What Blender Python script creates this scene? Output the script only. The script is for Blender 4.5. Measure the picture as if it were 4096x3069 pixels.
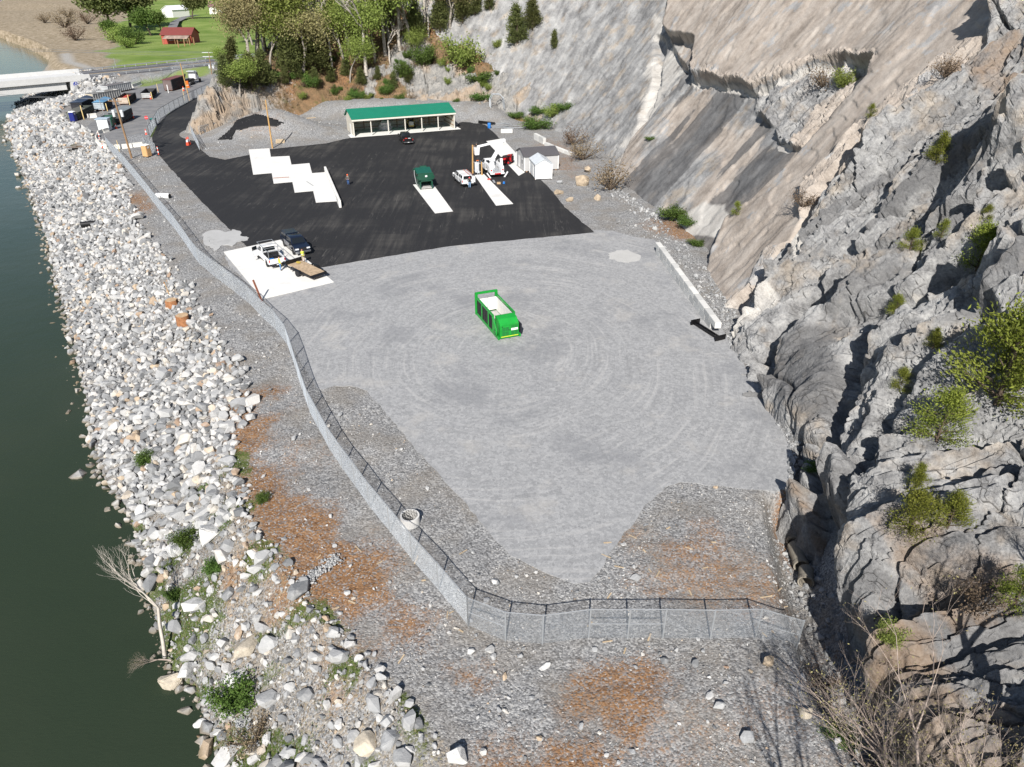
import bpy, bmesh, math, random
import numpy as np
from mathutils import Vector, Matrix, Euler
from mathutils.bvhtree import BVHTree

for o in list(bpy.data.objects): bpy.data.objects.remove(o)
SC = bpy.context.scene
COL = SC.collection
R = math.radians

# ------------------------------------------------------------------ camera, sky, sun, exposure
CAM_H, FPX, PITCH = 31.0, 2880.0, R(30)
cd = bpy.data.cameras.new('camera'); cam = bpy.data.objects.new('camera', cd); COL.objects.link(cam)
cam.location = (0, 0, CAM_H); cam.rotation_euler = (R(90) - PITCH, 0, 0)
cd.sensor_fit = 'HORIZONTAL'; cd.sensor_width = 36; cd.lens = 36 * FPX / 4096
cd.clip_start = 0.5; cd.clip_end = 6000
SC.camera = cam
SUN_EL, SUN_AZ = R(38), R(187)            # azimuth clockwise from +Y: behind the viewer, a little to the left
wd = bpy.data.worlds.new('World'); SC.world = wd; wd.use_nodes = True
nt = wd.node_tree; bg = nt.nodes['Background']
sky = nt.nodes.new('ShaderNodeTexSky'); sky.sky_type = 'NISHITA'; sky.sun_disc = False
sky.sun_elevation = SUN_EL; sky.sun_rotation = SUN_AZ; sky.altitude = 200; sky.air_density = 1.0; sky.dust_density = 0.6
nt.links.new(sky.outputs[0], bg.inputs[0]); bg.inputs[1].default_value = 0.066
sd = bpy.data.lights.new('sun', 'SUN'); sun = bpy.data.objects.new('sun', sd); COL.objects.link(sun)
sd.energy = 5.0; sd.angle = R(0.5); sd.color = (1.0, 0.955, 0.89)
sdir = Vector((math.sin(SUN_AZ) * math.cos(SUN_EL), math.cos(SUN_AZ) * math.cos(SUN_EL), math.sin(SUN_EL)))
sun.rotation_euler = sdir.to_track_quat('Z', 'Y').to_euler(); sun.location = sdir * 200
vs = SC.view_settings; vs.view_transform = 'Standard'; vs.look = 'None'; vs.exposure = 0.5; vs.gamma = 1.0; vs.use_curve_mapping = False
SC.render.engine = 'CYCLES'
SC.cycles.use_denoising = True; SC.cycles.denoiser = 'OPENIMAGEDENOISE'; SC.cycles.denoising_input_passes = 'RGB_ALBEDO_NORMAL'; SC.cycles.denoising_prefilter = 'FAST'
SC.cycles.max_bounces = 5; SC.cycles.diffuse_bounces = 2; SC.cycles.glossy_bounces = 2; SC.cycles.transparent_max_bounces = 24
SC.cycles.transmission_bounces = 2; SC.cycles.caustics_reflective = False; SC.cycles.caustics_refractive = False
SC.cycles.use_adaptive_sampling = False
SC.cycles.sample_clamp_indirect = 4

# ------------------------------------------------------------------ helpers
rnd = random.Random(7)
CT, ST = math.cos(PITCH), math.sin(PITCH)
def G(u, v, z=0.0):
    "point of the place at height z that the photograph shows at (u, v) of its 4096 x 3069"
    a = (u - 2048) / FPX; b = (1534.5 - v) / FPX
    dz = b * CT - ST; t = (z - CAM_H) / dz
    return Vector((a * t, (CT + b * ST) * t, z))
def GS(pts, z=0.0): return [tuple(G(u, v, z)[:2]) for u, v in pts]
def to_px(x, y, z):
    dep = CT * y - ST * (z - CAM_H); up = ST * y + CT * (z - CAM_H)
    return 2048 + FPX * x / dep, 1534.5 - FPX * up / dep

_T = np.random.RandomState(3).uniform(-1, 1, 8192)
def vnoise(x, y, z, s=0):
    xi = np.floor(x).astype(np.int64); yi = np.floor(y).astype(np.int64); zi = np.floor(z).astype(np.int64)
    fx = x - xi; fy = y - yi; fz = z - zi
    fx = fx * fx * (3 - 2 * fx); fy = fy * fy * (3 - 2 * fy); fz = fz * fz * (3 - 2 * fz)
    def h(i, j, k): return _T[((xi + i) * 73856093 ^ (yi + j) * 19349663 ^ (zi + k) * 83492791 ^ (s * 2654435)) & 8191]
    a = h(0,0,0) * (1 - fx) + h(1,0,0) * fx; b = h(0,1,0) * (1 - fx) + h(1,1,0) * fx
    c = h(0,0,1) * (1 - fx) + h(1,0,1) * fx; d = h(0,1,1) * (1 - fx) + h(1,1,1) * fx
    return (a * (1 - fy) + b * fy) * (1 - fz) + (c * (1 - fy) + d * fy) * fz
def fbm(x, y, z=None, o=4, s=0, g=0.5):
    if z is None: z = np.zeros_like(x)
    r = np.zeros_like(x); a = 1.0; f = 1.0
    for i in range(o):
        r += a * vnoise(x * f + i * 17.3, y * f - i * 9.1, z * f + i * 5.7, s + i); a *= g; f *= 2.03
    return r
def cells(x, y, s=0):
    "2-D cellular noise: distance to the nearest border-ish (F2-F1) and a random value per cell"
    xi = np.floor(x).astype(np.int64); yi = np.floor(y).astype(np.int64)
    f1 = np.full(x.shape, 9.0); f2 = np.full(x.shape, 9.0); cid = np.zeros(x.shape); gx = np.zeros(x.shape); gy = np.zeros(x.shape)
    for i in (-1, 0, 1):
        for j in (-1, 0, 1):
            k = ((xi + i) * 73856093 ^ (yi + j) * 19349663 ^ (s * 83492791)) & 8191
            px = xi + i + .5 + .48 * _T[k]; py = yi + j + .5 + .48 * _T[(k * 7 + 13) & 8191]
            d = np.hypot(px - x, py - y); v = _T[(k * 31 + 5) & 8191]
            n = d < f1
            f2 = np.where(n, f1, np.minimum(f2, d)); cid = np.where(n, v, cid)
            gx = np.where(n, x - px, gx); gy = np.where(n, y - py, gy); f1 = np.where(n, d, f1)
    return f2 - f1, cid, gx, gy
def sstep(a, b, x):
    t = np.clip((x - a) / (b - a), 0, 1); return t * t * (3 - 2 * t)
def inpoly(x, y, poly):
    r = np.zeros(x.shape, bool); n = len(poly)
    for i in range(n):
        x1, y1 = poly[i][:2]; x2, y2 = poly[(i + 1) % n][:2]
        if y1 == y2: continue
        c = ((y1 > y) != (y2 > y)) & (x < (x2 - x1) * (y - y1) / (y2 - y1) + x1)
        r ^= c
    return r
def pdist(x, y, line, closed=False):
    d = np.full(x.shape, 1e9); n = len(line)
    for i in range(n if closed else n - 1):
        ax, ay = line[i][:2]; bx, by = line[(i + 1) % n][:2]
        ex, ey = bx - ax, by - ay; L = ex * ex + ey * ey + 1e-9
        t = np.clip(((x - ax) * ex + (y - ay) * ey) / L, 0, 1)
        d = np.minimum(d, np.hypot(x - ax - t * ex, y - ay - t * ey))
    return d
def sdpoly(x, y, poly):
    "signed distance: positive inside"
    d = pdist(x, y, poly, True); return np.where(inpoly(x, y, poly), d, -d)

def sdbox(x, y, poly, m=12.0):
    "signed distance near the polygon, -m or less elsewhere"
    A = np.array([p[:2] for p in poly]); x0, y0 = A.min(0) - m; x1, y1 = A.max(0) + m
    k = (x > x0) & (x < x1) & (y > y0) & (y < y1); r = np.full(x.shape, -float(m))
    if k.any(): r[k] = np.maximum(sdpoly(x[k], y[k], poly), -m)
    return r

def put(o, parent=None, label=None, cat=None, group=None, kind=None):
    if o.name not in COL.objects: COL.objects.link(o)
    if parent is not None: o.parent = parent
    if label: o['label'] = label
    if cat: o['category'] = cat
    if group: o['group'] = group
    if kind: o['kind'] = kind
    return o
def np_mesh(name, V, F, mat=None, smooth=False, attrs=None):
    "mesh from numpy arrays; F is (n,3) or (n,4)"
    me = bpy.data.meshes.new(name); V = np.asarray(V, np.float32); F = np.asarray(F, np.int32); k = F.shape[1]
    me.vertices.add(len(V)); me.vertices.foreach_set('co', V.ravel())
    me.loops.add(F.size); me.loops.foreach_set('vertex_index', F.ravel())
    me.polygons.add(len(F)); me.polygons.foreach_set('loop_start', np.arange(0, F.size, k, dtype=np.int32))
    me.polygons.foreach_set('loop_total', np.full(len(F), k, np.int32))
    me.polygons.foreach_set('use_smooth', np.broadcast_to(np.asarray(smooth, bool), (len(F),)).copy())
    me.update(calc_edges=True)
    for an, (dom, dat) in (attrs or {}).items():
        if dat.ndim == 2 and an.startswith('v_'):
            at = me.attributes.new(an, 'FLOAT_VECTOR', dom); at.data.foreach_set('vector', dat.astype(np.float32).ravel())
        elif dat.ndim == 2:
            at = me.attributes.new(an, 'FLOAT_COLOR', dom); c = np.ones((len(dat), 4), np.float32); c[:, :3] = dat
            at.data.foreach_set('color', c.ravel())
        else:
            at = me.attributes.new(an, 'FLOAT', dom); at.data.foreach_set('value', dat.astype(np.float32))
    if mat: me.materials.append(mat)
    return me
class MB:
    "collects simple solids in one mesh"
    def __init__(s): s.v = []; s.f = []
    def add(s, vs, fs):
        n = len(s.v); s.v += [tuple(q) for q in vs]; s.f += [tuple(i + n for i in q) for q in fs]; return s
    def box(s, c, d, rz=0, ry=0, rx=0):
        M = Matrix.Translation(c) @ Euler((rx, ry, rz)).to_matrix().to_4x4()
        x, y, z = d[0] / 2, d[1] / 2, d[2] / 2
        vs = [M @ Vector(q) for q in ((-x,-y,-z),(x,-y,-z),(x,y,-z),(-x,y,-z),(-x,-y,z),(x,-y,z),(x,y,z),(-x,y,z))]
        return s.add(vs, ((3,2,1,0),(4,5,6,7),(0,1,5,4),(1,2,6,5),(2,3,7,6),(3,0,4,7)))
    def span(s, a, b):
        "box from corner a to corner b"
        return s.box([(a[i] + b[i]) / 2 for i in range(3)], [abs(b[i] - a[i]) for i in range(3)])
    def tube(s, p, q, r1, r2=None, n=8, caps=True):
        r2 = r1 if r2 is None else r2; p = Vector(p); q = Vector(q); d = (q - p)
        if d.length < 1e-6: return s
        m = d.to_track_quat('Z', 'Y').to_matrix(); vs = []
        for (c, r) in ((p, r1), (q, r2)):
            for i in range(n):
                a = 2 * math.pi * i / n; vs.append(c + m @ Vector((r * math.cos(a), r * math.sin(a), 0)))
        fs = [(i, (i + 1) % n, n + (i + 1) % n, n + i) for i in range(n)]
        if caps: fs += [tuple(range(n - 1, -1, -1)), tuple(range(n, 2 * n))]
        return s.add(vs, fs)
    def path(s, pts, r, n=6):
        for a, b in zip(pts[:-1], pts[1:]): s.tube(a, b, r, r, n)
        return s
    def bar(s, p, q, w, h):
        "rectangular bar of width w (level) and height h"
        p = Vector(p); q = Vector(q); d = (q - p); L = d.length; d /= L
        sx = d.cross(Vector((0, 0, 1)))
        if sx.length < 1e-4: sx = Vector((1, 0, 0))
        sx.normalize(); up = sx.cross(d); vs = []
        for c in (p, q):
            for i, j in ((-1,-1),(1,-1),(1,1),(-1,1)): vs.append(c + sx * (i * w / 2) + up * (j * h / 2))
        return s.add(vs, ((0,1,2,3),(7,6,5,4),(0,4,5,1),(1,5,6,2),(2,6,7,3),(3,7,4,0)))
    def prism(s, poly, z0, z1, M=None):
        "polygon (x, y) from z0 to z1, through matrix M"
        n = len(poly); M = M or Matrix()
        vs = [M @ Vector((x, y, z0)) for x, y in poly] + [M @ Vector((x, y, z1)) for x, y in poly]
        return s.add(vs, [tuple(range(n - 1, -1, -1)), tuple(range(n, 2 * n))] + [(i, (i + 1) % n, n + (i + 1) % n, n + i) for i in range(n)])
    def side(s, prof, y0, y1):
        "profile in x-z drawn along y"
        n = len(prof); vs = [(x, y0, z) for x, z in prof] + [(x, y1, z) for x, z in prof]
        return s.add(vs, [tuple(range(n)), tuple(range(2 * n - 1, n - 1, -1))] + [(i, n + i, n + (i + 1) % n, (i + 1) % n) for i in range(n)])
    def lathe(s, prof, c=(0,0,0), n=16, axis='Z'):
        vs = []; k = len(prof)
        for i in range(n):
            a = 2 * math.pi * i / n
            for r, h in prof:
                p = (r * math.cos(a), r * math.sin(a), h) if axis == 'Z' else (r * math.cos(a), h, r * math.sin(a))
                vs.append((p[0] + c[0], p[1] + c[1], p[2] + c[2]))
        fs = [(i * k + j, ((i + 1) % n) * k + j, ((i + 1) % n) * k + j + 1, i * k + j + 1) for i in range(n) for j in range(k - 1)]
        if prof[0][0] > 1e-4: fs.append(tuple(i * k for i in range(n - 1, -1, -1)))
        if prof[-1][0] > 1e-4: fs.append(tuple(i * k + k - 1 for i in range(n)))
        return s.add(vs, fs)
    def loft(s, rings, close=True):
        k = len(rings[0]); vs = [p for r in rings for p in r]
        fs = [(i * k + j, i * k + (j + 1) % k, (i + 1) * k + (j + 1) % k, (i + 1) * k + j) for i in range(len(rings) - 1) for j in range(k)]
        if close: fs += [tuple(range(k - 1, -1, -1)), tuple((len(rings) - 1) * k + j for j in range(k))]
        return s.add(vs, fs)
    def mesh(s, name, mat, bevel=0, smooth=False):
        me = bpy.data.meshes.new(name); me.from_pydata(s.v, [], s.f)
        bm = bmesh.new(); bm.from_mesh(me)
        if bevel:
            bmesh.ops.remove_doubles(bm, verts=bm.verts, dist=1e-4)
            es = [e for e in bm.edges if len(e.link_faces) == 2 and e.calc_face_angle(0) > 0.45]
            bmesh.ops.bevel(bm, geom=es, offset=bevel, segments=2, affect='EDGES', clamp_overlap=True)
        bmesh.ops.recalc_face_normals(bm, faces=bm.faces)
        for f in bm.faces: f.smooth = smooth
        bm.to_mesh(me); bm.free()
        if smooth:
            try: me.set_sharp_from_angle(angle=R(35))
            except Exception: pass
        me.materials.append(mat); return me
    def build(s, name, mat, parent=None, bevel=0, smooth=False, **kw):
        return put(bpy.data.objects.new(name, s.mesh(name, mat, bevel, smooth)), parent, **kw)
def thing(name, loc, rz=0, label=None, cat=None, group=None):
    o = bpy.data.objects.new(name, None); o.empty_display_size = .2
    o.location = loc; o.rotation_euler = (0, 0, rz)
    return put(o, None, label, cat, group)
def kids(o): return [c for c in o.children]
def clone(o, loc=None, rz=None, label=None, group=None, parent=None, scale=None):
    c = o.copy(); COL.objects.link(c); c.parent = parent
    if loc is not None: c.location = loc
    if rz is not None: c.rotation_euler = (c.rotation_euler[0], c.rotation_euler[1], rz)
    if scale is not None: c.scale = scale if hasattr(scale, '__len__') else (scale,) * 3
    if label: c['label'] = label
    if group: c['group'] = group
    for ch in kids(o): clone(ch, parent=c)
    return c

# ------------------------------------------------------------------ materials
class NT:
    def __init__(s, name):
        s.m = bpy.data.materials.new(name); s.m.use_nodes = True; s.t = s.m.node_tree; s.n = s.t.nodes
        s.p = s.n['Principled BSDF']; s.tc = None
    def new(s, t, **k):
        n = s.n.new(t)
        for a, b in k.items(): setattr(n, a, b)
        return n
    def link(s, a, b): s.t.links.new(a, b)
    def val(s, sock, v):
        if hasattr(v, 'is_output'): s.link(v, sock)
        elif v is not None: sock.default_value = v
    def coord(s, scale=1, rot=(0, 0, 0), kind='Object'):
        g = s.new('ShaderNodeNewGeometry') if kind == 'World' else s.new('ShaderNodeTexCoord')
        mp = s.new('ShaderNodeMapping'); s.link(g.outputs['Position' if kind == 'World' else kind], mp.inputs[0])
        mp.inputs['Rotation'].default_value = rot; mp.inputs['Scale'].default_value = scale if hasattr(scale, '__len__') else (scale,) * 3
        return mp.outputs[0]
    def noise(s, vec, scale=5, detail=4, rough=.55, dist=0):
        n = s.new('ShaderNodeTexNoise'); s.val(n.inputs['Vector'], vec); n.inputs['Scale'].default_value = scale
        n.inputs['Detail'].default_value = detail; n.inputs['Roughness'].default_value = rough; n.inputs['Distortion'].default_value = dist
        return n.outputs['Fac']
    def voro(s, vec, scale=5, feature='F1', out='Distance', rand=1):
        n = s.new('ShaderNodeTexVoronoi', feature=feature); s.val(n.inputs['Vector'], vec); n.inputs['Scale'].default_value = scale
        n.inputs['Randomness'].default_value = rand
        return n.outputs[out]
    def warp(s, vec, scale, amt):
        n = s.new('ShaderNodeTexNoise'); s.link(vec, n.inputs['Vector']); n.inputs['Scale'].default_value = scale; n.inputs['Detail'].default_value = 3
        a = s.new('ShaderNodeVectorMath', operation='MULTIPLY_ADD'); s.link(n.outputs['Color'], a.inputs[0]); a.inputs[1].default_value = (amt,) * 3; s.link(vec, a.inputs[2]); return a.outputs[0]
    def ramp(s, fac, stops, interp='LINEAR'):
        n = s.new('ShaderNodeValToRGB'); n.color_ramp.interpolation = interp; s.val(n.inputs[0], fac); e = n.color_ramp.elements
        while len(e) < len(stops): e.new(1)
        for q, (p, c) in zip(e, stops): q.position = p; q.color = tuple(c) + (1,) if hasattr(c, '__len__') else (c, c, c, 1)
        return n.outputs[0]
    def mix(s, fac, a, b, mode='MIX'):
        n = s.new('ShaderNodeMix', data_type='RGBA', blend_type=mode); s.val(n.inputs[0], fac)
        for i, q in ((6, a), (7, b)):
            if hasattr(q, '__len__') and not hasattr(q, 'is_output'): q = tuple(q) + (1,) if len(q) == 3 else q
            s.val(n.inputs[i], q)
        return n.outputs[2]
    def math(s, op, a, b=None, c=None, clamp=False):
        n = s.new('ShaderNodeMath', operation=op, use_clamp=clamp)
        for i, q in enumerate((a, b, c)): s.val(n.inputs[i], q)
        return n.outputs[0]
    def mapr(s, x, a, b, c=0, d=1, smooth=True):
        n = s.new('ShaderNodeMapRange'); n.interpolation_type = 'SMOOTHSTEP' if smooth else 'LINEAR'
        for i, q in enumerate((x, a, b, c, d)): s.val(n.inputs[i], q)
        return n.outputs[0]
    def attr(s, name, out='Fac'):
        n = s.new('ShaderNodeAttribute'); n.attribute_name = name; return n.outputs[out]
    def bump(s, h, strength=.5, dist=.05, prev=None):
        n = s.new('ShaderNodeBump'); s.val(n.inputs['Strength'], strength); n.inputs['Distance'].default_value = dist
        s.link(h, n.inputs['Height'])
        if prev is not None: s.link(prev, n.inputs['Normal'])
        return n.outputs[0]
    def done(s, col, rough=.85, metal=0, nrm=None, spec=.3, **kw):
        if hasattr(col, '__len__') and not hasattr(col, 'is_output'): col = tuple(col) + (1,)
        s.val(s.p.inputs['Base Color'], col); s.val(s.p.inputs['Roughness'], rough); s.val(s.p.inputs['Metallic'], metal)
        s.p.inputs['Specular IOR Level'].default_value = spec
        if nrm is not None: s.link(nrm, s.p.inputs['Normal'])
        for k, v in kw.items(): s.val(s.p.inputs[k.replace('_', ' ')], v)
        return s.m
_MC = {}
def M(name, col, rough=.6, metal=0, var=.15, scale=3, bump=0, spec=.4, dirt=0, coat=0):
    "plain painted / cast / sheet material with uneven tone and a little wear"
    if name in _MC: return _MC[name]
    t = NT(name); c = t.coord(1); n = t.noise(c, scale, 5)
    lo = tuple(q * (1 - var) for q in col); hi = tuple(min(1, q * (1 + var)) for q in col)
    cc = t.ramp(n, ((.3, lo), (.7, hi)))
    if dirt:
        d = t.mapr(t.noise(c, scale * .7, 7, .7), .52, .75); cc = t.mix(t.math('MULTIPLY', d, dirt), cc, (.17, .14, .11))
    nr = t.bump(t.noise(c, scale * 8, 3), bump, .02) if bump else None
    _MC[name] = t.done(cc, rough, metal, nr, spec, **({'Coat_Weight': coat, 'Coat_Roughness': .06} if coat else {}))
    return _MC[name]
# ------------------------------------------------------------------ terrain
WZ = -5.5
BT = [(9, 3), (3, 10), (-3.3, 19.3), (-6.8, 23.5), (-12, 29.2), (-17.5, 36), (-20.3, 43), (-23.5, 55.2), (-32, 68.5), (-51.8, 97.9), (-75, 140)] + \
     GS([(420, 575), (345, 520), (262, 478), (240, 440), (300, 402), (420, 352), (500, 325)]) + [(-133, 250), (-141, 262)] + \
     GS([(228, 252), (215, 205), (150, 168), (95, 146), (-20, 108)]) + [(-900, 1000), (-900, 3500), (3000, 3500), (3000, 3)]
WE = GS([(870, 3200), (870, 3040), (815, 2870), (777, 2755), (690, 2680), (650, 2580), (600, 2387), (545, 2150), (500, 2020), (420, 1930), (380, 1800), (350, 1620), (300, 1400),
         (262, 1250), (225, 1140), (190, 960), (110, 740), (70, 615), (40, 555), (30, 510), (46, 480), (79, 412), (106, 384), (111, 356), (176, 282), (204, 250), (190, 204),
         (139, 185), (97, 162), (0, 125), (-300, 60)], WZ)
WP = [(-6, 2)] + WE + [(-3000, 3000), (-3000, -60), (-6, -60)]
HILL = [(30, 160), (6, 174), (-3, 180), (-12, 186), (-28, 190), (-42, 189), (-52, 183), (-58, 174), (-62, 164), (-66, 158), (-71, 163), (-76, 180), (-80, 205), (-83, 235), (-78, 275), (-30, 330), (60, 420), (400, 480), (400, 160)]
DITCH = [(20.0, 44), (19.4, 39), (18.5, 35), (17.7, 31), (17.2, 27), (17.0, 23), (18.5, 17), (20, 10)]
ROADN = [(-128.8, 237.0), (-103, 267.7), (-70, 300), (-20, 330)]     # near edge of the highway
ROADF = [(-139.5, 251.0), (-112, 288), (-80, 315), (-30, 345)]
ROADP = ROADN + ROADF[::-1]
YARD = GS([(640, 620), (1400, 560), (1850, 515), (1960, 500), (2200, 720), (2420, 925), (2640, 970), (2870, 1290), (3060, 1600), (3165, 1800), (3150, 1955), (2700, 1930), (2400, 2280), (2330, 2335), (2050, 2220), (1850, 2000), (1640, 1770), (1430, 1545), (1270, 1550), (1080, 1230), (880, 1000)])
ASPH = [(848, 368), (770, 395), (690, 440), (630, 500), (608, 550), (615, 590), (660, 650), (800, 800), (985, 985), (1010, 1000), (1280, 1072), (1800, 985), (2380, 930), (2330, 890), (2260, 830), (2190, 745), (2130, 690), (2080, 640), (2010, 570),
        (1980, 535), (1940, 500), (1890, 478), (1835, 492), (1822, 516), (1415, 549), (1300, 575), (1060, 600), (990, 622), (900, 640), (840, 628), (795, 592), (770, 550), (775, 510), (800, 478), (830, 448), (855, 425), (870, 400)]
FACIL = [(345, 505), (395, 470), (425, 440), (392, 415), (430, 378), (560, 352), (850, 292), (848, 366), (760, 402), (680, 450), (620, 510), (598, 548), (600, 592), (560, 602), (440, 592), (395, 560)]
SHEDP = GS([(1380, 560), (1850, 520), (1842, 470), (1372, 500)])
PAVED = [YARD, GS(ASPH), GS(FACIL), SHEDP]
def HG(x, y):
    x = np.asarray(x, float); y = np.asarray(y, float)
    dt = sdpoly(x, y, BT); dw = sdpoly(x, y, WP)
    z = np.where(dt > 0, 0.0, np.where(dw > 0, WZ - np.minimum(dw * .3, 4), WZ * (-dt) / (-dt - dw + 1e-6)))
    # far country rolls gently, the near yard stays level
    far = sstep(230, 420, y) * sstep(0, 40, dt); i = far > 0
    if i.any(): z[i] += far[i] * (fbm(x[i] / 90, y[i] / 90, o=3, s=4) * 2.2 + 1.0)
    z += sstep(200, 300, y) * sstep(20, -20, x + 190) * np.clip(dt, 0, 1) * -1.5
    # embankment of the highway
    dr = sdbox(x, y, ROADP); z = np.where(dr > -9, z + (1.98 - z) * sstep(-8, -.5, dr), z) * np.where(dt > -4, 1, 1)
    # open spoil heap, talus behind the shed, ditch along the cliff
    z += 4.6 * np.exp(-((x + 52) / 9.5) ** 2 - ((y - 164) / 6.5) ** 2)
    dh = sdbox(x, y, HILL); z += sstep(-9, 0, dh) * sstep(-52, -46, x) * sstep(2, -6, x) * 2.4
    kd = (y < 50) & (x > 10) & (x < 30)
    if kd.any(): z[kd] -= 3.0 * sstep(2.6, .5, pdist(x[kd], y[kd], DITCH)) * sstep(48, 42, y[kd]) * sstep(-.1, -1.3, sdpoly(x[kd], y[kd], YARD))
    # rough, unsealed ground
    yd = np.maximum.reduce([sdbox(x, y, P) for P in PAVED])
    rough = sstep(.3, -2.5, yd) * sstep(-2, 1, dt)
    near = sstep(150, 60, y)
    i = (rough > 0) & (y < 320)
    if i.any(): z[i] += rough[i] * (fbm(x[i] / 3.2, y[i] / 3.2, o=4, s=11) * .13 * near[i] + fbm(x[i] / 9, y[i] / 9, o=2, s=15) * .12)
    z -= .02 * (1 - rough)
    return z
def wob(x, y, poly, soft=1.2, k=1.0, sc=2.5, s=30):
    "soft membership of a patch whose edge wanders"
    d = sdbox(x, y, poly, 10 * soft); i = d > -8 * soft; r = np.zeros(x.shape)
    if i.any(): r[i] = sstep(-soft, soft, d[i] + .2 * soft + k * fbm(x[i] / sc, y[i] / sc, o=4, s=s))
    return r
ORANGE = [(GS([(930, 1600), (1010, 1560), (1050, 1760), (1140, 1900), (1230, 2060), (1370, 2170), (1560, 2330), (1620, 2430), (1400, 2450), (1250, 2420), (1080, 2330), (930, 2200), (890, 1900)]), 1.0, 1.2),
          (GS([(2300, 2690), (2440, 2650), (2600, 2710), (2610, 2850), (2530, 2960), (2430, 2900), (2390, 2800), (2290, 2830)]), .85, .5),
          (GS([(2590, 2110), (2760, 2090), (2960, 2160), (3120, 2200), (3220, 2420), (3100, 2500), (2800, 2400), (2650, 2300), (2540, 2220)]), .62, 1.2),
          (GS([(2720, 2800), (2900, 2760), (3080, 2640), (3240, 2700), (3300, 3069), (2640, 3120), (2560, 2990)]), .42, 1.6),
          (GS([(1720, 3000), (1880, 2970), (2150, 3040), (2400, 3000), (2500, 3120), (1700, 3150)]), .9, .6),
          (GS([(1780, 2670), (1900, 2650), (1930, 2730), (1820, 2740)]), .9, .5), (GS([(1270, 2640), (1360, 2640), (1400, 2760), (1300, 2820)]), .7, .8),
          (GS([(505, 790), (560, 770), (620, 830), (540, 850)]), .9, 1.0), (GS([(780, 1330), (900, 1400), (960, 1500), (860, 1400)]), .3, 1.0),
          (GS([(3120, 1950), (3200, 2000), (3250, 2150), (3160, 2150)]), 1.0, .4),
          (GS([(2560, 900), (2700, 880), (2800, 900), (2790, 960), (2680, 950)]), .9, .8), (GS([(2150, 560), (2250, 560), (2330, 640), (2300, 720), (2200, 650)]), .6, 1.5),
          (GS([(960, 530), (1080, 500), (1100, 560), (1000, 570)]), .45, 2.0)]
def zones(x, y):
    n = len(x); o = np.zeros(n); g = np.zeros(n); b = np.zeros(n); c = np.zeros(n)
    for P, w, soft in ORANGE: o = np.maximum(o, w * .9 * wob(x, y, P, soft * 3.0, soft * 2.0))
    dt = sdpoly(x, y, BT); dw = sdpoly(x, y, WP)
    # grass: the near river bank, verges and the far meadows
    bank = (dt < 1) & (y < 44)
    g = np.maximum(g, np.where(bank, sstep(-.1, .5, fbm(x / 2.2, y / 2.2, o=4, s=40) + .05 + .45 * sstep(-4, -.5, dw)) * .68, 0))
    mead = sstep(-3, 6, sdpoly(x, y, [(-145, 268)] + ROADF + [(900, 500), (1500, 3000), (-700, 3000), (-420, 900), (-250, 520), (-205, 400)]) + 8 * fbm(x / 25, y / 25, o=3, s=41))
    g = np.maximum(g, mead)
    verge = sstep(-2, 2, sdbox(x, y, GS([(520, 335), (640, 318), (845, 285), (850, 300), (620, 345), (560, 352)])) + fbm(x / 4, y / 4, s=43))
    g = np.maximum(g, verge * .75)
    vg = sstep(3.0, .5, pdist(x, y, GS([(848, 370), (760, 405), (680, 455), (625, 520), (590, 545)]))) * .8; g = np.maximum(g, vg)
    # dry brown flats by the river upstream
    flats = ((dt > -30) & (y > 245)).astype(float) * (1 - mead) * sstep(-2, 6, dt + 6) * sstep(-120, -135, x)
    b = np.maximum(b, flats)
    b = np.maximum(b, np.where(bank, .36, 0)); b = np.maximum(b, np.where(dw > .2, .9, 0))
    b = np.maximum(b, .9 * sstep(0, 2, pdist(x, y, [(-230, 330), (-180, 330), (-170, 300), (-150, 270)]) * -1 + 7))
    c = np.where((dt > -8) & (dt < 40) & (y > 230) & (y < 340) & (x < -120), sstep(6, -2, np.abs(dt - 4)), 0)     # pale shingle
    return o, g, b, c
def ground_grid():
    ys = [2.0]
    while ys[-1] < 3400: ys.append(ys[-1] + max(.2, .0092 * (ys[-1] + 8)))
    ys = np.array(ys); cs = np.linspace(-1, 1, 480)
    W = .86 * ys + 26
    X = cs[None, :] * W[:, None]; Y = np.repeat(ys[:, None], len(cs), 1)
    return X, Y
X, Y = ground_grid(); nr, nc = X.shape
Z = HG(X.ravel(), Y.ravel())
zo, zg, zb, zc = zones(X.ravel(), Y.ravel())
Fi = (np.arange(nr - 1)[:, None] * nc + np.arange(nc - 1)[None, :]).ravel()
GF = np.stack([Fi, Fi + 1, Fi + nc + 1, Fi + nc], 1)
GV = np.stack([X.ravel(), Y.ravel(), Z], 1)

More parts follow.
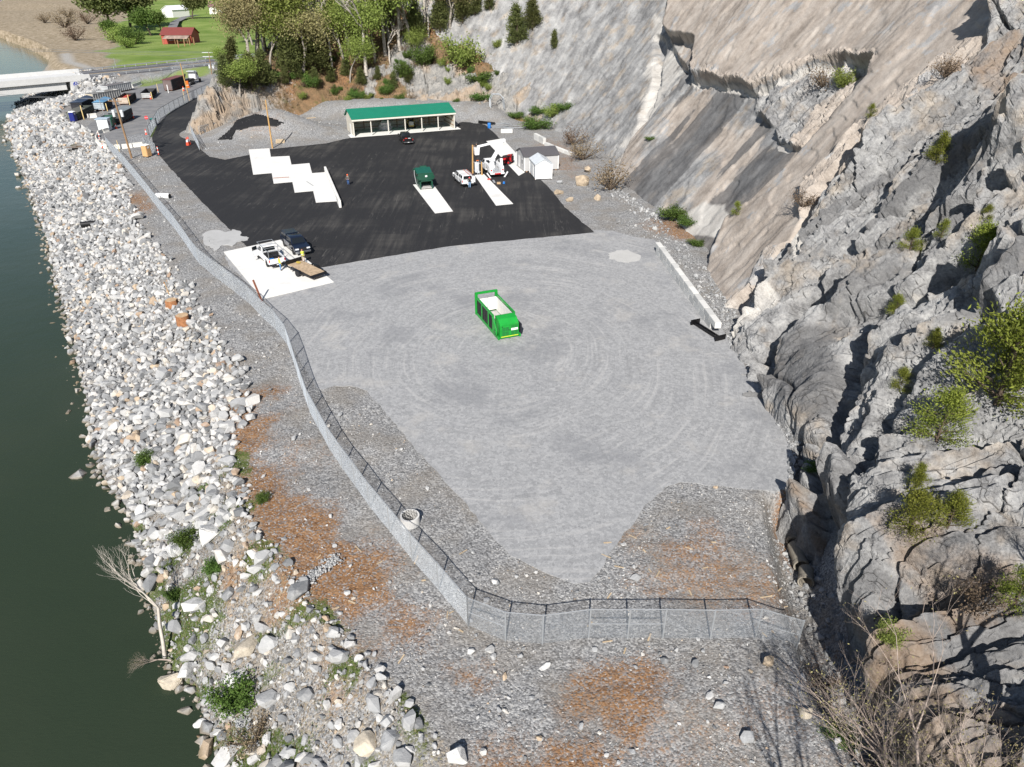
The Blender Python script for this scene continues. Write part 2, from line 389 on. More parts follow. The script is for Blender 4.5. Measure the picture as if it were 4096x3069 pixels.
def ground_material():
    t = NT('stony_ground'); w = t.coord(1, kind='World')
    big = t.noise(w, .25, 3); mid = t.noise(w, 1.3, 5, .65); fine = t.noise(w, 9, 3, .7); peb = t.voro(w, 9.5, out='Color'); pd = t.voro(w, 9.5); pe2 = t.voro(w, 3.1, out='Color')
    sep = t.new('ShaderNodeSeparateColor'); t.link(peb, sep.inputs[0]); sep2 = t.new('ShaderNodeSeparateColor'); t.link(pe2, sep2.inputs[0])
    grey = t.ramp(t.math('ADD', t.math('MULTIPLY', sep.outputs[0], .5), t.math('MULTIPLY', fine, .5)), ((.2, (.11, .11, .11)), (.5, (.25, .25, .252)), (.78, (.43, .428, .42)), (.93, (.62, .61, .58))))
    grey = t.mix(t.mapr(big, .4, .7, 0, .55), grey, (.22, .195, .165))
    soil = t.ramp(t.math('ADD', t.math('MULTIPLY', mid, .7), t.math('MULTIPLY', sep.outputs[1], .3)), ((.25, (.12, .064, .034)), (.5, (.25, .136, .066)), (.72, (.35, .215, .125)), (.9, (.52, .45, .38))))
    grs = t.ramp(t.noise(w, .9, 6, .7), ((.3, (.045, .058, .018)), (.5, (.085, .115, .03)), (.7, (.14, .155, .06))))
    sxy = t.new('ShaderNodeSeparateXYZ'); t.link(w, sxy.inputs[0]); grs = t.mix(t.mapr(sxy.outputs[1], 120, 260), grs, t.ramp(t.noise(w, .05, 5, .6), ((.35, (.12, .19, .035)), (.6, (.21, .27, .075)))))
    dry = t.ramp(t.noise(w, .5, 6, .65), ((.3, (.15, .12, .07)), (.55, (.33, .27, .195)), (.75, (.48, .41, .32))))
    def fade(a, k): return t.mapr(t.math('ADD', t.attr(a), t.math('MULTIPLY', t.math('SUBTRACT', t.math('ADD', t.math('MULTIPLY', mid, .45), t.math('ADD', t.math('MULTIPLY', fine, .3), t.math('MULTIPLY', sep.outputs[2], .25))), .5), k * 1.25)), .2, .8)
    col = t.mix(t.math('MULTIPLY', fade('soil', 1.5), t.mapr(sep.outputs[2], .70, .80, 1, .25)), grey, soil); col = t.mix(fade('dry', 1.2), col, dry); col = t.mix(fade('grass', 1.3), col, grs)
    col = t.mix(fade('shingle', .7), col, (.36, .345, .32))
    h = t.math('ADD', t.math('MULTIPLY', pd, -.6), fine)
    nr_ = t.bump(h, .8, .07, t.bump(mid, .7, .22))
    return t.done(col, .95, 0, nr_, .15)
MAT_GROUND = ground_material()
ground = put(bpy.data.objects.new('ground', np_mesh('ground', GV, GF, MAT_GROUND, True,
     {'soil': ('POINT', zo), 'grass': ('POINT', zg), 'dry': ('POINT', zb), 'shingle': ('POINT', zc)})), kind='structure', label='stony ground and meadows around the yard')

# water
def water_material():
    t = NT('river_water'); w = t.coord(1, kind='World')
    rip = t.noise(t.coord((1.0, 2.6, 1), kind='World'), 2.4, 5, .6, .4); sw = t.noise(w, .35, 3)
    nr_ = t.bump(rip, .22, .06, t.bump(sw, .12, .4))
    deep = t.mix(t.mapr(t.noise(w, .05, 2), .35, .65), (.042, .062, .038), (.052, .07, .044))
    t.done(deep, .06, 0, nr_, .5, IOR=1.33)
    tr = t.new('ShaderNodeBsdfTransparent'); tr.inputs[0].default_value = (.50, .50, .32, 1)
    mx = t.new('ShaderNodeMixShader'); lw = t.new('ShaderNodeFresnel'); lw.inputs[0].default_value = 1.33
    f = t.math('SUBTRACT', .42, t.math('MULTIPLY', lw.outputs[0], 1.6), clamp=True)
    t.link(f, mx.inputs[0]); t.link(t.p.outputs[0], mx.inputs[1]); t.link(tr.outputs[0], mx.inputs[2])
    t.link(mx.outputs[0], t.n['Material Output'].inputs[0]); return t.m
b = MB(); b.add([(-1600, -40, WZ), (12, -40, WZ), (12, 60, WZ), (-30, 200, WZ), (-110, 330, WZ), (-250, 1500, WZ), (-1600, 1500, WZ)], [tuple(range(7))])
b.build('water', water_material(), kind='structure', label='green river water beside the rock bank')

# ------------------------------------------------------------------ rock face on the right
TOE = np.array([(17.6, -6), (17.6, 4), (17.8, 14), (18.4, 24), (18.9, 33), (20.9, 41), (22.6, 49), (22.8, 58), (22.6, 72), (22.4, 86), (20.6, 100), (17.2, 116), (14.2, 132), (10.5, 150), (5, 166), (-4, 180), (-16, 191), (-32, 200), (-50, 206)], float)
def catmull(P, n=40):
    out = []
    for i in range(len(P) - 1):
        p0 = P[max(i - 1, 0)]; p1 = P[i]; p2 = P[i + 1]; p3 = P[min(i + 2, len(P) - 1)]
        t = np.linspace(0, 1, n, endpoint=False)[:, None]
        out.append(.5 * (2 * p1 + (p2 - p0) * t + (2 * p0 - 5 * p1 + 4 * p2 - p3) * t ** 2 + (3 * p1 - p0 - 3 * p2 + p3) * t ** 3))
    return np.concatenate(out + [P[-1:]])
TC = catmull(TOE); TL = np.concatenate([[0], np.cumsum(np.hypot(*np.diff(TC, axis=0).T))])
rows = [0.0]
while rows[-1] < TL[-1] - .5:
    yy = np.interp(rows[-1], TL, TC[:, 1]); rows.append(rows[-1] + max(.085, .0028 * (abs(yy) + 12)))
rows = np.array(rows); tx = np.interp(rows, TL, TC[:, 0]); ty = np.interp(rows, TL, TC[:, 1])
dx = np.gradient(tx, rows); dy = np.gradient(ty, rows)
ker = np.hanning(61); ker /= ker.sum()
dx = np.convolve(np.pad(dx, 30, 'edge'), ker, 'valid'); dy = np.convolve(np.pad(dy, 30, 'edge'), ker, 'valid'); L = np.hypot(dx, dy)
nx, ny = dy / L, -dx / L                                         # horizontal direction into the rock
slope = np.interp(ty, [0, 25, 45, 62, 80, 210], [R(36), R(38), R(44), R(50), R(51), R(51)])
qmax = np.interp(ty, [0, 30, 60, 100, 200], [34, 36, 46, 56, 60])
NQ = 500
qq = (np.linspace(0, 1, NQ)[None, :] ** 1.12) * (qmax[:, None] + 4) - 4.0
cs_, sn_ = np.cos(slope)[:, None], np.sin(slope)[:, None]
PX = tx[:, None] + nx[:, None] * qq * cs_; PY = ty[:, None] + ny[:, None] * qq * cs_; PZ = qq * sn_
SS = np.repeat(rows[:, None], NQ, 1)
UU, VV = to_px(PX, PY, PZ)
bad = (CT * PY - ST * (PZ - CAM_H)) < 4
UU = np.where(bad, 6000, UU); VV = np.where(bad, 4000, VV)
u, v, s_, q_ = UU.ravel(), VV.ravel(), SS.ravel(), qq.ravel()
# pieces of the face, outlined in the photograph's pixels
LIP = [(2638, 98), (2764, 152), (2746, 224), (2750, 290), (2819, 290), (2884, 311), (3000, 329), (3101, 304), (3217, 253), (3369, 217), (3492, 232), (3463, 304), (3383, 405), (3282, 500), (3195, 594), (3130, 681), (3007, 775),
       (2891, 862), (2848, 963), (2811, 1060), (2700, 1120), (2300, 1000), (2200, 760), (2350, 690), (2520, 480), (2690, 260)]
POCKET = [(3000, 329), (3101, 304), (3217, 253), (3369, 217), (3492, 232), (3463, 304), (3383, 405), (3282, 500), (3195, 594), (3180, 560), (3080, 540), (3070, 460), (2980, 420)]
WALL = [(2690, 250), (2640, 90), (2700, -300), (1500, -400), (1500, 700), (2250, 760), (2350, 690), (2520, 480)]
BAND2 = [(4096, -200), (3960, 150), (3760, 290), (3590, 400), (3440, 540), (3340, 640), (3250, 740), (3190, 930), (3050, 1010), (2980, 1150), (2900, 1260), (2850, 1330), (2900, 1600), (3600, 1500), (5000, 900), (5000, -300)]
BAND3 = [(4140, -200), (4010, 60), (3940, 200), (3880, 270), (3650, 460), (3600, 560), (3480, 680), (3260, 880), (3180, 960), (3060, 1110), (3020, 1230), (2960, 1360), (2890, 1560), (2960, 1900), (2960, 4600), (9000, 4600), (9000, -500)]
j1 = fbm(s_ / 4.5, q_ / 4.5, o=3, s=50, g=.42) * 20; j2 = fbm(s_ / 4.5, q_ / 4.5, o=3, s=60, g=.42) * 20
def reg(P, soft, k=1.0): return sstep(-soft, soft, sdpoly(u + j1 * k, v + j2 * k, P))
wl = reg(LIP, 13, .6); wp = reg(POCKET, 12, 1.0); ww = reg(WALL, 13, .8); b2 = reg(BAND2, 12, 1.2); b3 = reg(BAND3, 16, 1.6)
h = fbm(s_ / 16, q_ / 16, o=3, s=70) * .55
slabby = fbm(s_ / 2.6, q_ / 7.5, o=4, s=71) * .10 + fbm(s_ / .9, q_ / 2.0, o=3, s=72) * .018
# thin sheets that broke off along the bedding
Ls = fbm(s_ / 9, q_ / 15, o=4, s=73) * 3.0; fr = Ls - np.floor(Ls); sheet = (np.floor(Ls) + sstep(.86, 1, fr)) * .14
rg = np.clip(np.maximum(b3, b2 * .55) + wp * .9, 0, 1)
lipz = sstep(45, 12, pdist(u, v, LIP[2:11])); rgw = np.maximum(np.maximum(rg, ww * .14), lipz * .7)
e0, c0, gx0, gy0 = cells(s_ / 4.4 + fbm(s_ / 5, q_ / 7, o=2, s=74) * .3, q_ / 15 + fbm(s_ / 6, q_ / 9, o=2, s=79) * .2, 4)
slabs = c0 * .75 + gx0 * 2.0 + gy0 * .5 - .8 * (1 - sstep(0, .05, e0))
e1, c1, gx1, gy1 = cells(s_ / 1.8 + fbm(s_ / 2, q_ / 2, o=2, s=75) * .35, q_ / 9.0, 5)
e2, c2, gx2, gy2 = cells(s_ / .8 + fbm(s_, q_, o=2, s=76) * .3, q_ / 3.8, 6)
e3, c3, gx3, gy3 = cells(s_ / .34, q_ / 1.1, 7)
Lr = fbm(s_ / 5.0, q_ / 19, o=4, s=77, g=.5) * 2.6; fr = Lr - np.floor(Lr); ledge = (np.floor(Lr) + .2 * fr + .8 * sstep(.86, 1, fr)) * .85; L2_ = fbm(s_ / 1.9, q_ / 9, o=3, s=78) * 3.2; f2 = L2_ - np.floor(L2_); ledge += (np.floor(L2_) + sstep(.8, 1, f2)) * .16
blocks = c1 * .36 + gx1 * .62 + gy1 * .2 - .38 * (1 - sstep(0, .08, e1))
chips = c2 * .12 + gx2 * .24 + gy2 * .06 - .13 * (1 - sstep(0, .1, e2)) + c3 * .04 + gx3 * .07
h += slabby + sheet * (1 - rg) + rgw * (ledge * rg * .85 + slabs * b3 + blocks * .62 + chips * .75) + chips * .10 + blocks * .06
h += -2.3 * wl + 1.0 * wp - 3.4 * ww + .55 * b2 + 1.25 * b3
# long cracks down the face between the sheets
for C_, wd_, dp_ in (([(3040, 1260), (3190, 1000), (3260, 880), (3340, 760), (3500, 640), (3620, 500)], 16, 1.9), ([(2850, 1350), (2940, 1250), (3000, 1160), (3190, 930), (3330, 740), (3480, 560)], 10, 1.3),
                     ([(3060, 1700), (3130, 1420), (3230, 1250), (3420, 1130), (3800, 960), (4096, 860)], 22, 1.7), ([(3200, 1500), (3380, 1330), (3700, 1250), (4096, 1120)], 18, 1.2),
                     ([(3240, 2250), (3330, 1900), (3420, 1650), (3560, 1400), (3800, 1200), (4096, 1060)], 34, 2.2), ([(3300, 2500), (3440, 2100), (3620, 1800), (3800, 1600), (4096, 1420)], 30, 1.5),
                     ([(2420, 620), (2500, 450), (2560, 300), (2600, 120)], 14, 1.4)):
    h -= dp_ * sstep(wd_ * 1.8, wd_ * .3, pdist(u + j1 * .8, v + j2 * .8, C_))
# the smooth dark hump above the drain and the buttresses nearer the viewer
def bump_at(cu, cv, ru, rv, amp, rot=0, p=1.0):
    a = math.cos(rot); b_ = math.sin(rot); du = (u - cu) * a + (v - cv) * b_; dv = -(u - cu) * b_ + (v - cv) * a
    return amp * np.exp(-(np.hypot(du / ru, dv / rv) ** 2) ** p)
smooth_hump = np.exp(-(np.hypot((u - 3290) / 150, (v - 1560) / 200) ** 2) ** 1.6)
h = h * (1 - .75 * smooth_hump) + smooth_hump * 2.4
h += bump_at(3620, 2080, 240, 200, 2.2) + bump_at(3560, 2330, 160, 140, 1.6) + bump_at(3500, 2700, 200, 180, 1.5) + bump_at(3750, 1480, 260, 120, 1.6, -.5) + bump_at(3900, 2300, 260, 200, 1.2)
h += bump_at(4230, 1080, 230, 150, 4.0, -.4) + bump_at(4250, 620, 200, 160, 3.5, -.4)  # bulges centred past the right edge, added to cast shadow along the face
h -= bump_at(3330, 2160, 70, 230, 2.2, .1) + bump_at(3420, 1880, 90, 170, 1.2, .5)
toe_fade = sstep(-4, 0, q_)
h = h * (.6 + .4 * toe_fade) - 3.4 * sstep(1.6, -1.8, q_) * sstep(52, 42, PY.ravel())
NXf = (-nx[:, None] * sn_).repeat(NQ, 1).reshape(-1) if (-nx[:, None] * sn_).shape[1] == 1 else (-nx[:, None] * sn_).ravel()
NYf = (-ny[:, None] * sn_).repeat(NQ, 1).reshape(-1); NZf = cs_.repeat(NQ, 1).reshape(-1)
CV = np.stack([PX.ravel() + NXf * h, PY.ravel() + NYf * h, PZ.ravel() + NZf * h], 1)
nrr = len(rows); Fi = (np.arange(nrr - 1)[:, None] * NQ + np.arange(NQ - 1)[None, :]).ravel()
CF = np.stack([Fi, Fi + NQ, Fi + NQ + 1, Fi + 1], 1)
# colours that belong to the stone: brown weathered crust, dark water stains, red soil caught on ledges, clean white breaks
crust = np.clip(1 - wl * (.55 + .9 * fbm(s_ / 9, q_ / 14, o=3, s=88)) - ww * .72 - b3 - b2 * .35, 0, 1)
stain = np.clip(wl * (1 - wp) * sstep(-.25, .5, fbm(s_ / 5, q_ / 26, o=4, s=80)) + .3 * ww * sstep(.1, .6, fbm(s_ / 3, q_ / 20, o=4, s=81)) + smooth_hump * .9 + b3 * .5 * sstep(.15, .6, fbm(s_ / 3, q_ / 16, o=4, s=82)), 0, 1)
SOILP = [[(3600, 2250), (3850, 2150), (4150, 2250), (4150, 2560), (3700, 2520)], [(3450, 2500), (3750, 2560), (3800, 2800), (3500, 2880), (3400, 2700)], [(3800, 300), (4096, 150), (4150, 420), (3950, 430)], [(3200, 1950), (3290, 2000), (3290, 2330), (3200, 2250)], [(3500, 2900), (4200, 2800), (4200, 3300), (3400, 3300)], [(3180, 2560), (3330, 2600), (3450, 3069), (3250, 3069)]]
soil = np.zeros_like(u)
for P in SOILP: soil = np.maximum(soil, .62 * sstep(-60, 60, sdpoly(u, v, P) + 70 * fbm(s_ / 2.2, q_ / 2.2, o=4, s=83)))
lip_face = wl * sstep(40, 10, pdist(u, v, LIP[2:11]))
pale = np.clip(reg([(2560, 0), (2700, 130), (2690, 250), (2600, 400), (2400, 700), (2250, 760), (2500, 400)], 25) * .4 + lip_face * .8 + ww * .3 * sstep(-.2, .5, fbm(s_ / 6, q_ / 9, o=4, s=89)), 0, 1)
pale = np.maximum(pale, sstep(-30, 30, sdpoly(u + j1, v + j2, [(2480, 860), (2860, 760), (2890, 880), (2500, 960)])) * .9)
pale = np.maximum(pale, sstep(-30, 30, sdpoly(u + j1 * 2, v + j2 * 2, [(2850, 1330), (3050, 1130), (3150, 1220), (2950, 1450), (2900, 1480)])) * .6)
for W_, k_ in (([(3225, 975), (3262, 960), (3268, 1060), (3230, 1100)], 1.0), ([(2630, 130), (2700, 150), (2690, 175), (2622, 160)], 1.0), ([(3065, 545), (3160, 545), (3110, 570), (3070, 565)], 1), ([(3680, 1230), (3900, 1140), (4080, 1050), (4096, 1075), (3900, 1170), (3690, 1260)], 1.0)):
    pale = np.maximum(pale, k_ * sstep(-6, 6, sdpoly(u + j1 * .3, v + j2 * .3, W_)))
soil = np.maximum(soil, .35 * np.clip(wp, 0, 1) * sstep(0, .5, fbm(s_ / 2, q_ / 2, o=3, s=86)))
def rock_material(name, warm=0.0):
    t = NT(name); bed = t.attr('v_bed', 'Vector'); w = t.coord(1, kind='World')
    mp = t.new('ShaderNodeMapping'); t.link(bed, mp.inputs[0]); mp.inputs['Scale'].default_value = (.6, .075, 1)
    streak = t.noise(mp.outputs[0], 1.0, 5, .62, .25)
    mp2 = t.new('ShaderNodeMapping'); t.link(bed, mp2.inputs[0]); mp2.inputs['Scale'].default_value = (1.0, .42, 1); wv = t.warp(mp2.outputs[0], .9, .9)
    big = t.noise(w, .12, 4, .6); mid = t.noise(w, .8, 5, .68); fine = t.noise(w, 5, 5, .75)
    e1 = t.voro(wv, .62, 'DISTANCE_TO_EDGE'); e2 = t.voro(wv, 2.3, 'DISTANCE_TO_EDGE')
    crk = t.math('MAXIMUM', t.math('MULTIPLY', t.mapr(e1, 0, .016, 1, 0), t.mapr(mid, .50, .62)), t.math('MULTIPLY', t.mapr(e2, 0, .04, 1, 0), t.mapr(t.noise(w, .45, 3), .52, .64, 0, .6)))
    ra = t.attr('rough'); kr = t.math('ADD', t.math('MULTIPLY', mid, .5), t.math('ADD', t.math('MULTIPLY', streak, .15), t.math('MULTIPLY', fine, .35)))
    ks = t.math('ADD', t.math('MULTIPLY', streak, .32), t.math('ADD', t.math('MULTIPLY', t.noise(w, .33, 6, .68), .5), t.math('MULTIPLY', fine, .18)))
    k = t.math('ADD', t.math('MULTIPLY', kr, ra), t.math('MULTIPLY', ks, t.math('SUBTRACT', 1.0, ra)))
    grey = t.ramp(k, ((.34, (.075, .076, .078)), (.45, (.19, .19, .192)), (.55, (.31, .31, .308)), (.68, (.48, .475, .46))))
    grey = t.mix(t.mapr(t.noise(w, .3, 5, .6), .5, .68, 0, .6), grey, t.ramp(k, ((.38, (.17, .135, .10)), (.6, (.42, .35, .27)))))
    brown = t.ramp(k, ((.36, (.20, .17, .145)), (.47, (.34, .295, .255)), (.57, (.45, .40, .352)), (.7, (.58, .54, .49))))
    brown = t.mix(t.mapr(t.noise(w, .22, 6, .65), .58, .63, 0, .75), brown, t.ramp(k, ((.38, (.24, .245, .25)), (.62, (.43, .435, .44)))))
    brown = t.mix(t.mapr(t.noise(w, .5, 5, .7), .62, .70, 0, .4), brown, (.20, .17, .15)); brown = t.mix(t.mapr(streak, .52, .7, 0, .3), brown, (.22, .2, .185))
    def fade(a, kk, lo=.35, hi=.65): return t.mapr(t.math('ADD', t.attr(a), t.math('MULTIPLY', t.math('SUBTRACT', t.math('ADD', t.math('MULTIPLY', streak, .55), t.math('MULTIPLY', mid, .45)), .5), kk)), lo, hi)
    col = t.mix(fade('crust', 1.2), grey, brown)
    col = t.mix(t.math('MULTIPLY', fade('stain', 2.2), .8), col, t.ramp(k, ((.35, (.05, .05, .052)), (.6, (.13, .13, .133)), (.8, (.22, .22, .22)))))
    col = t.mix(t.math('MULTIPLY', fade('pale', .8), .85), col, t.ramp(k, ((.35, (.36, .34, .315)), (.6, (.56, .54, .505)), (.8, (.66, .64, .6)))))
    soilc = t.ramp(t.math('ADD', t.math('MULTIPLY', mid, .6), t.math('MULTIPLY', fine, .4)), ((.3, (.12, .08, .05)), (.5, (.22, .155, .105)), (.7, (.33, .265, .205))))
    col = t.mix(t.math('MULTIPLY', fade('soil', 1.6, .3, .8), .85), col, soilc)
    crk = t.math('MULTIPLY', crk, t.mapr(t.attr('crust'), .2, .8, 1, .3)); col = t.mix(t.math('MULTIPLY', crk, .7), col, (.06, .056, .052))
    hgt = t.math('SUBTRACT', fine, t.math('MULTIPLY', crk, .9))
    nr_ = t.bump(hgt, t.mapr(ra, 0, 1, .3, .9), .11, t.bump(mid, t.mapr(ra, 0, 1, .12, .55), .35))
    return t.done(col, .9, 0, nr_, .2)
MAT_ROCK = rock_material('limestone_face')
cliff = put(bpy.data.objects.new('rock_cliff', np_mesh('rock_cliff', CV, CF, MAT_ROCK, (rgw[CF].max(1) < .25),
    {'crust': ('POINT', crust), 'stain': ('POINT', stain), 'soil': ('POINT', soil), 'pale': ('POINT', pale), 'rough': ('POINT', np.clip(rg + lipz * .6, 0, 1)), 'v_bed': ('POINT', np.stack([s_, q_, s_ * 0], 1))})),
    kind='structure', label='tall grey and brown quarried limestone face right of the yard')

# ------------------------------------------------------------------ wooded hillside behind
def HH(x, y):
    d = sdpoly(x, y, HILL)
    st = sstep(-40, -58, x)                                           # steep rocky nose on the left
    z = np.where(d < 0, d * .9, np.where(d < 5, d * (.62 + .75 * st), 5 * (.62 + .75 * st) + (d - 5) * (.66 - .22 * st)))
    z = np.minimum(z, 27 + .12 * z)
    e, c, gx_, gy_ = cells(x / 4.2 + fbm(x / 5, y / 5, o=2, s=90) * .4, (y + z) / 5.5, 9)
    e2, c2_, gx2_, gy2_ = cells(x / 1.5, (y + z) / 1.7, 10)
    outc = sstep(.05, .5, fbm(x / 14, y / 14, o=3, s=91) + .35 * st + .9 * sstep(-35, -8, x) * sstep(20, 4, d)) * sstep(-1, 2, d)
    z += outc * (c * 1.1 + gx_ * .9 - gy_ * 1.0 + .3 - 1.2 * (1 - sstep(0, .12, e)) + c2_ * .4 + gx2_ * .5 - .3 * (1 - sstep(0, .15, e2)))
    z += fbm(x / 6, y / 6, o=4, s=92) * .7 * sstep(-2, 4, d)
    return np.where(d < -2, -1.0, z), outc, d
hx = np.linspace(-92, 40, 380); hy = np.concatenate([np.linspace(152, 232, 260), np.linspace(233, 420, 110)])
XX, YY = np.meshgrid(hx, hy); x_, y_ = XX.ravel(), YY.ravel(); z_, outc, dh = HH(x_, y_)
nh = len(hx); Fi = (np.arange(len(hy) - 1)[:, None] * nh + np.arange(nh - 1)[None, :]).ravel()
HV = np.stack([x_, y_, z_], 1); HF = np.stack([Fi, Fi + 1, Fi + nh + 1, Fi + nh], 1)
ro = np.clip(outc + .5 * sstep(-45, -58, x_) * sstep(14, 6, dh), 0, 1)
def hill_material():
    t = NT('hillside_earth'); w = t.coord(1, kind='World')
    mid = t.noise(w, .7, 6, .65); fine = t.noise(w, 4, 5, .7); big = t.noise(w, .13, 4)
    k = t.math('ADD', t.math('MULTIPLY', mid, .55), t.math('MULTIPLY', fine, .45))
    rock = t.ramp(k, ((.3, (.10, .10, .10)), (.5, (.25, .245, .235)), (.62, (.36, .34, .31)), (.8, (.46, .41, .34))))
    rock = t.mix(t.mapr(big, .48, .65, 0, .6), rock, (.38, .27, .17))
    earth = t.ramp(k, ((.3, (.075, .05, .03)), (.48, (.17, .115, .065)), (.6, (.24, .15, .085)), (.75, (.30, .21, .14))))
    earth = t.mix(t.mapr(t.noise(w, .22, 5, .6), .5, .66, 0, .6), earth, (.27, .14, .07))
    earth = t.mix(t.mapr(t.noise(w, .4, 5, .65), .52, .66, 0, .7), earth, (.07, .085, .022))
    f = t.mapr(t.math('ADD', t.attr('rock'), t.math('MULTIPLY', t.math('SUBTRACT', mid, .5), .9)), .35, .6)
    return t.done(t.mix(f, earth, rock), .95, 0, t.bump(fine, .7, .15, t.bump(mid, .6, .5)), .15)
hill = put(bpy.data.objects.new('hillside', np_mesh('hillside', HV, HF, hill_material(), False, {'rock': ('POINT', ro)})), kind='structure', label='wooded rocky hillside behind the open shed')

def bvh(V, n, st):
    "ray tree over every st-th vertex of a grid with n columns"
    A = V.reshape(-1, n, 3)[::st, ::st]; r, c = A.shape[:2]; i = (np.arange(r - 1)[:, None] * c + np.arange(c - 1)[None, :]).ravel()
    return BVHTree.FromPolygons(A.reshape(-1, 3).tolist(), np.stack([i, i + 1, i + c + 1, i + c], 1).tolist())
BV = [bvh(CV, NQ, 2), bvh(HV, nh, 2)]
def at(u, v):
    "the point of cliff, hillside or ground that the photograph shows at (u, v)"
    a = (u - 2048) / FPX; b_ = (1534.5 - v) / FPX; o = Vector((0, 0, CAM_H)); d = Vector((a, CT + b_ * ST, b_ * CT - ST)).normalized()
    best = None
    for B in BV:
        p, n, i, t = B.ray_cast(o, d, 900)
        if p is not None and (best is None or t < best[0]): best = (t, p)
    g = G(u, v) if d.z < -1e-3 else None
    if g is not None:
        tg = (g - o).length
        if best is None or tg < best[0]:
            for _ in range(4): g = G(u, v, float(HG(np.array([g.x]), np.array([g.y]))[0]))
            return g
    return best[1] if best else Vector((0, 200, 0))
def ground_z(x, y): return float(HG(np.array([x]), np.array([y]))[0])
# ------------------------------------------------------------------ paved and gravelled surfaces
def rag(poly, step=1.5, amp=.12, seed=1, closed=True):
    r = random.Random(seed); out = []; n = len(poly)
    for i in range(n):
        a = Vector(poly[i][:2]); b = Vector(poly[(i + 1) % n][:2]); L = (b - a).length; k = max(1, int(L / step)); nn = Vector((-(b - a).y, (b - a).x)).normalized()
        for j in range(k):
            p = a.lerp(b, j / k)
            if amp: p = p + nn * (r.gauss(0, amp))
            out.append((p.x, p.y))
    return out
def smooth_poly(P, n=5):
    A = np.array([p[:2] for p in P], float); A2 = np.concatenate([A[-1:], A, A[:2]]); out = []
    for i in range(1, len(A) + 1):
        p0, p1, p2, p3 = A2[i - 1], A2[i], A2[i + 1], A2[i + 2]
        for t in np.linspace(0, 1, n, endpoint=False): out.append(tuple(.5 * (2 * p1 + (p2 - p0) * t + (2 * p0 - 5 * p1 + 4 * p2 - p3) * t ** 2 + (3 * p1 - p0 - 3 * p2 + p3) * t ** 3)))
    return out
def sheet_obj(name, poly, z, mat, depth=.12, kind='structure', label=None):
    b = MB(); b.prism(poly, z - depth, z); return b.build(name, mat, kind=kind, label=label)
def gravel_yard_mat():
    t = NT('crushed_stone'); w = t.coord(1, kind='World')
    c = G(2010, 1400); mp = t.new('ShaderNodeVectorMath', operation='SUBTRACT'); t.link(w, mp.inputs[0]); mp.inputs[1].default_value = (c.x, c.y, 0)
    sx = t.new('ShaderNodeSeparateXYZ'); t.link(mp.outputs[0], sx.inputs[0])
    wob_ = t.noise(w, .06, 2); r = t.math('SQRT', t.math('ADD', t.math('MULTIPLY', sx.outputs[0], t.math('MULTIPLY', sx.outputs[0], 1.5)), t.math('MULTIPLY', sx.outputs[1], sx.outputs[1])))
    r = t.math('ADD', r, t.math('MULTIPLY', wob_, 5)); th = t.math('ARCTAN2', sx.outputs[1], sx.outputs[0])
    cv = t.new('ShaderNodeCombineXYZ'); t.link(t.math('MULTIPLY', r, 2.2), cv.inputs[0]); t.link(t.math('MULTIPLY', th, 1.1), cv.inputs[1])
    rings = t.noise(cv.outputs[0], 1.0, 3, .55); fine = t.noise(w, 9, 4, .8); big = t.noise(w, .1, 4, .6); mid = t.noise(w, 1.1, 5, .7); spk = t.voro(w, 4.5, out='Color'); sp = t.new('ShaderNodeSeparateColor'); t.link(spk, sp.inputs[0])
    k = t.math('ADD', t.math('MULTIPLY', fine, .6), t.math('ADD', t.math('MULTIPLY', mid, .22), t.math('MULTIPLY', sp.outputs[0], .18)))
    col = t.ramp(k, ((.3, (.21, .213, .218)), (.48, (.30, .303, .308)), (.6, (.365, .367, .37)), (.75, (.46, .46, .457))))
    rm = t.math('MULTIPLY', t.mapr(rings, .54, .64), t.mapr(big, .36, .56, .15, 1)); col = t.mix(t.math('MULTIPLY', rm, .28), col, (.50, .49, .475))
    rd = t.math('MULTIPLY', t.mapr(rings, .46, .36), t.mapr(big, .4, .6, .2, 1)); col = t.mix(t.math('MULTIPLY', rd, .25), col, (.17, .172, .178))
    col = t.mix(t.mapr(t.noise(w, .13, 5, .65), .5, .66, 0, .5), col, (.19, .195, .208)); col = t.mix(t.mapr(t.noise(w, .21, 4, .6), .56, .68, 0, .35), col, (.46, .44, .41))
    return t.done(col, .95, 0, t.bump(fine, .6, .04), .15)
def asphalt_mat(name, base=1.0, dusty=1.0, ang=R(-57)):
    t = NT(name); w = t.coord(1, kind='World'); st = t.coord((.9, .045, 1), (0, 0, -ang - R(90)), 'World'); st2 = t.coord((.04, .7, 1), (0, 0, -R(10)), 'World')
    fine = t.noise(w, 14, 3, .7); a = t.noise(st, 1, 5, .7, .2); b_ = t.noise(st2, 1, 5, .7, .3); big = t.noise(w, .09, 4, .6)
    col = t.ramp(fine, ((.3, tuple(q * base for q in (.013, .013, .0145))), (.7, tuple(q * base for q in (.027, .027, .029)))))
    d = t.mapr(t.math('ADD', t.math('MULTIPLY', a, .55), t.math('ADD', t.math('MULTIPLY', b_, .15), t.math('MULTIPLY', big, .3))), .45, .66); d = t.math('MULTIPLY', d, t.mapr(big, .4, .62, .12, 1))
    col = t.mix(t.math('MULTIPLY', d, .34 * dusty), col, (.15, .14, .125))
    thin = t.noise(t.coord((.55, .03, 1), (0, 0, -ang - R(84)), 'World'), 1.4, 3, .5, .1); ln = t.mapr(t.math('ABSOLUTE', t.math('SUBTRACT', thin, .5)), 0, .006, 1, 0)
    ln = t.math('MULTIPLY', ln, t.mapr(t.noise(w, .16, 2), .45, .6)); col = t.mix(t.math('MULTIPLY', ln, .32 * dusty), col, (.2, .19, .175))
    return t.done(col, .82, 0, t.bump(fine, .35, .02), .3)
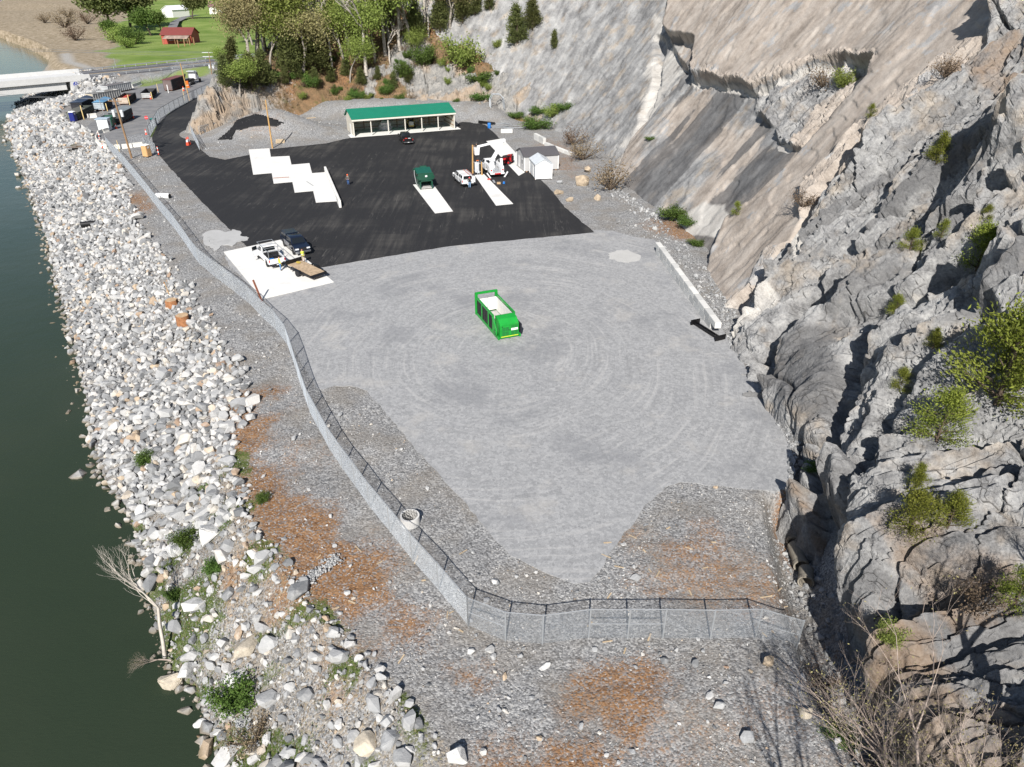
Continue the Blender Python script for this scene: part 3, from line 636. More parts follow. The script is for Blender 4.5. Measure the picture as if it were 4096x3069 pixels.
def concrete_mat(name, col=(.74, .73, .70), stain=.5):
    t = NT(name); w = t.coord(1, kind='World'); n = t.noise(w, .7, 6, .65); f = t.noise(w, 12, 3)
    c = t.ramp(t.math('ADD', t.math('MULTIPLY', n, .7), t.math('MULTIPLY', f, .3)), ((.3, tuple(q * .86 for q in col)), (.65, col)))
    c = t.mix(t.mapr(t.noise(w, .28, 5, .6), .56, .72, 0, stain), c, tuple(q * .72 for q in col))
    return t.done(c, .85, 0, t.bump(f, .2, .02), .25)
M_GRAVEL = gravel_yard_mat(); M_ASPH = asphalt_mat('fresh_asphalt'); M_CONC = concrete_mat('pale_concrete'); M_OLD = None
t = NT('old_grey_asphalt'); w_ = t.coord(1, kind='World'); n_ = t.noise(w_, .35, 6, .65)
M_OLD = t.done(t.mix(t.mapr(t.noise(w_, 1.5, 4, .7), .55, .75, 0, .4), t.ramp(n_, ((.3, (.14, .14, .145)), (.55, (.21, .21, .215)), (.75, (.26, .245, .225)))), (.30, .27, .23)), .9, 0, t.bump(t.noise(w_, 10, 3), .3, .02), .2)
GRV = [(985, 990), (1060, 1010), (1270, 1066), (1800, 978), (2380, 922), (2520, 945), (2640, 970), (2700, 1060), (2870, 1290), (2960, 1430), (3060, 1600), (3165, 1800), (3175, 1890), (3150, 1955), (2950, 1955), (2720, 1930), (2650, 1965), (2590, 2020), (2500, 2130), (2400, 2280), (2330, 2335), (2230, 2310), (2050, 2220),
       (1950, 2120), (1850, 2000), (1740, 1880), (1640, 1770), (1540, 1650), (1480, 1580), (1430, 1548), (1340, 1545), (1270, 1550), (1200, 1440), (1080, 1230), (985, 1130), (900, 1030)]
sheet_obj('gravel_yard', rag(smooth_poly(GS(GRV), 3), .5, .07, 3), .012, M_GRAVEL, .3, label='smooth grey crushed stone yard with curved tyre tracks')
sheet_obj('asphalt_yard', rag(GS(ASPH), 1.2, .05, 4), .034, M_ASPH, .2, label='fresh black asphalt yard and curving access road')
sheet_obj('facility_pavement', rag(GS(FACIL), 2, .12, 5), .02, M_OLD, .2, label='worn grey asphalt apron around the waste containers')
M_DUST = asphalt_mat('dusty_asphalt', 1.35, 1.7)
def pad(name, poly, z, label, mat=None): return sheet_obj(name, poly, z, mat or M_CONC, .3, 'structure', label)
pad('concrete_pad', GS([(895, 1010), (1130, 960), (1335, 1130), (1050, 1198)]), .09, 'large bright concrete pad under the white pickup', concrete_mat('scuffed_concrete', (.74, .73, .70), .8))
pad('concrete_spill', rag(smooth_poly(GS([(770, 940), (800, 948), (830, 925), (880, 922), (905, 930), (935, 918), (962, 930), (968, 946), (990, 950), (980, 965), (950, 968), (930, 985), (890, 982), (860, 1004), (835, 985), (800, 975)]), 4), .4, .12, 9), .05, 'pale spread of spilled concrete beside the asphalt', concrete_mat('washed_concrete', (.44, .44, .435), 1.0))
STEP = [[(995, 600), (1078, 595), (1094, 693), (1013, 700)], [(1075, 630), (1158, 626), (1182, 728), (1095, 736)], [(1155, 662), (1238, 655), (1266, 764), (1179, 772)], [(1236, 696), (1303, 691), (1352, 806), (1264, 812)]]
for i, q in enumerate(STEP): pad('concrete_pad', GS(q), .085 + .004 * i, ['first of four stepped concrete pads, beside the covered heap', 'second of four stepped concrete pads', 'third of four stepped concrete pads', 'last of four stepped concrete pads, against the low wall'][i])
pad('concrete_strip', GS([(1652, 740), (1730, 735), (1812, 847), (1740, 855)]), .06, 'concrete strip under the dark green compactor')
pad('concrete_strip', GS([(1898, 702), (1936, 698), (2053, 817), (1984, 824)]), .06, 'concrete strip in front of the electrical panel')
pad('concrete_apron', GS([(1945, 566), (2010, 555), (2070, 620), (2100, 690), (2075, 705)]), .055, 'pale concrete apron beside the garden sheds')
sheet_obj('gravel_spill', rag(smooth_poly(GS([(2430, 1020), (2470, 1004), (2520, 1004), (2558, 1022), (2540, 1042), (2480, 1048)]), 4), .3, .2, 12), .03, concrete_mat('pale_fines', (.48, .475, .46), .8), .1, label='pale round spill of stone dust near the block wall')
a, b_ = G(1303, 692), G(1362, 832); w = MB(); w.bar((a.x, a.y, .55), (b_.x, b_.y, .55), .35, 1.1); w.build('retaining_wall', M_CONC, bevel=.03, label='low concrete wall along the stepped pads', cat='wall')
# highway with bridge and guard rails
M_ROAD = asphalt_mat('worn_road', 5.5, .4)
sheet_obj('highway', ROADP, 2.03, M_ROAD, .4, label='two lane highway behind the waste containers')
def lerp2(A, B, t): return [tuple(Vector(a).lerp(Vector(b), t)) for a, b in zip(A, B)]
def ribbon(name, line, w, z, mat, label):
    b = MB()
    for p, q in zip(line[:-1], line[1:]): b.bar((p[0], p[1], z), (q[0], q[1], z), w, .01)
    return b.build(name, mat, kind='structure', label=label)
M_YEL = M('road_yellow', (.62, .38, .06), .8); M_WHT = M('road_white', (.7, .7, .68), .8)
ribbon('lane_marking', lerp2(ROADN, ROADF, .48), .35, 2.04, M_YEL, 'yellow centre line of the highway')
for tt, la in ((.16, 'white edge line on the near side of the highway'), (.82, 'white edge line on the far side of the highway')): ribbon('edge_line', lerp2(ROADN, ROADF, tt), .22, 2.04, M_WHT, la)
M_GALV = M('galvanised_steel', (.50, .52, .54), .45, .55, .12, 2)
def guard_rail(line, label, step=3.8):
    pts = [Vector((p[0], p[1], 2.0)) for p in line]; t0 = thing('guard_rail', pts[0], 0, label, 'guard rail', 'guard rails along the highway'); org = pts[0]
    L = [0]
    for p, q in zip(pts[:-1], pts[1:]): L.append(L[-1] + (q - p).length)
    def pt(s):
        for i in range(len(pts) - 1):
            if s <= L[i + 1] + 1e-6: return pts[i].lerp(pts[i + 1], (s - L[i]) / (L[i + 1] - L[i]))
        return pts[-1]
    n = int(L[-1] / step); pm = MB().span((-.09, -.09, -.6), (.09, .09, .85)).mesh('rail_post', M_GALV)
    for i in range(n + 1): o = put(bpy.data.objects.new('rail_post', pm), t0); o.location = pt(i * step) - org
    b = MB()
    for i in range(n):
        for zz in (.62, .78): b.bar(pt(i * step) - org + Vector((0, 0, zz)), pt((i + 1) * step) - org + Vector((0, 0, zz)), .12, .14)
    b.build('rail_beam', M_GALV, t0)
guard_rail([Vector(p) for p in lerp2(ROADN, ROADF, .04)][:3], 'galvanised guard rail on the yard side of the highway')
guard_rail([Vector(p) for p in lerp2(ROADN, ROADF, .96)][:3], 'galvanised guard rail on the meadow side of the highway')
br = thing('bridge', (-128.8, 237, 0), 0, 'pale concrete highway bridge over the river', 'bridge')
def bl(p): return Vector((p[0] + 128.8, p[1] - 237, p[2]))
a0 = Vector((-128.8, 237)); a1 = Vector((-139.5, 251)); dirb = (Vector((-160, 206)) - a0).normalized(); e0 = a0 + dirb * 140; e1 = a1 + dirb * 140
nb = Vector((a1 - a0)).normalized()
M_BR = concrete_mat('bridge_concrete', (.62, .62, .61), .3)
b = MB(); b.add([bl((*p, z)) for z in (1.35, 2.02) for p in (a0, a1, e1, e0)], [(3, 2, 1, 0), (4, 5, 6, 7), (0, 1, 5, 4), (1, 2, 6, 5), (2, 3, 7, 6), (3, 0, 4, 7)]); b.build('deck', M_BR, br)
for (p, q, s) in ((a0, e0, 1), (a1, e1, -1)):
    pp = p + nb * .25 * s; qq_ = q + nb * .25 * s
    b = MB(); b.bar(bl((*pp, 2.5)), bl((*qq_, 2.5)), .45, .96); b.build('parapet', M_BR, br)
for k in range(4):
    p = a0.lerp(a1, .06 + .29 * k); q = e0.lerp(e1, .06 + .29 * k); b = MB(); b.bar(bl((*(p + dirb * 7), .2)), bl((*q, .2)), .7, 2.2); b.build('girder', M_BR, br, .05)
ab = MB(); am = (a0 + a1) / 2 + dirb * 3.4; rzb = math.atan2(dirb.y, dirb.x); ab.box(bl((am.x, am.y, -1.2)), (7, (a1 - a0).length + .02, 5), rzb); ab.build('abutment', M_BR, br)
for k in (45, 90):
    pm_ = (a0 + a1) / 2 + dirb * k; b = MB(); b.box(bl((pm_.x, pm_.y, -4)), (1.6, (a1 - a0).length - 1, 10), rzb); b.build('pier', M_BR, br)
pe = a0 + dirb * 4.4 - nb * .06; b = MB(); rr = []
M_SEAL = M('blue_seal', (.03, .05, .32), .6)
mt = Matrix.Translation(bl((pe.x, pe.y, 0.45))) @ Matrix.Rotation(rzb, 4, 'Z') @ Matrix.Rotation(R(90), 4, 'X')
def ringpts(r, n=24): return [(r * math.cos(2 * math.pi * i / n), r * math.sin(2 * math.pi * i / n)) for i in range(n)]
b.prism(ringpts(.75), -.05, .06, mt); b.build('round_seal', M_SEAL, br)
b = MB()
for a in (90, 210, 330): b.prism([((.3 if k % 2 == 0 else .13) * math.sin(R(36 * k)) + .36 * math.cos(R(a)), (.3 if k % 2 == 0 else .13) * math.cos(R(36 * k)) + .36 * math.sin(R(a))) for k in range(10)], -.08, .09, mt)
b.build('star_emblem', M_BR, br)

# ------------------------------------------------------------------ chain link fences
M_WIRE = M('galvanised_wire', (.40, .43, .46), .45, .3, .1, 2, spec=.4); M_POST = M('fence_post', (.42, .44, .46), .45, .5, .12, 2); M_DARKP = M('black_fence_post', (.05, .055, .055), .5, .2)
def fabric(b, p, q, h, sp, r, z0=.03):
    p = Vector(p); q = Vector(q); L = (Vector((q.x, q.y)) - Vector((p.x, p.y))).length; k = int((L + h) / sp)
    d = (q - p); n = Vector((-d.y, d.x, 0)).normalized() * r
    def at_(s, z): return p + d * (s / L) + Vector((0, 0, z0 + z))
    for sg in (1, -1):
        for i in range(k + 1):
            c = -h + i * sp if sg == 1 else i * sp
            s0, s1 = (max(c, 0), min(c + h, L)) if sg == 1 else (max(c - h, 0), min(c, L))
            if s1 - s0 < .02: continue
            zA, zB = (s0 - c, s1 - c) if sg == 1 else (c - s0, c - s1)
            A, B = at_(s0, zA), at_(s1, zB); up = Vector((0, 0, 1)) * r; o1 = n * sg
            vs = [A + n, A - n, A + up, B + n, B - n, B + up]
            b.add(vs, ((0, 1, 4, 3), (1, 2, 5, 4), (2, 0, 3, 5)))
def fence(line, label, h=2.15, sp=.08, wr=.005, post=3.0, pm=None, group=None, tall=(), name='chain_link_fence', rails=True, mid=()):
    pts = [Vector(p) for p in line]; out = []
    for a, b in zip(pts[:-1], pts[1:]):
        k = max(1, round((b - a).length / post)); out += [a.lerp(b, i / k) for i in range(k)]
    out.append(pts[-1]); out = [Vector((p.x, p.y, ground_z(p.x, p.y))) for p in out]; org = out[0].copy()
    t0 = thing(name, org, 0, label, 'fence', group); loc = [p - org for p in out]
    m = MB().tube((0, 0, -.3), (0, 0, h + .05), .045, n=6).mesh('fence_post', pm or M_POST)
    for i, p in enumerate(loc):
        o = put(bpy.data.objects.new('fence_post', m), t0); o.location = p
        if i in tall: o.scale = (1.5, 1.5, 1.15)
    if rails:
        b = MB()
        for p, q in zip(loc[:-1], loc[1:]): b.tube(p + Vector((0, 0, h)), q + Vector((0, 0, h)), .03, n=5, caps=False)
        b.build('top_rail', pm or M_POST, t0)
    for i in mid:
        b = MB(); b.tube(loc[i] + Vector((0, 0, h * .5)), loc[i + 1] + Vector((0, 0, h * .5)), .026, n=5); b.build('brace_rail', M_POST, t0)
    b = MB()
    for p, q in zip(loc[:-1], loc[1:]): fabric(b, p, q, h - .06, sp, wr)
    b.build('wire_mesh', M_WIRE, t0, kind='stuff')
    return t0, out
FL = GS([(432, 592), (500, 665), (560, 740), (630, 830), (700, 920), (750, 990), (800, 1060), (870, 1118), (940, 1170), (1000, 1220), (1050, 1270), (1105, 1320), (1150, 1380), (1172, 1440), (1190, 1500), (1240, 1650), (1320, 1800), (1480, 2030), (1650, 2240), (1873, 2503)])
fence(FL, 'long galvanised chain link fence along the top of the river bank', tall=(0,), wr=.004)
fence(GS([(1873, 2503), (2022, 2562), (2170, 2572), (2355, 2550), (2510, 2552), (2650, 2555), (2840, 2560), (3020, 2558), (3193, 2568)]), 'short chain link fence closing the near end of the yard at the rock', post=2.4, wr=.005, mid=(0, 3, 4, 7))
fence(GS([(600, 548), (641, 475), (700, 438), (770, 400), (848, 362)]), 'chain link fence on dark posts between the container apron and the access road', pm=M_DARKP, post=4, sp=.16, wr=.007)
fence(GS([(530, 350), (565, 336), (610, 330), (652, 321), (687, 311), (765, 296), (830, 288)]), 'chain link fence below the highway embankment', post=6, sp=.2, wr=.008)
fence(GS([(520, 590), (600, 575)]), 'short chain link return beside the entrance barriers', post=4, sp=.14, wr=.006)
def gate(pa, pb, label, h=2.0):
    a, b_ = G(*pa), G(*pb); t0 = thing('gate_leaf', a, 0, label, 'gate', 'chain link gate leaves at the entrance'); q = b_ - a; b = MB()
    Z = lambda z: Vector((0, 0, z))
    for A, B in ((Z(.1), Z(h)), (q + Z(.1), q + Z(h)), (Z(h), q + Z(h)), (Z(.1), q + Z(.1)), (Z(h / 2), q + Z(h / 2)), (Z(.1), q + Z(h))): b.tube(A, B, .04, n=5)
    b.build('gate_frame', M_POST, t0); b = MB(); fabric(b, Vector((0, 0, .06)), q + Vector((0, 0, .06)), h - .1, .14, .006); b.build('wire_mesh', M_WIRE, t0, kind='stuff')
gate((578, 592), (627, 617), 'open gate leaf beside the tan portable toilet'); gate((768, 540), (800, 604), 'open gate leaf right of the access road'); gate((800, 545), (868, 530), 'chain link gate leaf below the rocky nose')

# ------------------------------------------------------------------ concrete blocks, barriers
def stone_mat(name, lo, hi, rnd_amt=1.0):
    t = NT(name); oi = t.new('ShaderNodeObjectInfo'); w = t.coord(1); n = t.noise(w, 1.2, 5, .65)
    c = t.mix(t.math('ADD', t.math('MULTIPLY', oi.outputs['Random'], .6 * rnd_amt), t.math('MULTIPLY', n, .45)), lo, hi)
    return t.done(c, .9, 0, t.bump(t.noise(w, 7, 4, .65), .4, .05), .2)
M_BLOCK = stone_mat('cast_concrete_block', (.42, .42, .41), (.74, .73, .70))
bm_ = MB().span((-.9, -.32, 0), (.9, .32, .61)).mesh('block', M_BLOCK, .025)
wl_ = thing('block_wall', G(2632, 1012), 0, 'two course wall of big concrete blocks at the foot of the rock face', 'wall')
A = G(2632, 1012); B = G(2868, 1338); d = (B - A); Lw = d.length; d.normalize(); rzw = math.atan2(d.y, d.x)
for c in (0, 1):
    n = int(Lw / 1.83)
    for i in range(n + (1 if c else 0)):
        s = (i + .5) * 1.83 - (.55 if c else 0); o = put(bpy.data.objects.new('block', bm_), wl_)
        p = d * s; o.location = (p.x, p.y, c * .615); o.rotation_euler[2] = rzw + rnd.uniform(-.004, .004)
def blockrow(pa, pb, courses, label, n):
    A = G(*pa); B = G(*pb); d = (B - A); t0 = thing('block_wall', A, 0, label, 'wall'); rz = math.atan2(d.y, d.x)
    for c in range(courses):
        for i in range(n): o = put(bpy.data.objects.new('block', bm_), t0); p = d * ((i + .5) / n); o.location = (p.x, p.y, c * .615); o.rotation_euler[2] = rz; o.scale[0] = d.length / n / 1.84
blockrow((2140, 557), (2178, 578), 2, 'stub of stacked pale blocks below the bushes', 2); blockrow((2182, 582), (2282, 622), 1, 'single row of pale blocks beyond the grey garden shed', 5)
b = MB().side([(-.3, 0), (.3, 0), (.24, .12), (.12, .38), (.09, .85), (-.09, .85), (-.12, .38), (-.24, .12)], -1.15, 1.15); jm = b.mesh('barrier', M('barrier_concrete', (.66, .645, .60), .9, 0, .12, 1.5, .3, dirt=.4), .02)
JB = [((430, 597), (405, 588)), ((402, 586), (388, 568)), ((387, 564), (392, 546)), ((394, 541), (412, 533)), ((415, 533), (434, 527)), ((443, 598), (481, 596)), ((492, 595), (528, 592)), ((536, 590), (570, 586))]
for k, (pa, pb) in enumerate(JB):
    A, B = G(*pa), G(*pb); o = put(bpy.data.objects.new('concrete_barrier', jm), None, ['nearest white concrete barrier of the curved row by the guard booth', 'second white barrier of the curved row', 'middle white barrier of the curved row', 'fourth white barrier of the curved row', 'farthest white barrier of the curved row, touching the booth', 'left white barrier of the straight row', 'middle white barrier of the straight row', 'right white barrier of the straight row, by the tan toilet'][k], 'barrier', 'curved row of barriers' if k < 5 else 'straight row of barriers')
    o.location = (A + B) / 2 + Vector((0, 0, .02)); o.rotation_euler[2] = math.atan2((B - A).y, (B - A).x) - R(90); o.scale[1] = max(.8, (B - A).length / 2.3)
for k, (pa, pb, la) in enumerate((((352, 474), (388, 470), 'white concrete barrier between the guard booth and the open container'), ((530, 352), (565, 340), 'pale concrete barrier behind the grey ribbed container'))):
    A, B = G(*pa), G(*pb); o = put(bpy.data.objects.new('concrete_barrier', jm), None, la, 'barrier'); o.location = (A + B) / 2 + Vector((0, 0, .02)); o.rotation_euler[2] = math.atan2((B - A).y, (B - A).x) - R(90); o.scale = (1.3, max(.8, (B - A).length / 2.3), 1.15)
o = put(bpy.data.objects.new('concrete_block', bm_), None, 'lone pale concrete block beside the steel scrap near the slope', 'block'); o.location = G(2027, 532); o.scale = (1.4, 1.4, 1.3)
# ------------------------------------------------------------------ buildings
def zat(x, y, v):
    k = (1534.5 - v) / FPX; return CAM_H + (k * CT * y - ST * y) / (CT + k * ST)
M_GLASS = NT('dark_glass').done((.012, .015, .018), .05, 0, None, .6)
def ribbed(name, col, pitch=.3, axis=0, rough=.45, metal=0, depth=.03, dirt=0.0, spec=.4):
    "sheet metal with trapezoidal ribs (relief too fine to pick apart)"
    if name in _MC: return _MC[name]
    t = NT(name); c = t.coord(1); sx = t.new('ShaderNodeSeparateXYZ'); t.link(c, sx.inputs[0])
    fr = t.math('ABSOLUTE', t.math('SUBTRACT', t.math('FRACT', t.math('MULTIPLY', sx.outputs[axis], 1 / pitch)), .5))
    hgt = t.mapr(fr, .3, .42); n = t.noise(c, .8, 5, .65)
    cc = t.mix(n, tuple(q * .82 for q in col), tuple(min(1, q * 1.15) for q in col))
    if dirt: cc = t.mix(t.mapr(t.noise(c, 1.1, 6, .7), .5, .66, 0, dirt), cc, (.16, .065, .03))
    _MC[name] = t.done(cc, rough, metal, t.bump(hgt, .8, depth), spec); return _MC[name]
M_WOOD = M('framing_timber', (.30, .17, .09), .8, 0, .25, 4); M_TIMB = M('weathered_board', (.46, .36, .24), .85, 0, .25, 5, .2); M_CREAM = M('cream_trim', (.66, .63, .56), .6, 0, .06)
# open pole shed: origin at the front left post, x along the front, y to the rear
A = G(1418, 549); B = G(1818, 517.5); d = B - A; SL = d.length; rzs = math.atan2(d.y, d.x); SDP = 7.3
sh = thing('pole_shed', A, rzs, 'open fronted pole shed with a green metal roof and cream posts', 'shed')
FH, BH = 3.75, 3.35
M_GROOF = ribbed('green_metal_roof', (.012, .185, .115), .42, 0, .45); M_SIDE = ribbed('cream_siding', (.60, .56, .48), .25, 1, .6); M_SIDEB = ribbed('cream_siding_rear', (.60, .58, .53), .25, 0, .6)
pad_ = MB().span((-.9, -.55, -.1), (SL + 1.3, SDP + .3, .1)); pad_.build('floor_slab', M_CONC, sh)
ry_ = SDP * .62; RH = 5.0
def roofslab(y0, z0, y1, z1, x0, x1, th=.09): return MB().add([(x0, y0, z0), (x1, y0, z0), (x1, y1, z1), (x0, y1, z1), (x0, y0, z0 - th), (x1, y0, z0 - th), (x1, y1, z1 - th), (x0, y1, z1 - th)], ((0, 1, 2, 3), (7, 6, 5, 4), (0, 4, 5, 1), (1, 5, 6, 2), (2, 6, 7, 3), (3, 7, 4, 0)))
roofslab(-.45, FH - .12, ry_, RH, -.35, SL + .35).build('roof', M_GROOF, sh); roofslab(ry_ + .01, RH, SDP + .4, BH - .1, -.35, SL + .35).build('roof', M_GROOF, sh)
MB().span((-.33, -.42, FH - .55), (SL + .33, -.3, FH - .22)).build('fascia', M_CREAM, sh)
for i in range(7):
    x = SL * i / 6; MB().span((x - .09, -.12, .1), (x + .09, .08, FH - .25)).build('post', M_CREAM, sh)
MB().add([(0, .09, .1), (0, SDP, .1), (0, SDP, BH - .2), (0, ry_, RH - .2), (0, .09, FH - .2), (.06, .09, .1), (.06, SDP, .1), (.06, SDP, BH - .2), (.06, ry_, RH - .2), (.06, .09, FH - .2)], ((0, 1, 2, 3, 4), (9, 8, 7, 6, 5), (0, 5, 6, 1), (1, 6, 7, 2), (2, 7, 8, 3), (3, 8, 9, 4), (4, 9, 5, 0))).build('end_wall', M_SIDE, sh)
x = SL; MB().add([(x - .06, .09, .1), (x - .06, SDP, .1), (x - .06, SDP, BH - .2), (x - .06, ry_, RH - .2), (x - .06, .09, FH - .2), (x, .09, .1), (x, SDP, .1), (x, SDP, BH - .2), (x, ry_, RH - .2), (x, .09, FH - .2)], ((0, 1, 2, 3, 4), (9, 8, 7, 6, 5), (0, 5, 6, 1), (1, 6, 7, 2), (2, 7, 8, 3), (3, 8, 9, 4), (4, 9, 5, 0))).build('end_wall', M_SIDE, sh)
MB().span((.07, SDP - .06, .1), (SL - .07, SDP, BH - .18)).build('rear_wall', M_SIDEB, sh)
for zz in (.5, 1.4, 2.3): MB().span((.1, SDP - .14, zz), (SL - .1, SDP - .065, zz + .12)).build('girt', M_WOOD, sh)
for i in range(1, 6): x = SL * i / 6; MB().span((x - .08, SDP - .3, .1), (x + .08, SDP - .15, BH - .2)).build('rear_post', M_WOOD, sh)
for zz in (.8, 1.7, 2.6): MB().span((SL - .14, .2, zz), (SL - .065, SDP - .2, zz + .1)).build('girt', M_WOOD, sh)
MB().span((-.05, 2.6, .1), (-.012, 3.6, 2.2)).build('side_door', M('white_door', (.74, .74, .72), .5), sh)
# small portable sheds
def gable_shed(name, org, rz, w, l, h, rise, wall, roof, label, trim, door=None, win=False):
    t = thing(name, org, rz, label, 'shed'); b = MB()
    # ridge along y; gable front at y = 0
    pr = [(0, .15), (w, .15), (w, h), (w / 2, h + rise), (0, h)]
    MB().side(pr, 0, l).build('wall', wall, t)
    for s in (0, 1):
        x0 = -.15 if s == 0 else w + .15; e = h - rise * .3 / w + .03; th = .07
        b = MB().add([(x0, -.15, e), (w / 2, -.15, h + rise + .05), (w / 2, l + .15, h + rise + .05), (x0, l + .15, e), (x0, -.15, e + th), (w / 2, -.15, h + rise + .05 + th), (w / 2, l + .15, h + rise + .05 + th), (x0, l + .15, e + th)], ((0, 1, 2, 3), (7, 6, 5, 4), (0, 4, 5, 1), (1, 5, 6, 2), (2, 6, 7, 3), (3, 7, 4, 0))); b.build('roof', roof, t)
    for x in (0, w):
        for y in (0, l): MB().box((x, y, h / 2 + .05), (.12, .12, h - .06)).build('corner_trim', trim, t)
    for y in (.4, l - .4): MB().span((-.05, y - .1, 0), (w + .05, y + .1, .15)).build('skid', M_WOOD, t)
    return t
M_WSID = ribbed('white_siding', (.68, .70, .72), .2, 2, .6, depth=.015); M_GSID = ribbed('grey_siding', (.46, .46, .46), .2, 2, .6, depth=.015); M_WTRIM = M('white_trim', (.78, .78, .77), .5, 0, .05)
M_DROOF = ribbed('charcoal_metal_roof', (.10, .095, .10), .3, 1, .4); M_LROOF = ribbed('pale_metal_roof', (.62, .66, .70), .3, 1, .35)
# white shed: near corner, doors on the left side facing the yard
a = G(2142, 721); c = G(2207, 718); d = (c - a); rz = math.atan2(d.y, d.x); wd = d.length; bL = G(2103, 695)
ws = gable_shed('garden_shed', a, rz, wd, 4.9, 2.55, .75, M_WSID, M_LROOF, 'white gable shed with double doors facing the asphalt', M_WTRIM)
for k in (0, 1): d_ = MB().span((-.06, 1.5 + k * .82, .25), (-.012, 2.28 + k * .82, 2.1)).build('door', M_WTRIM, ws); MB().span((-.075, 1.62 + k * .82, 1.3), (-.062, 2.16 + k * .82, 1.9)).build('door_panel', M('pale_panel', (.6, .62, .64), .6), d_)
gs_ = gable_shed('garden_shed', G(2101, 691), rz + R(6), 5.6, 3.3, 2.7, .8, M_GSID, M_DROOF, 'grey shed with a charcoal roof behind the white shed', M_WTRIM)
# turn the grey one so that its ridge runs across
gs_.rotation_euler[2] = rz - R(90) + R(4); gs_.location = G(2066, 668) ; 
for o_ in list(gs_.children): bpy.data.objects.remove(o_)
bpy.data.objects.remove(gs_)
a2 = G(2098, 690); f2 = G(2066, 664); dd_ = f2 - a2; rz2 = math.atan2(dd_.y, dd_.x) - R(90)
gs_ = thing('garden_shed', a2, rz2, 'grey shed with a charcoal roof and side door behind the white shed', 'shed')
W2, L2, H2, R2 = 6.2, max(3.2, dd_.length), 2.75, .85            # gable end faces the asphalt (x = 0 plane), ridge along x
v_ = [(0, 0, .2), (0, L2, .2), (0, L2, H2), (0, L2 / 2, H2 + R2), (0, 0, H2)]; MB().add(v_ + [(W2, y, z) for _, y, z in v_], ((0, 1, 2, 3, 4), (9, 8, 7, 6, 5), (0, 5, 6, 1), (1, 6, 7, 2), (2, 7, 8, 3), (3, 8, 9, 4), (4, 9, 5, 0))).build('wall', M_GSID, gs_)
for y0, y1 in ((-.2, L2 / 2), (L2 + .2, L2 / 2)):
    e = H2 - .12; MB().add([(-.2, y0, e), (W2 + .2, y0, e), (W2 + .2, y1, H2 + R2 + .04), (-.2, y1, H2 + R2 + .04), (-.2, y0, e + .08), (W2 + .2, y0, e + .08), (W2 + .2, y1, H2 + R2 + .12), (-.2, y1, H2 + R2 + .12)], ((3, 2, 1, 0), (4, 5, 6, 7), (0, 1, 5, 4), (1, 2, 6, 5), (2, 3, 7, 6), (3, 0, 4, 7))).build('roof', ribbed('charcoal_roof_x', (.10, .095, .10), .3, 0, .4), gs_)
for x in (0, W2):
    for y in (0, L2): MB().box((x, y, 1.5), (.13, .13, 2.5)).build('corner_trim', M_WTRIM, gs_)
MB().span((-.05, L2 * .55, .3), (-.01, L2 * .55 + .95, 2.25)).build('door', M_WTRIM, gs_)
wn = MB().span((-.05, L2 * .18, 1.1), (-.012, L2 * .18 + .7, 2.05)).build('window', M_WTRIM, gs_); MB().span((-.06, L2 * .18 + .1, 1.2), (-.052, L2 * .18 + .6, 1.95)).build('pane', M_GLASS, wn)
for x in (.4, W2 - .4): MB().span((x - .1, -.05, 0), (x + .1, L2 + .05, .2)).build('skid', M_WOOD, gs_)
# guard booth
a = G(439, 526); c = G(456, 516); e = G(412, 518); d = c - a; rz = math.atan2(d.y, d.x)
gb = thing('guard_booth', a, rz, 'small pale grey guard booth with a flat blue grey roof', 'booth'); BW, BD, BHH = 2.0, 2.2, 2.5
MB().span((0, 0, .1), (BW, BD, BHH)).build('wall', M('booth_panel', (.66, .69, .70), .5, 0, .06), gb, .02); MB().span((-.2, -.2, BHH), (BW + .2, BD + .25, BHH + .16)).build('roof', M('booth_roof', (.42, .50, .58), .4, .1), gb, .03)
MB().span((.3, -.03, .15), (1.25, -.005, 2.15)).build('door', M('booth_door', (.60, .62, .64), .5), gb); MB().span((.42, -.045, 1.1), (1.1, -.032, 2.0)).build('door_window', M_GLASS, gb)
w_o = MB().span((-.03, .5, 1.2), (-.005, 1.6, 1.95)).build('window', M_WTRIM, gb); MB().span((-.04, .6, 1.28), (-.032, 1.5, 1.87)).build('pane', M('milky_pane', (.78, .80, .82), .3), w_o)
# portable toilets
def toilet(px, px2, body, roof, label, vent=True):
    a, c = G(*px), G(*px2); d = c - a; t = thing('portable_toilet', a, math.atan2(d.y, d.x), label, 'portable toilet'); w = 1.2
    MB().loft([[(0, 0, .08), (w, 0, .08), (w, w, .08), (0, w, .08)], [(.04, .04, 2.05), (w - .04, .04, 2.05), (w - .04, w - .04, 2.05), (.04, w - .04, 2.05)]]).build('cabin', body, t, .04)
    MB().loft([[(-.02, -.02, 2.06), (w + .02, -.02, 2.06), (w + .02, w + .02, 2.06), (-.02, w + .02, 2.06)], [(.12, .1, 2.22), (w - .12, .1, 2.22), (w - .12, w - .1, 2.22), (.12, w - .1, 2.22)], [(.3, .3, 2.3), (w - .3, .3, 2.3), (w - .3, w - .3, 2.3), (.3, w - .3, 2.3)]]).build('roof', roof, t, .03)
    MB().span((-.02, -.02, 0), (w + .02, w + .02, .08)).build('skid_base', M('black_plastic', (.02, .02, .02), .6), t)
    dr = MB().span((.14, .005, .16), (w - .14, .03, 1.95)).build('door', body, t); dr.location = (0, -.012, 0)
    MB().span((.4, -.02, 1.55), (.8, -.008, 1.85)).build('logo_plate', M('white_sticker', (.8, .8, .8), .5), t)
    MB().tube((w - .25, w - .2, .3), (w - .25, w - .2, 2.5), .05).build('vent_pipe', M('black_plastic', (.02, .02, .02), .6), t)
    return t
toilet((592, 630), (612, 624), M('tan_plastic', (.56, .34, .16), .55, 0, .08), M('white_plastic', (.78, .78, .76), .5), 'tan portable toilet with a white roof by the gate')
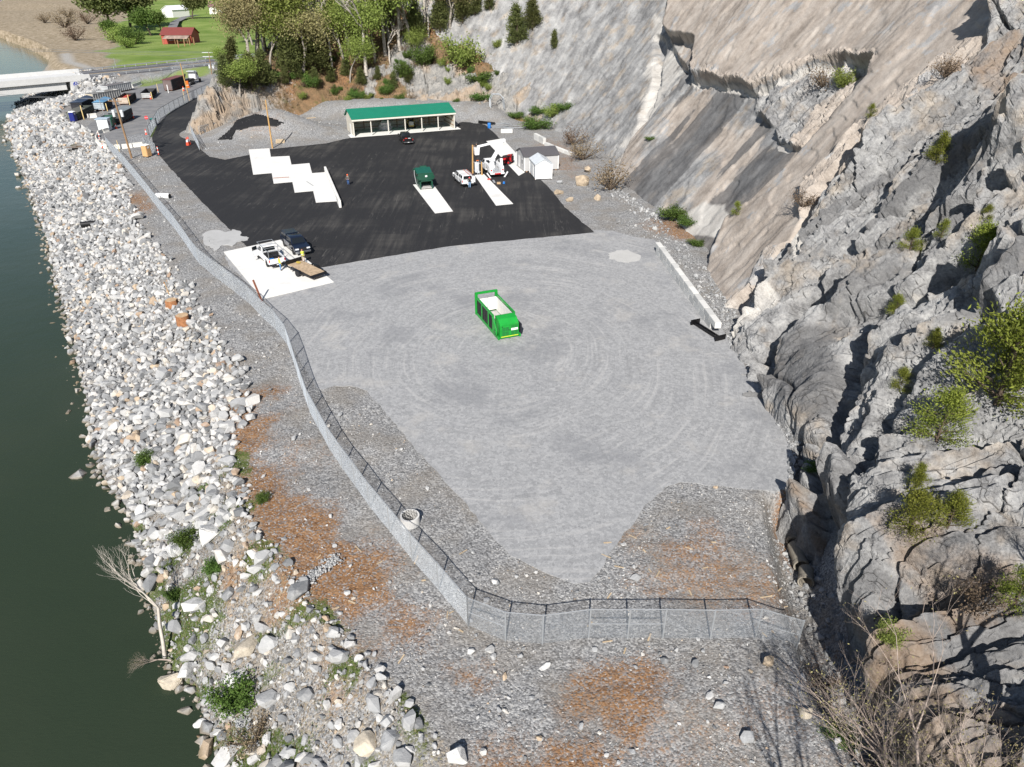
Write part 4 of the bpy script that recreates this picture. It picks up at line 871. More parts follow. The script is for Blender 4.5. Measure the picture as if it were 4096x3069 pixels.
toilet((301, 488), (320, 482), M('navy_plastic', (.012, .02, .16), .5, 0, .1), M('white_plastic', (.78, .78, .76), .5), 'navy blue portable toilet beside the open containers')

# ------------------------------------------------------------------ roll off containers
def container(pa, pb, W, Hh, label, col, lid=None, roof=None, fill=None, inner=(.12, .06, .04), endcol=None, rust=.35, name='roll_off_container', endlid=0.0):
    "long side runs from pa to pb (bottom edge), the box lies to the left of it"
    a, c = G(*pa), G(*pb); d = c - a; L = d.length; t = thing(name, a + Vector((0, 0, .02)), math.atan2(d.y, d.x), label, 'container'); th = .08
    key = '%d_%d_%d' % tuple(int(q * 255) for q in col); mm = M('container_paint_' + key, col, .6, .1, .2, .9, .15, dirt=rust * .6); mi = M('rusty_steel', inner, .85, .1, .35, 1.5, .3)
    M_end = M('container_end_%d' % int(sum(endcol) * 300), endcol, .6, .1, .15, 1, .1, dirt=.5) if endcol else mm
    MB().span((0, 0, .25), (L, W, .35)).build('floor', mi, t)
    for y in (0, W - th): MB().span((0, y, .36), (L, y + th, Hh)).build('side_wall', mm, t)
    MB().span((0, th + .003, .36), (th, W - th - .003, Hh)).build('door_end', M_end, t); MB().span((L - th, th + .003, .36), (L, W - th - .003, Hh)).build('front_end', mm, t)
    n = max(4, int(L / .75)); rm = MB().span((-.05, -.1, .36), (.05, -.003, Hh - .1)).mesh('rib', mm); rl = MB().span((-.05, .003, .36), (.05, .1, Hh - .1)).mesh('rib', mm)
    for i in range(n + 1):
        o = put(bpy.data.objects.new('rib', rm), t); o.location = (.06 + (L - .12) * i / n, 0, 0)
    MB().span((-.03, -.11, Hh), (L + .03, -.0, Hh + .1)).build('top_rail', mm, t); MB().span((-.03, W, Hh), (L + .03, W + .1, Hh + .1)).build('top_rail', mm, t)
    for y in (.35, W - .5): MB().span((-.1, y, .05), (L + .1, y + .15, .25)).build('skid_rail', mi, t)
    for x in (.4, L - .4):
        for y in (.3, W - .3): MB().tube((x, y - .09, .1), (x, y + .09, .1), .1, n=10).build('roller', mi, t)
    for zz in (.7, Hh - .25): MB().span((-.06, .12, zz - .05), (-.003, W - .12, zz + .05)).build('door_bar', M_end, t)
    if lid:
        ml = M('lid_%d' % int(sum(lid) * 1000), lid, .5, .1, .2, .8, .1, dirt=.25)
        MB().add([(0, -.2, Hh + .12), (L * (1 - endlid), -.2, Hh + .12), (L * (1 - endlid), W / 2, Hh + .6), (0, W / 2, Hh + .6), (0, W + .2, Hh + .12), (L * (1 - endlid), W + .2, Hh + .12)], ((0, 1, 2, 3), (3, 2, 5, 4), (0, 3, 4), (1, 5, 2), (0, 4, 5, 1))).build('roof_lid', ml, t)
    if roof: MB().span((-.05, -.08, Hh + .11), (L + .05, W + .08, Hh + .24)).build('flat_lid', M('lid_%d' % int(sum(roof) * 1000), roof, .5, .1, .18, .8, .1, dirt=.2), t)
    if fill: MB().add([(th, th, Hh - .55), (L - th, th, Hh - .6), (L - th, W - th, Hh - .45), (th, W - th, Hh - .5), (L * .35, W * .4, Hh - .2), (L * .7, W * .6, Hh - .3)], ((0, 1, 4), (1, 5, 4), (1, 2, 5), (2, 3, 4), (2, 4, 5), (3, 0, 4))).build('load', M('scrap_%d' % int(sum(fill) * 1000), fill, .85, 0, .5, 3, .6), t)
    return t, L
container((692, 365.5), (746, 347), 2.5, 2.9, 'dark enclosed container with a flat rusty red lid behind the roll off truck', (.035, .036, .04), roof=(.20, .065, .055), endcol=(.16, .12, .115))
container((607, 397), (629, 377), 2.5, 1.55, 'low open container with a pale grey door end', (.045, .045, .048), endcol=(.42, .43, .43))
container((517, 420), (547, 399), 2.5, 1.75, 'open container of red scrap with a rusty cream door end', (.035, .034, .034), fill=(.40, .05, .03), endcol=(.50, .42, .34))
container((422, 445), (452, 428), 2.5, 1.95, 'container with a bright blue roof lid', (.03, .045, .06), lid=(.13, .30, .48), endcol=(.36, .42, .46))
container((318, 482), (378, 450), 2.4, 1.7, 'dark green container with a half open rusty lid at the riprap edge', (.05, .06, .05), lid=(.17, .16, .13), endcol=(.14, .17, .14), endlid=.52)
container((335, 452), (381, 428), 2.5, 2.3, 'container with a navy blue ribbed lid', (.02, .022, .03), lid=(.045, .065, .11))
container((379, 414), (490, 392), 2.5, 2.2, 'long grey ribbed container loaded with white boards', (.40, .40, .39), fill=(.55, .52, .5), rust=.9, endcol=(.52, .46, .36))
container((437, 379), (531, 361), 2.5, 2.2, 'long pale grey ribbed container with a rusty top below the highway', (.44, .45, .46), fill=(.16, .07, .05), rust=.5)
cgd, Lc = container((491, 496), (535, 473), 2.6, 2.3, 'charcoal compactor box with a sloping pale hatch beside the guard booth', (.06, .065, .07), lid=(.24, .27, .28))
g_ = thing('compactor_hopper', G(474, 500), math.atan2((G(535, 473) - G(491, 496)).y, (G(535, 473) - G(491, 496)).x), 'dark green loading hopper between the guard booth and the charcoal compactor box', 'hopper')
M_DKG = M('dark_green_paint', (.008, .06, .035), .4, 0, .15, 1.5, coat=.2)
MB().span((-2.6, .3, .1), (-.1, 2.2, 1.5)).build('hopper_body', M_DKG, g_); MB().loft([[(-2.4, .1, 1.52), (-.2, .1, 1.52), (-.2, 2.3, 1.52), (-2.4, 2.3, 1.52)], [(-2.7, -.1, 2.2), (-.1, -.1, 2.2), (-.1, 2.5, 2.2), (-2.7, 2.5, 2.2)]], False).build('hopper_chute', M_DKG, g_)

# ------------------------------------------------------------------ compactors on the yard
def bright_compactor():
    a = G(1999, 1362); far = G(1910, 1259); near_r = G(2071, 1346); d = (far - a); L = d.length; rz = math.atan2(d.y, d.x)
    t = thing('waste_compactor', a + Vector((0, 0, .015)), rz, 'bright green open top waste compactor standing alone on the gravel', 'compactor')
    W = 2.05; Hs = 1.95; g = M('bright_green_paint', (.010, .28, .035), .42, 0, .14, 1.6, dirt=.22, coat=.15); wh = M('white_liner', (.72, .71, .68), .55, 0, .08, 1); bk = M('black_panel', (.012, .012, .013), .45)
    # x: 0 = near end, L = far end; y: 0 = left side seen from the viewer, -W = right side
    s = -1
    MB().span((0, 0, 0), (L, .14, .32)).build('base_rail', g, t, .015); MB().span((0, s * W, 0), (L, s * W - .14, .32)).build('base_rail', g, t, .015)
    MB().span((1.75, -.01, .1), (L - .1, s * W + .01, .2)).build('floor', M('worn_floor', (.42, .41, .40), .7), t)
    for y0, y1 in ((.0, .14), (s * W - .14, s * W)):
        MB().span((1.45, y0, Hs - .16), (L, y1, Hs + .1)).build('top_beam', g, t, .02)
        for x in (1.45, 2.72, 4.62, L - .22): MB().span((x, y0, .32), (x + .22, y1, Hs - .16)).build('side_post', g, t, .015)
        for x0, x1 in ((1.67, 2.72), (2.94, 4.62), (4.84, L - .22)):
            p = MB().span((x0, y0 + .05, .32), (x1, y1 - .04, Hs - .16)).build('side_panel', bk, t)
            yy = y1 - .02 if y0 == 0 else y0 + .01
            for k in range(3): MB().span((x0 + (x1 - x0) * (k + .5) / 3 - .02, yy - .02, .34), (x0 + (x1 - x0) * (k + .5) / 3 + .02, yy + .01, Hs - .18)).build('panel_rib', bk, p)
    n = 5
    for y in (-.03, s * W + .03):
        for k in range(n):
            x0 = 1.75 + (L - 2.0) * k / n; MB().span((x0 + .01, y - .02, .3), (x0 + (L - 2.0) / n - .01, y + .02, Hs - .2)).build('liner_panel', wh, t)
    for k in range(2): MB().span((L - .25, -.08 - k * .98, .4), (L - .21, -.08 - k * .98 - .94, Hs - .15)).build('liner_panel', wh, t)
    for y in (.06, s * W - .06): MB().span((L - .02, y - .14, 0), (L + .2, y + .14, 2.35)).build('end_post', g, t, .02)
    MB().span((L - .01, s * W - .18, 2.2), (L + .19, .18, 2.42)).build('end_beam', g, t, .02); MB().span((L, s * W + .1, .05), (L + .12, -.1, .5)).build('end_sill', g, t)
    # machine housing at the near end with a sloping hood
    MB().side([(.02, .1), (1.42, .1), (1.42, Hs + .05), (1.15, Hs + .12), (.55, Hs - .02), (.02, 1.5)], -.06, s * W + .06).build('housing', g, t, .03)
    dark = M('vent_mesh', (.01, .16, .03), .6, 0, .2, 30)
    for k in (0, 1):
        y = -.16 - k * .92; dr = MB().span((-.02, y, .34), (.018, y - .86, 1.42)).build('door', g, t, .008)
        for zz in (.4, .86):
            for j in (0, 1):
                if k == 1 and zz > .8: MB().span((-.03, y - .1 - j * .36, 1.12), (-.021, y - .1 - j * .36 - .32, 1.38)).build('vent', dark, dr)
                else: MB().span((-.03, y - .1 - j * .36, zz), (-.021, y - .1 - j * .36 - .32, zz + .4)).build('vent', dark, dr)
        MB().box((-.035, y - (.8 if k == 0 else .06), .95), (.03, .05, .12)).build('handle', bk, dr)
    MB().span((-.032, -1.18, .86), (-.022, -1.86, 1.08)).build('info_plate', M('white_sticker', (.8, .8, .8), .5), t)
    MB().span((-.03, -.14, .26), (-.021, s * W + .14, .33)).build('warning_stripe', M('yellow_green_stripe', (.62, .70, .05), .5), t)
    MB().add([(-.027, -.2, 1.3), (-.027, -.34, 1.3), (-.027, -.27, 1.42), (-.022, -.2, 1.3), (-.022, -.34, 1.3), (-.022, -.27, 1.42)], ((0, 1, 2), (5, 4, 3), (0, 3, 4, 1), (1, 4, 5, 2), (2, 5, 3, 0))).build('warning_triangle', bk, t)
    arm = MB(); cp = []
    for i in range(13): a_ = R(180 + 180 * i / 12); cp.append((.62 + .4 * math.cos(a_), .62 + .4 * math.sin(a_)))
    arm.side(cp + [(1.02, 1.2), (1.5, 1.95), (1.25, 2.0), (.5, 1.25), (.22, .9)], .15, .26); arm.build('drive_guard', g, t, .02)
    MB().tube((.62, .26, .62), (.62, .32, .62), .26, n=16).build('drive_hub', M('hub_green', (.012, .17, .03), .4), t)
    MB().tube((-.12, -1.0, .14), (.02, -1.0, .14), .05).build('tow_hook', g, t)
    MB().span((.1, s * W - .15, .35), (1.3, s * W - .3, 1.3)).build('side_box', M('charcoal_box', (.02, .022, .03), .5), t, .02)
bright_compactor()
def dark_compactor():
    a = G(1690, 766); far = G(1664, 735); d = G(1652, 741) - G(1740, 855); rz = math.atan2(d.y, d.x); t = thing('waste_compactor', G(1707, 759) + Vector((0, 0, .06)), rz, 'dark green stationary compactor on the left concrete strip', 'compactor')
    g = M_DKG; bk = M('black_panel', (.012, .012, .013), .45)
    # x: 0 = near (discharge) end, positive away; y positive to the left
    for y in (.95, -.95): MB().span((0, y - .1, 0), (4.2, y + .1, 1.25)).build('side_plate', g, t, .02)
    MB().span((0, -.84, .15), (3.2, .84, .25)).build('chamber_floor', M('worn_floor', (.42, .41, .40), .7), t)
    MB().span((.0, -.84, 1.25), (.3, .84, 1.45)).build('front_beam', g, t, .02)
    MB().span((.05, -1.25, 1.46), (.25, 1.25, 2.55)).build('hopper_front', g, t, .02); MB().span((.035, -.2, 1.95), (.046, .12, 2.2)).build('info_plate', M('white_sticker', (.8, .8, .8), .5), t)
    MB().loft([[(.3, -.9, 1.26), (2.2, -.9, 1.26), (2.2, .9, 1.26), (.3, .9, 1.26)], [(.3, -1.25, 2.3), (2.3, -1.25, 2.3), (2.3, 1.25, 2.3), (.3, 1.25, 2.3)]], False).build('hopper', g, t)
    MB().box((1.9, 0, 2.55), (1.9, 2.5, .1), 0, R(-18)).build('sloped_lid', M('mid_green_paint', (.012, .085, .06), .35, 0, .1), t, .02)
    MB().span((2.4, -.95, .2), (4.6, .95, 1.9)).build('ram_housing', g, t, .04); MB().span((4.2, -.2, 1.9), (4.9, 1.2, 2.3)).build('power_unit', g, t, .04); MB().tube((4.4, .1, 2.45), (4.4, -1.0, 2.45), .28, n=14).build('motor_cover', g, t)
    MB().path([(4.3, 1.05, 2.2), (3.6, 1.2, 1.6), (2.8, 1.15, .5), (1.8, 1.12, .2)], .05).build('hose', M('grey_hose', (.35, .35, .36), .5), t)
    for y in (1.35, -1.3): MB().span((.1, y - .12, 1.7), (.35, y + .12, 2.1)).build('control_box', g, t, .02)
dark_compactor()

# ------------------------------------------------------------------ poles, posts, wires
M_POLE = M('weathered_pole', (.25, .155, .085), .85, 0, .2, 2, .2); M_NPOLE = M('new_pole', (.46, .28, .11), .8, 0, .15, 2, .2); M_DRUM = M('transformer_grey', (.58, .60, .62), .45)
def pole(base, top, r, mat, label, name='utility_pole', cat='utility pole'):
    p = G(*base); p.z = ground_z(p.x, p.y); z = zat(p.x, p.y, top[1]); dep = CT * p.y - ST * (z - CAM_H); x = (top[0] - 2048) / FPX * dep
    t = thing(name, p, 0, label, cat); q = Vector((max(-.9, min(.9, x - p.x)), 0, z - p.z)); b = MB(); b.tube((0, 0, -.3), q, r, r * .68, 10); b.build('shaft', mat, t, smooth=True); return t, q, p
t, q, p1 = pole((527, 632), (456, 393), .2, M_POLE, 'leaning brown utility pole with transformers beside the guard booth')
b = MB(); b.bar(q + Vector((-1.3, .2, -.5)), q + Vector((1.3, -.2, -.5)), .12, .14); b.build('cross_arm', M_POLE, t)
for dx in (-.75, .75): MB().lathe([(.0, -.6), (.26, -.58), (.28, .5), (.2, .6), (0, .62)], (q.x + dx, q.y - .05, q.z - 2.6), 12).build('transformer', M_DRUM, t)
for dx in (-1.1, -.4, .4, 1.1): MB().tube((q.x + dx, q.y, q.z - .42), (q.x + dx, q.y, q.z - .1), .05, n=6).build('insulator', M_DRUM, t)
qa = p1 + q
t, q, p2 = pole((1090, 593), (1062, 400), .17, M_NPOLE, 'plain new utility pole standing in front of the covered heap')
t, q, p3 = pole((1891, 694), (1890, 580), .16, M_NPOLE, 'tall new pole between the white trucks')
MB().tube(q, q + Vector((-.3, .1, .9)), .015, n=5).build('whip', M('dark_steel', (.05, .05, .05), .5, .5), t)
t, q, p4 = pole((1928, 702), (1926, 648), .15, M_NPOLE, 'short new post right of the electrical panel', 'timber_post', 'post')
t, q, p5 = pole((759, 403), (721, 254), .16, M_NPOLE, 'tan utility pole beside the roll off truck')
t, q, p6 = pole((418, 466), (386, 365), .09, M('grey_pole', (.36, .37, .38), .5, .4), 'thin grey light pole among the containers', 'light_pole', 'light pole')
MB().box(q + Vector((.9, 0, 0)), (2.0, .25, .12)).build('lamp_arm', M_DRUM, t)
t, q, p7 = pole((848, 300), (834, 208), .15, M_POLE, 'grey pole with cross arms at the highway by the trees')
for k, zz in enumerate((0, -1.2)): MB().bar(q + Vector((-2.2, 0, zz - .2)), q + Vector((2.2, .3, zz - .2)), .14, .16).build('cross_arm', M_DRUM, t)
for dx in (-.6, .6): MB().lathe([(.0, -.6), (.3, -.58), (.3, .5), (0, .6)], (q.x + dx, 0, q.z - 4.4), 10).build('transformer', M_DRUM, t)
qb = p7 + q
t, q, p8 = pole((466, 275), (455, 233), .12, M('grey_pole', (.36, .37, .38), .5, .4), 'small grey pole on the meadow beside the highway', 'marker_pole', 'pole')
def wire(a, c, sag, label, r=.03):
    pts = [a.lerp(c, i / 14) + Vector((0, 0, -sag * 4 * (i / 14) * (1 - i / 14))) for i in range(15)]; b = MB().path([p - a for p in pts], r, 4); o = b.build('overhead_wire', M('wire_grey', (.20, .21, .22), .6, .2), label=label, cat='wire', group='overhead wires'); o.location = a
for k, (za, zb) in enumerate(((-.3, -.3), (.0, .0), (-1.4, -1.4))):
    wire(qb + Vector((-2 + k * 2, 0, za)), Vector((-330, 300 + 8 * k, 12 + k)), 2.5, ['lowest overhead wire crossing the river flats', 'middle overhead wire crossing the river flats', 'upper overhead wire crossing the river flats'][k], .035)
for k in range(2): wire(qa + Vector((-.6 + 1.2 * k, 0, -.2)), Vector((-230, 190 + 10 * k, 11)), 1.5, ['wire from the leaning pole towards the river, near one', 'wire from the leaning pole towards the river, far one'][k], .03)
# electrical panel between the pole and the post
t = thing('electrical_panel', (p3 + p4) / 2, math.atan2((p4 - p3).y, (p4 - p3).x), 'grey electrical cabinet on a frame between the two new poles', 'cabinet')
L_ = (p4 - p3).length
for z in (.6, 2.0): MB().box((0, .05, z), (L_, .08, .08)).build('rail', M_GALV, t)
MB().span((-.35, -.25, .35), (.55, -.0, 2.1)).build('cabinet', M_DRUM, t, .02); MB().span((.62, -.2, .8), (1.0, 0, 1.9)).build('meter_box', M('dark_steel', (.05, .05, .05), .5, .5), t, .02)
t = thing('step_ladder', p3 + Vector((.9, -.7, .05)), R(20), 'folding ladder with an orange top leaning by the tall new pole', 'ladder')
for sx in (-.22, .22):
    for sy in (-.55, .55): MB().bar((sx, sy, 0), (sx * .7, sy * .08, 2.3), .05, .04).build('ladder_rail', M_GALV, t)
for k in range(6): MB().bar((-.21, -.5 + .075 * k, .35 * k + .3), (.21, -.5 + .075 * k, .35 * k + .3), .06, .03).build('rung', M_GALV, t)
MB().box((0, 0, 2.33), (.4, .2, .08)).build('ladder_top', M('orange_plastic', (.75, .16, .02), .5), t)

# ------------------------------------------------------------------ traffic cones, drums, signs
M_OR = M('orange_plastic', (.75, .16, .02), .5); M_ORR = M('orange_red_plastic', (.72, .075, .03), .5); M_WS = M('white_band', (.8, .8, .8), .4); M_BK = M('black_plastic', (.02, .02, .02), .6)
def cone():
    t = thing('traffic_cone', (0, 0, 0), 0, 'x', 'cone', 'traffic cones and channelizers'); MB().span((-.24, -.24, 0), (.24, .24, .06)).build('base', M_BK, t)
    MB().lathe([(.2, .06), (.13, .42)], n=14).build('lower_body', M_ORR, t); MB().lathe([(.13, .42), (.085, .68)], n=14).build('band', M_WS, t); MB().lathe([(.085, .68), (.04, .95), (.0, .96)], n=14).build('tip', M_ORR, t); return t
def channelizer():
    t = thing('channelizer_post', (0, 0, 0), 0, 'x', 'channelizer', 'traffic cones and channelizers'); MB().box((0, 0, .06), (.55, .4, .1)).build('base', M_BK, t)
    for k in range(4): MB().lathe([(.085 - .006 * k, .1 + .27 * k), (.079 - .006 * k, .37 + .27 * k)], n=12).build('band', M_ORR if k % 2 == 0 else M_WS, t)
    MB().lathe([(.06, 1.18), (.03, 1.3), (0, 1.3)], n=12).build('cap', M_ORR, t); return t
c0 = cone(); c0.location = G(466, 516); c0['label'] = 'orange cone at the door of the guard booth'; c0.scale = (1.3,) * 3
for px, la, s in (((534, 474), 'orange cone at the far corner of the charcoal compactor box', 1.3), ((586, 540), 'orange cone at the end of the dark fence', 1.3), ((752, 583), 'left orange cone of the pair right of the access road', 1.7), ((758, 580), 'right orange cone of the pair right of the access road', 1.7), ((735, 365), 'slim orange cone beside the tan utility pole', 1.4), ((604, 398), 'orange cone at the corner of the low open container', 1.2), ((412, 593), 'small orange cone inside the curved barriers', 1.0)):
    clone(c0, G(*px), label=la, scale=s)
t = channelizer(); t.location = G(636, 622); t['label'] = 'red and white channelizer post at the asphalt edge by the tan toilet'; t.scale = (1.3,) * 3
clone(t, G(400, 563), label='red and white channelizer post inside the curved barriers', scale=1.2)
dr = thing('traffic_drum', G(752.5, 351), 0, 'orange traffic drum behind the roll off truck', 'drum'); MB().lathe([(.36, 0), (.36, .1), (.3, .12), (.24, 1.15), (0, 1.16)], n=18).build('body', M_OR, dr, smooth=True); MB().lathe([(.29, .42), (.268, .66)], n=18).build('band', M_WS, dr); dr.scale = (1.6,) * 3
dr.children[1].scale = (1.02, 1.02, 1)
def boll(px, h, label, mat, r=.1):
    t = thing('bollard', G(*px), 0, label, 'bollard'); MB().lathe([(r, 0), (r, h - .06), (r * .6, h), (0, h)], n=10).build('post', mat, t, smooth=True); MB().lathe([(r * 1.8, 0), (r * 1.8, .06), (r, .07)], n=10).build('footing', M_BK, t)
M_BY = M('bollard_yellow', (.66, .50, .22), .6, 0, .15)
boll((431, 446), 1.9, 'yellow bollard at the corner of the blue lidded container', M_BY); boll((520, 422), 2.6, 'yellow bollard at the corner of the scrap container', M_BY); boll((610, 398), 1.9, 'yellow bollard at the corner of the low open container', M_BY); boll((337, 480), 3.2, 'tall yellow bollard beside the navy toilet', M_BY); boll((675, 374), 2.3, 'white marker bollard in front of the rusty red lidded container', M_WS); boll((635, 374), 2.6, 'thin cream post left of the red lidded container', M_BY, .07); boll((739, 402), 2.9, 'thin pale post in front of the dark fence', M_BY, .06); boll((490, 652), 4.0, 'thin yellow post inside the fence near the leaning pole', M_BY, .05)
sg = thing('stop_sign', G(594, 508), R(10), 'red stop sign beside the access road', 'sign'); MB().tube((0, 0, 0), (0, 0, 2.3), .035, n=6).build('sign_post', M_GALV, sg)
o8 = [(.4 * math.cos(R(22.5 + 45 * i)), .4 * math.sin(R(22.5 + 45 * i))) for i in range(8)]
MB().prism(o8, .036, .06, Matrix.Translation((0, 0, 2.0)) @ Matrix.Rotation(R(90), 4, 'X')).build('sign_face', M('sign_red', (.6, .03, .04), .4), sg)
def text3d(txt, size, parent, mat, loc, rot, ext=.004, name='lettering'):
    cu = bpy.data.curves.new(name, 'FONT'); cu.body = txt; cu.size = size; cu.align_x = 'CENTER'; cu.align_y = 'CENTER'; cu.extrude = ext
    o = bpy.data.objects.new(name, cu); COL.objects.link(o); dg = bpy.context.evaluated_depsgraph_get(); me = bpy.data.meshes.new_from_object(o.evaluated_get(dg)); bpy.data.objects.remove(o)
    me.materials.clear(); me.materials.append(mat); o = put(bpy.data.objects.new(name, me), parent); o.location = loc; o.rotation_euler = rot; return o
text3d('STOP', .26, sg, M_WS, (0, -.07, 2.0), (R(90), 0, 0))
lb = thing('litter_bin', G(617, 503), 0, 'pale machine box with a green top beside the stop sign', 'bin'); MB().span((-.5, -.4, 0), (.5, .4, 1.3)).build('body', M_DRUM, lb, .03); MB().span((-.55, -.45, 1.31), (.55, .45, 1.6)).build('lid', M('teal_lid', (.03, .20, .18), .5), lb, .03)

# ------------------------------------------------------------------ loose things on the ground
cr = thing('concrete_ring', G(1642, 2098), .3, 'white concrete manhole ring with a wire grate beside the fence', 'manhole ring')
MB().lathe([(.62, 0), (.62, .75), (.5, .75), (.5, 0)], n=28).build('ring', concrete_mat('ring_concrete', (.64, .63, .61), .3), cr, smooth=False)
for k in range(-3, 4): MB().bar((k * .15, -math.sqrt(max(.01, .25 - (k * .15) ** 2)), .77), (k * .15, math.sqrt(max(.01, .25 - (k * .15) ** 2)), .77), .02, .02).build('grate_bar', M('dark_steel', (.05, .05, .05), .5, .5), cr); MB().bar((-math.sqrt(max(.01, .25 - (k * .15) ** 2)), k * .15, .792), (math.sqrt(max(.01, .25 - (k * .15) ** 2)), k * .15, .792), .02, .02).build('grate_bar', M('dark_steel', (.05, .05, .05), .5, .5), cr)
A = G(2780, 1298); B = G(2880, 1362); d = B - A; M_BLKS = M('black_steel', (.008, .008, .009), .4, .2)
sp = thing('spreader_beam', A + Vector((0, 0, .012)), math.atan2(d.y, d.x), 'black steel double beam with upright end plates lying before the block wall', 'steel frame'); L_ = d.length
for y in (-.16, .16): MB().span((.05, y - .08, .06), (L_ - .05, y + .08, .26)).build('beam', M_BLKS, sp, .01)
for x, w in ((0, .55), (L_, .62)):
    MB().span((x - .03, -w, 0), (x + .03, w, .55)).build('end_plate', M_BLKS, sp); MB().add([(x + .031, -.05, 0), (x + .5 * (1 if x == 0 else -1), 0, .03), (x + .031, .05, 0), (x + .031, 0, .5)], ((0, 1, 3), (1, 2, 3), (2, 0, 3), (0, 2, 1))).build('gusset', M_BLKS, sp)
# covered spoil heap
TP = GS([(865, 560), (915, 520), (945, 480), (1000, 462), (1020, 452), (1060, 460), (1100, 475), (1148, 490), (1122, 500), (1110, 508), (1080, 506), (1040, 506), (1000, 512), (965, 522), (942, 522), (930, 558)], 2.2)
xs = np.linspace(min(p[0] for p in TP) - 1, max(p[0] for p in TP) + 1, 90); ys = np.linspace(min(p[1] for p in TP) - 1, max(p[1] for p in TP) + 1, 90); TX, TY = np.meshgrid(xs, ys)
TPX = [(865, 560), (915, 520), (945, 480), (1000, 462), (1020, 452), (1060, 460), (1100, 475), (1148, 490), (1122, 500), (1110, 508), (1080, 506), (1040, 506), (1000, 512), (965, 522), (942, 522), (930, 558)]
xs = np.arange(-75, -36, .3); ys = np.arange(146, 180, .3); TX, TY = np.meshgrid(xs, ys); tz = np.maximum(HG(TX.ravel(), TY.ravel()), HH(TX.ravel(), TY.ravel())[0] * 0 - 1) + .10 + .07 * fbm(TX.ravel() / 1.1, TY.ravel() / 1.1, o=3, s=95)
tu, tv = to_px(TX.ravel(), TY.ravel(), tz); ins = inpoly(tu, tv, TPX) & (TY.ravel() < 176); nn = len(xs)
Fi = (np.arange(len(ys) - 1)[:, None] * nn + np.arange(nn - 1)[None, :]).ravel(); TF = np.stack([Fi, Fi + 1, Fi + nn + 1, Fi + nn], 1); TF = TF[ins[TF].all(1)]
us, inv = np.unique(TF, return_inverse=True); TV = np.stack([TX.ravel(), TY.ravel(), tz], 1)[us]
tarp = put(bpy.data.objects.new('tarpaulin', np_mesh('tarpaulin', TV, inv.reshape(-1, 4), M('black_mesh_tarp', (.011, .011, .012), .7, 0, .3, 2, .3), True)), None, 'black mesh tarpaulin draped over the spoil heap', 'tarpaulin')
sm_ = tarp.modifiers.new('thickness', 'SOLIDIFY'); sm_.thickness = .02
def board(px, L, rz, label, w=.2, h=.04, mat=None, z=0, tilt=0, cat='board', name='board'):
    p = G(*px); t = MB(); t.box((0, 0, 0), (L, w, h)); o = t.build(name, mat or M_TIMB, label=label, cat=cat); o.location = (p.x, p.y, ground_z(p.x, p.y) + h / 2 + .03 + z); o.rotation_euler = (0, tilt, rz); return o
pl = thing('pallet', G(1122, 572), .2, 'weathered timber pallet beside the plain new pole', 'pallet')
for k in range(6): MB().span((-.6, -.6 + k * .21, .11), (.6, -.6 + k * .21 + .15, .135)).build('slat', M_TIMB, pl)
for k in (-.55, 0, .45): MB().span((k, -.6, 0), (k + .1, .6, .108)).build('stringer', M_TIMB, pl)
pl.scale = (1.5,) * 3; pl.rotation_euler = (R(14), 0, .2); pl.location.z += ground_z(pl.location.x, pl.location.y) + .1
board((1235, 517), 3.6, .55, 'long pale board on the gravel left of the pole shed', .5, .12)
board((1125, 714), 2.6, .25, 'rusty steel rod lying on the second stepped pad', .07, .07, M('rust_rod', (.26, .10, .06), .8), .1, name='steel_rod', cat='rod')
board((1240, 738), 3.2, -1.0, 'grey strip lying across the last stepped pad', .12, .05, M_GALV, .1, name='steel_strip', cat='strip')
st = thing('steel_stake', G(1047, 1206), 0, 'rusty steel stake leaning at the corner of the large concrete pad', 'stake'); MB().bar((0, 0, 0), (-.55, .1, 2.4), .16, .1).build('flange', M('rust_rod', (.26, .10, .06), .8), st); MB().bar((.04, .06, 0), (-.51, .16, 2.4), .05, .12).build('web', M('rust_rod', (.26, .10, .06), .8), st)
M_SCR = M('steel_scrap', (.34, .36, .38), .5, .4, .2)
sc = thing('steel_hoop', G(1990, 470), .25, 'bent steel hoop frame standing on the slope behind the pipes', 'steel hoop'); zz = ground_z(sc.location.x, sc.location.y); sc.location.z = zz
for y in (0, 1.2): MB().path([(-1.6, y, 0), (-1.5, y + .6, 2.2), (-.8, y + 1.0, 3.2), (.9, y + 1.0, 3.2), (1.7, y + .6, 2.3), (1.8, y, 0)], .11, 6).build('hoop', M_SCR, sc)
for k in range(6):
    board((1985 + k * 14, 500 + (k * 7) % 20), 3.0 + (k % 3), .2 - .25 * (k % 4), ['longest', 'second', 'third', 'fourth', 'fifth', 'shortest'][k] + ' galvanised steel length in the scrap beside the black pipes', .16, .12, M_SCR, .05 * k, name='steel_length', cat='scrap steel')
pp = thing('pipe_bundle', G(1945, 497), -.55, 'bundle of long black plastic pipes at the asphalt edge', 'pipes')
for k in range(4): MB().tube((-1.9, (k % 3) * .34 - .3, .2 + .32 * (k // 3)), (1.9 + .2 * k, (k % 3) * .34 - .3, .2 + .32 * (k // 3)), .17, n=12).build('pipe', M('black_pipe', (.012, .012, .013), .4), pp, smooth=True)
bd = thing('plastic_drum', G(1957, 513), 0, 'bright blue plastic drum in front of the black pipes', 'drum'); MB().lathe([(.28, 0), (.3, .04), (.3, .85), (.27, .9), (0, .9)], n=18).build('barrel', M('blue_plastic', (.02, .17, .52), .4), bd, smooth=True); MB().lathe([(.31, .28), (.32, .31), (.31, .34)], n=18).build('hoop', M('blue_plastic', (.02, .17, .52), .4), bd); bd.scale = (1.25,) * 3
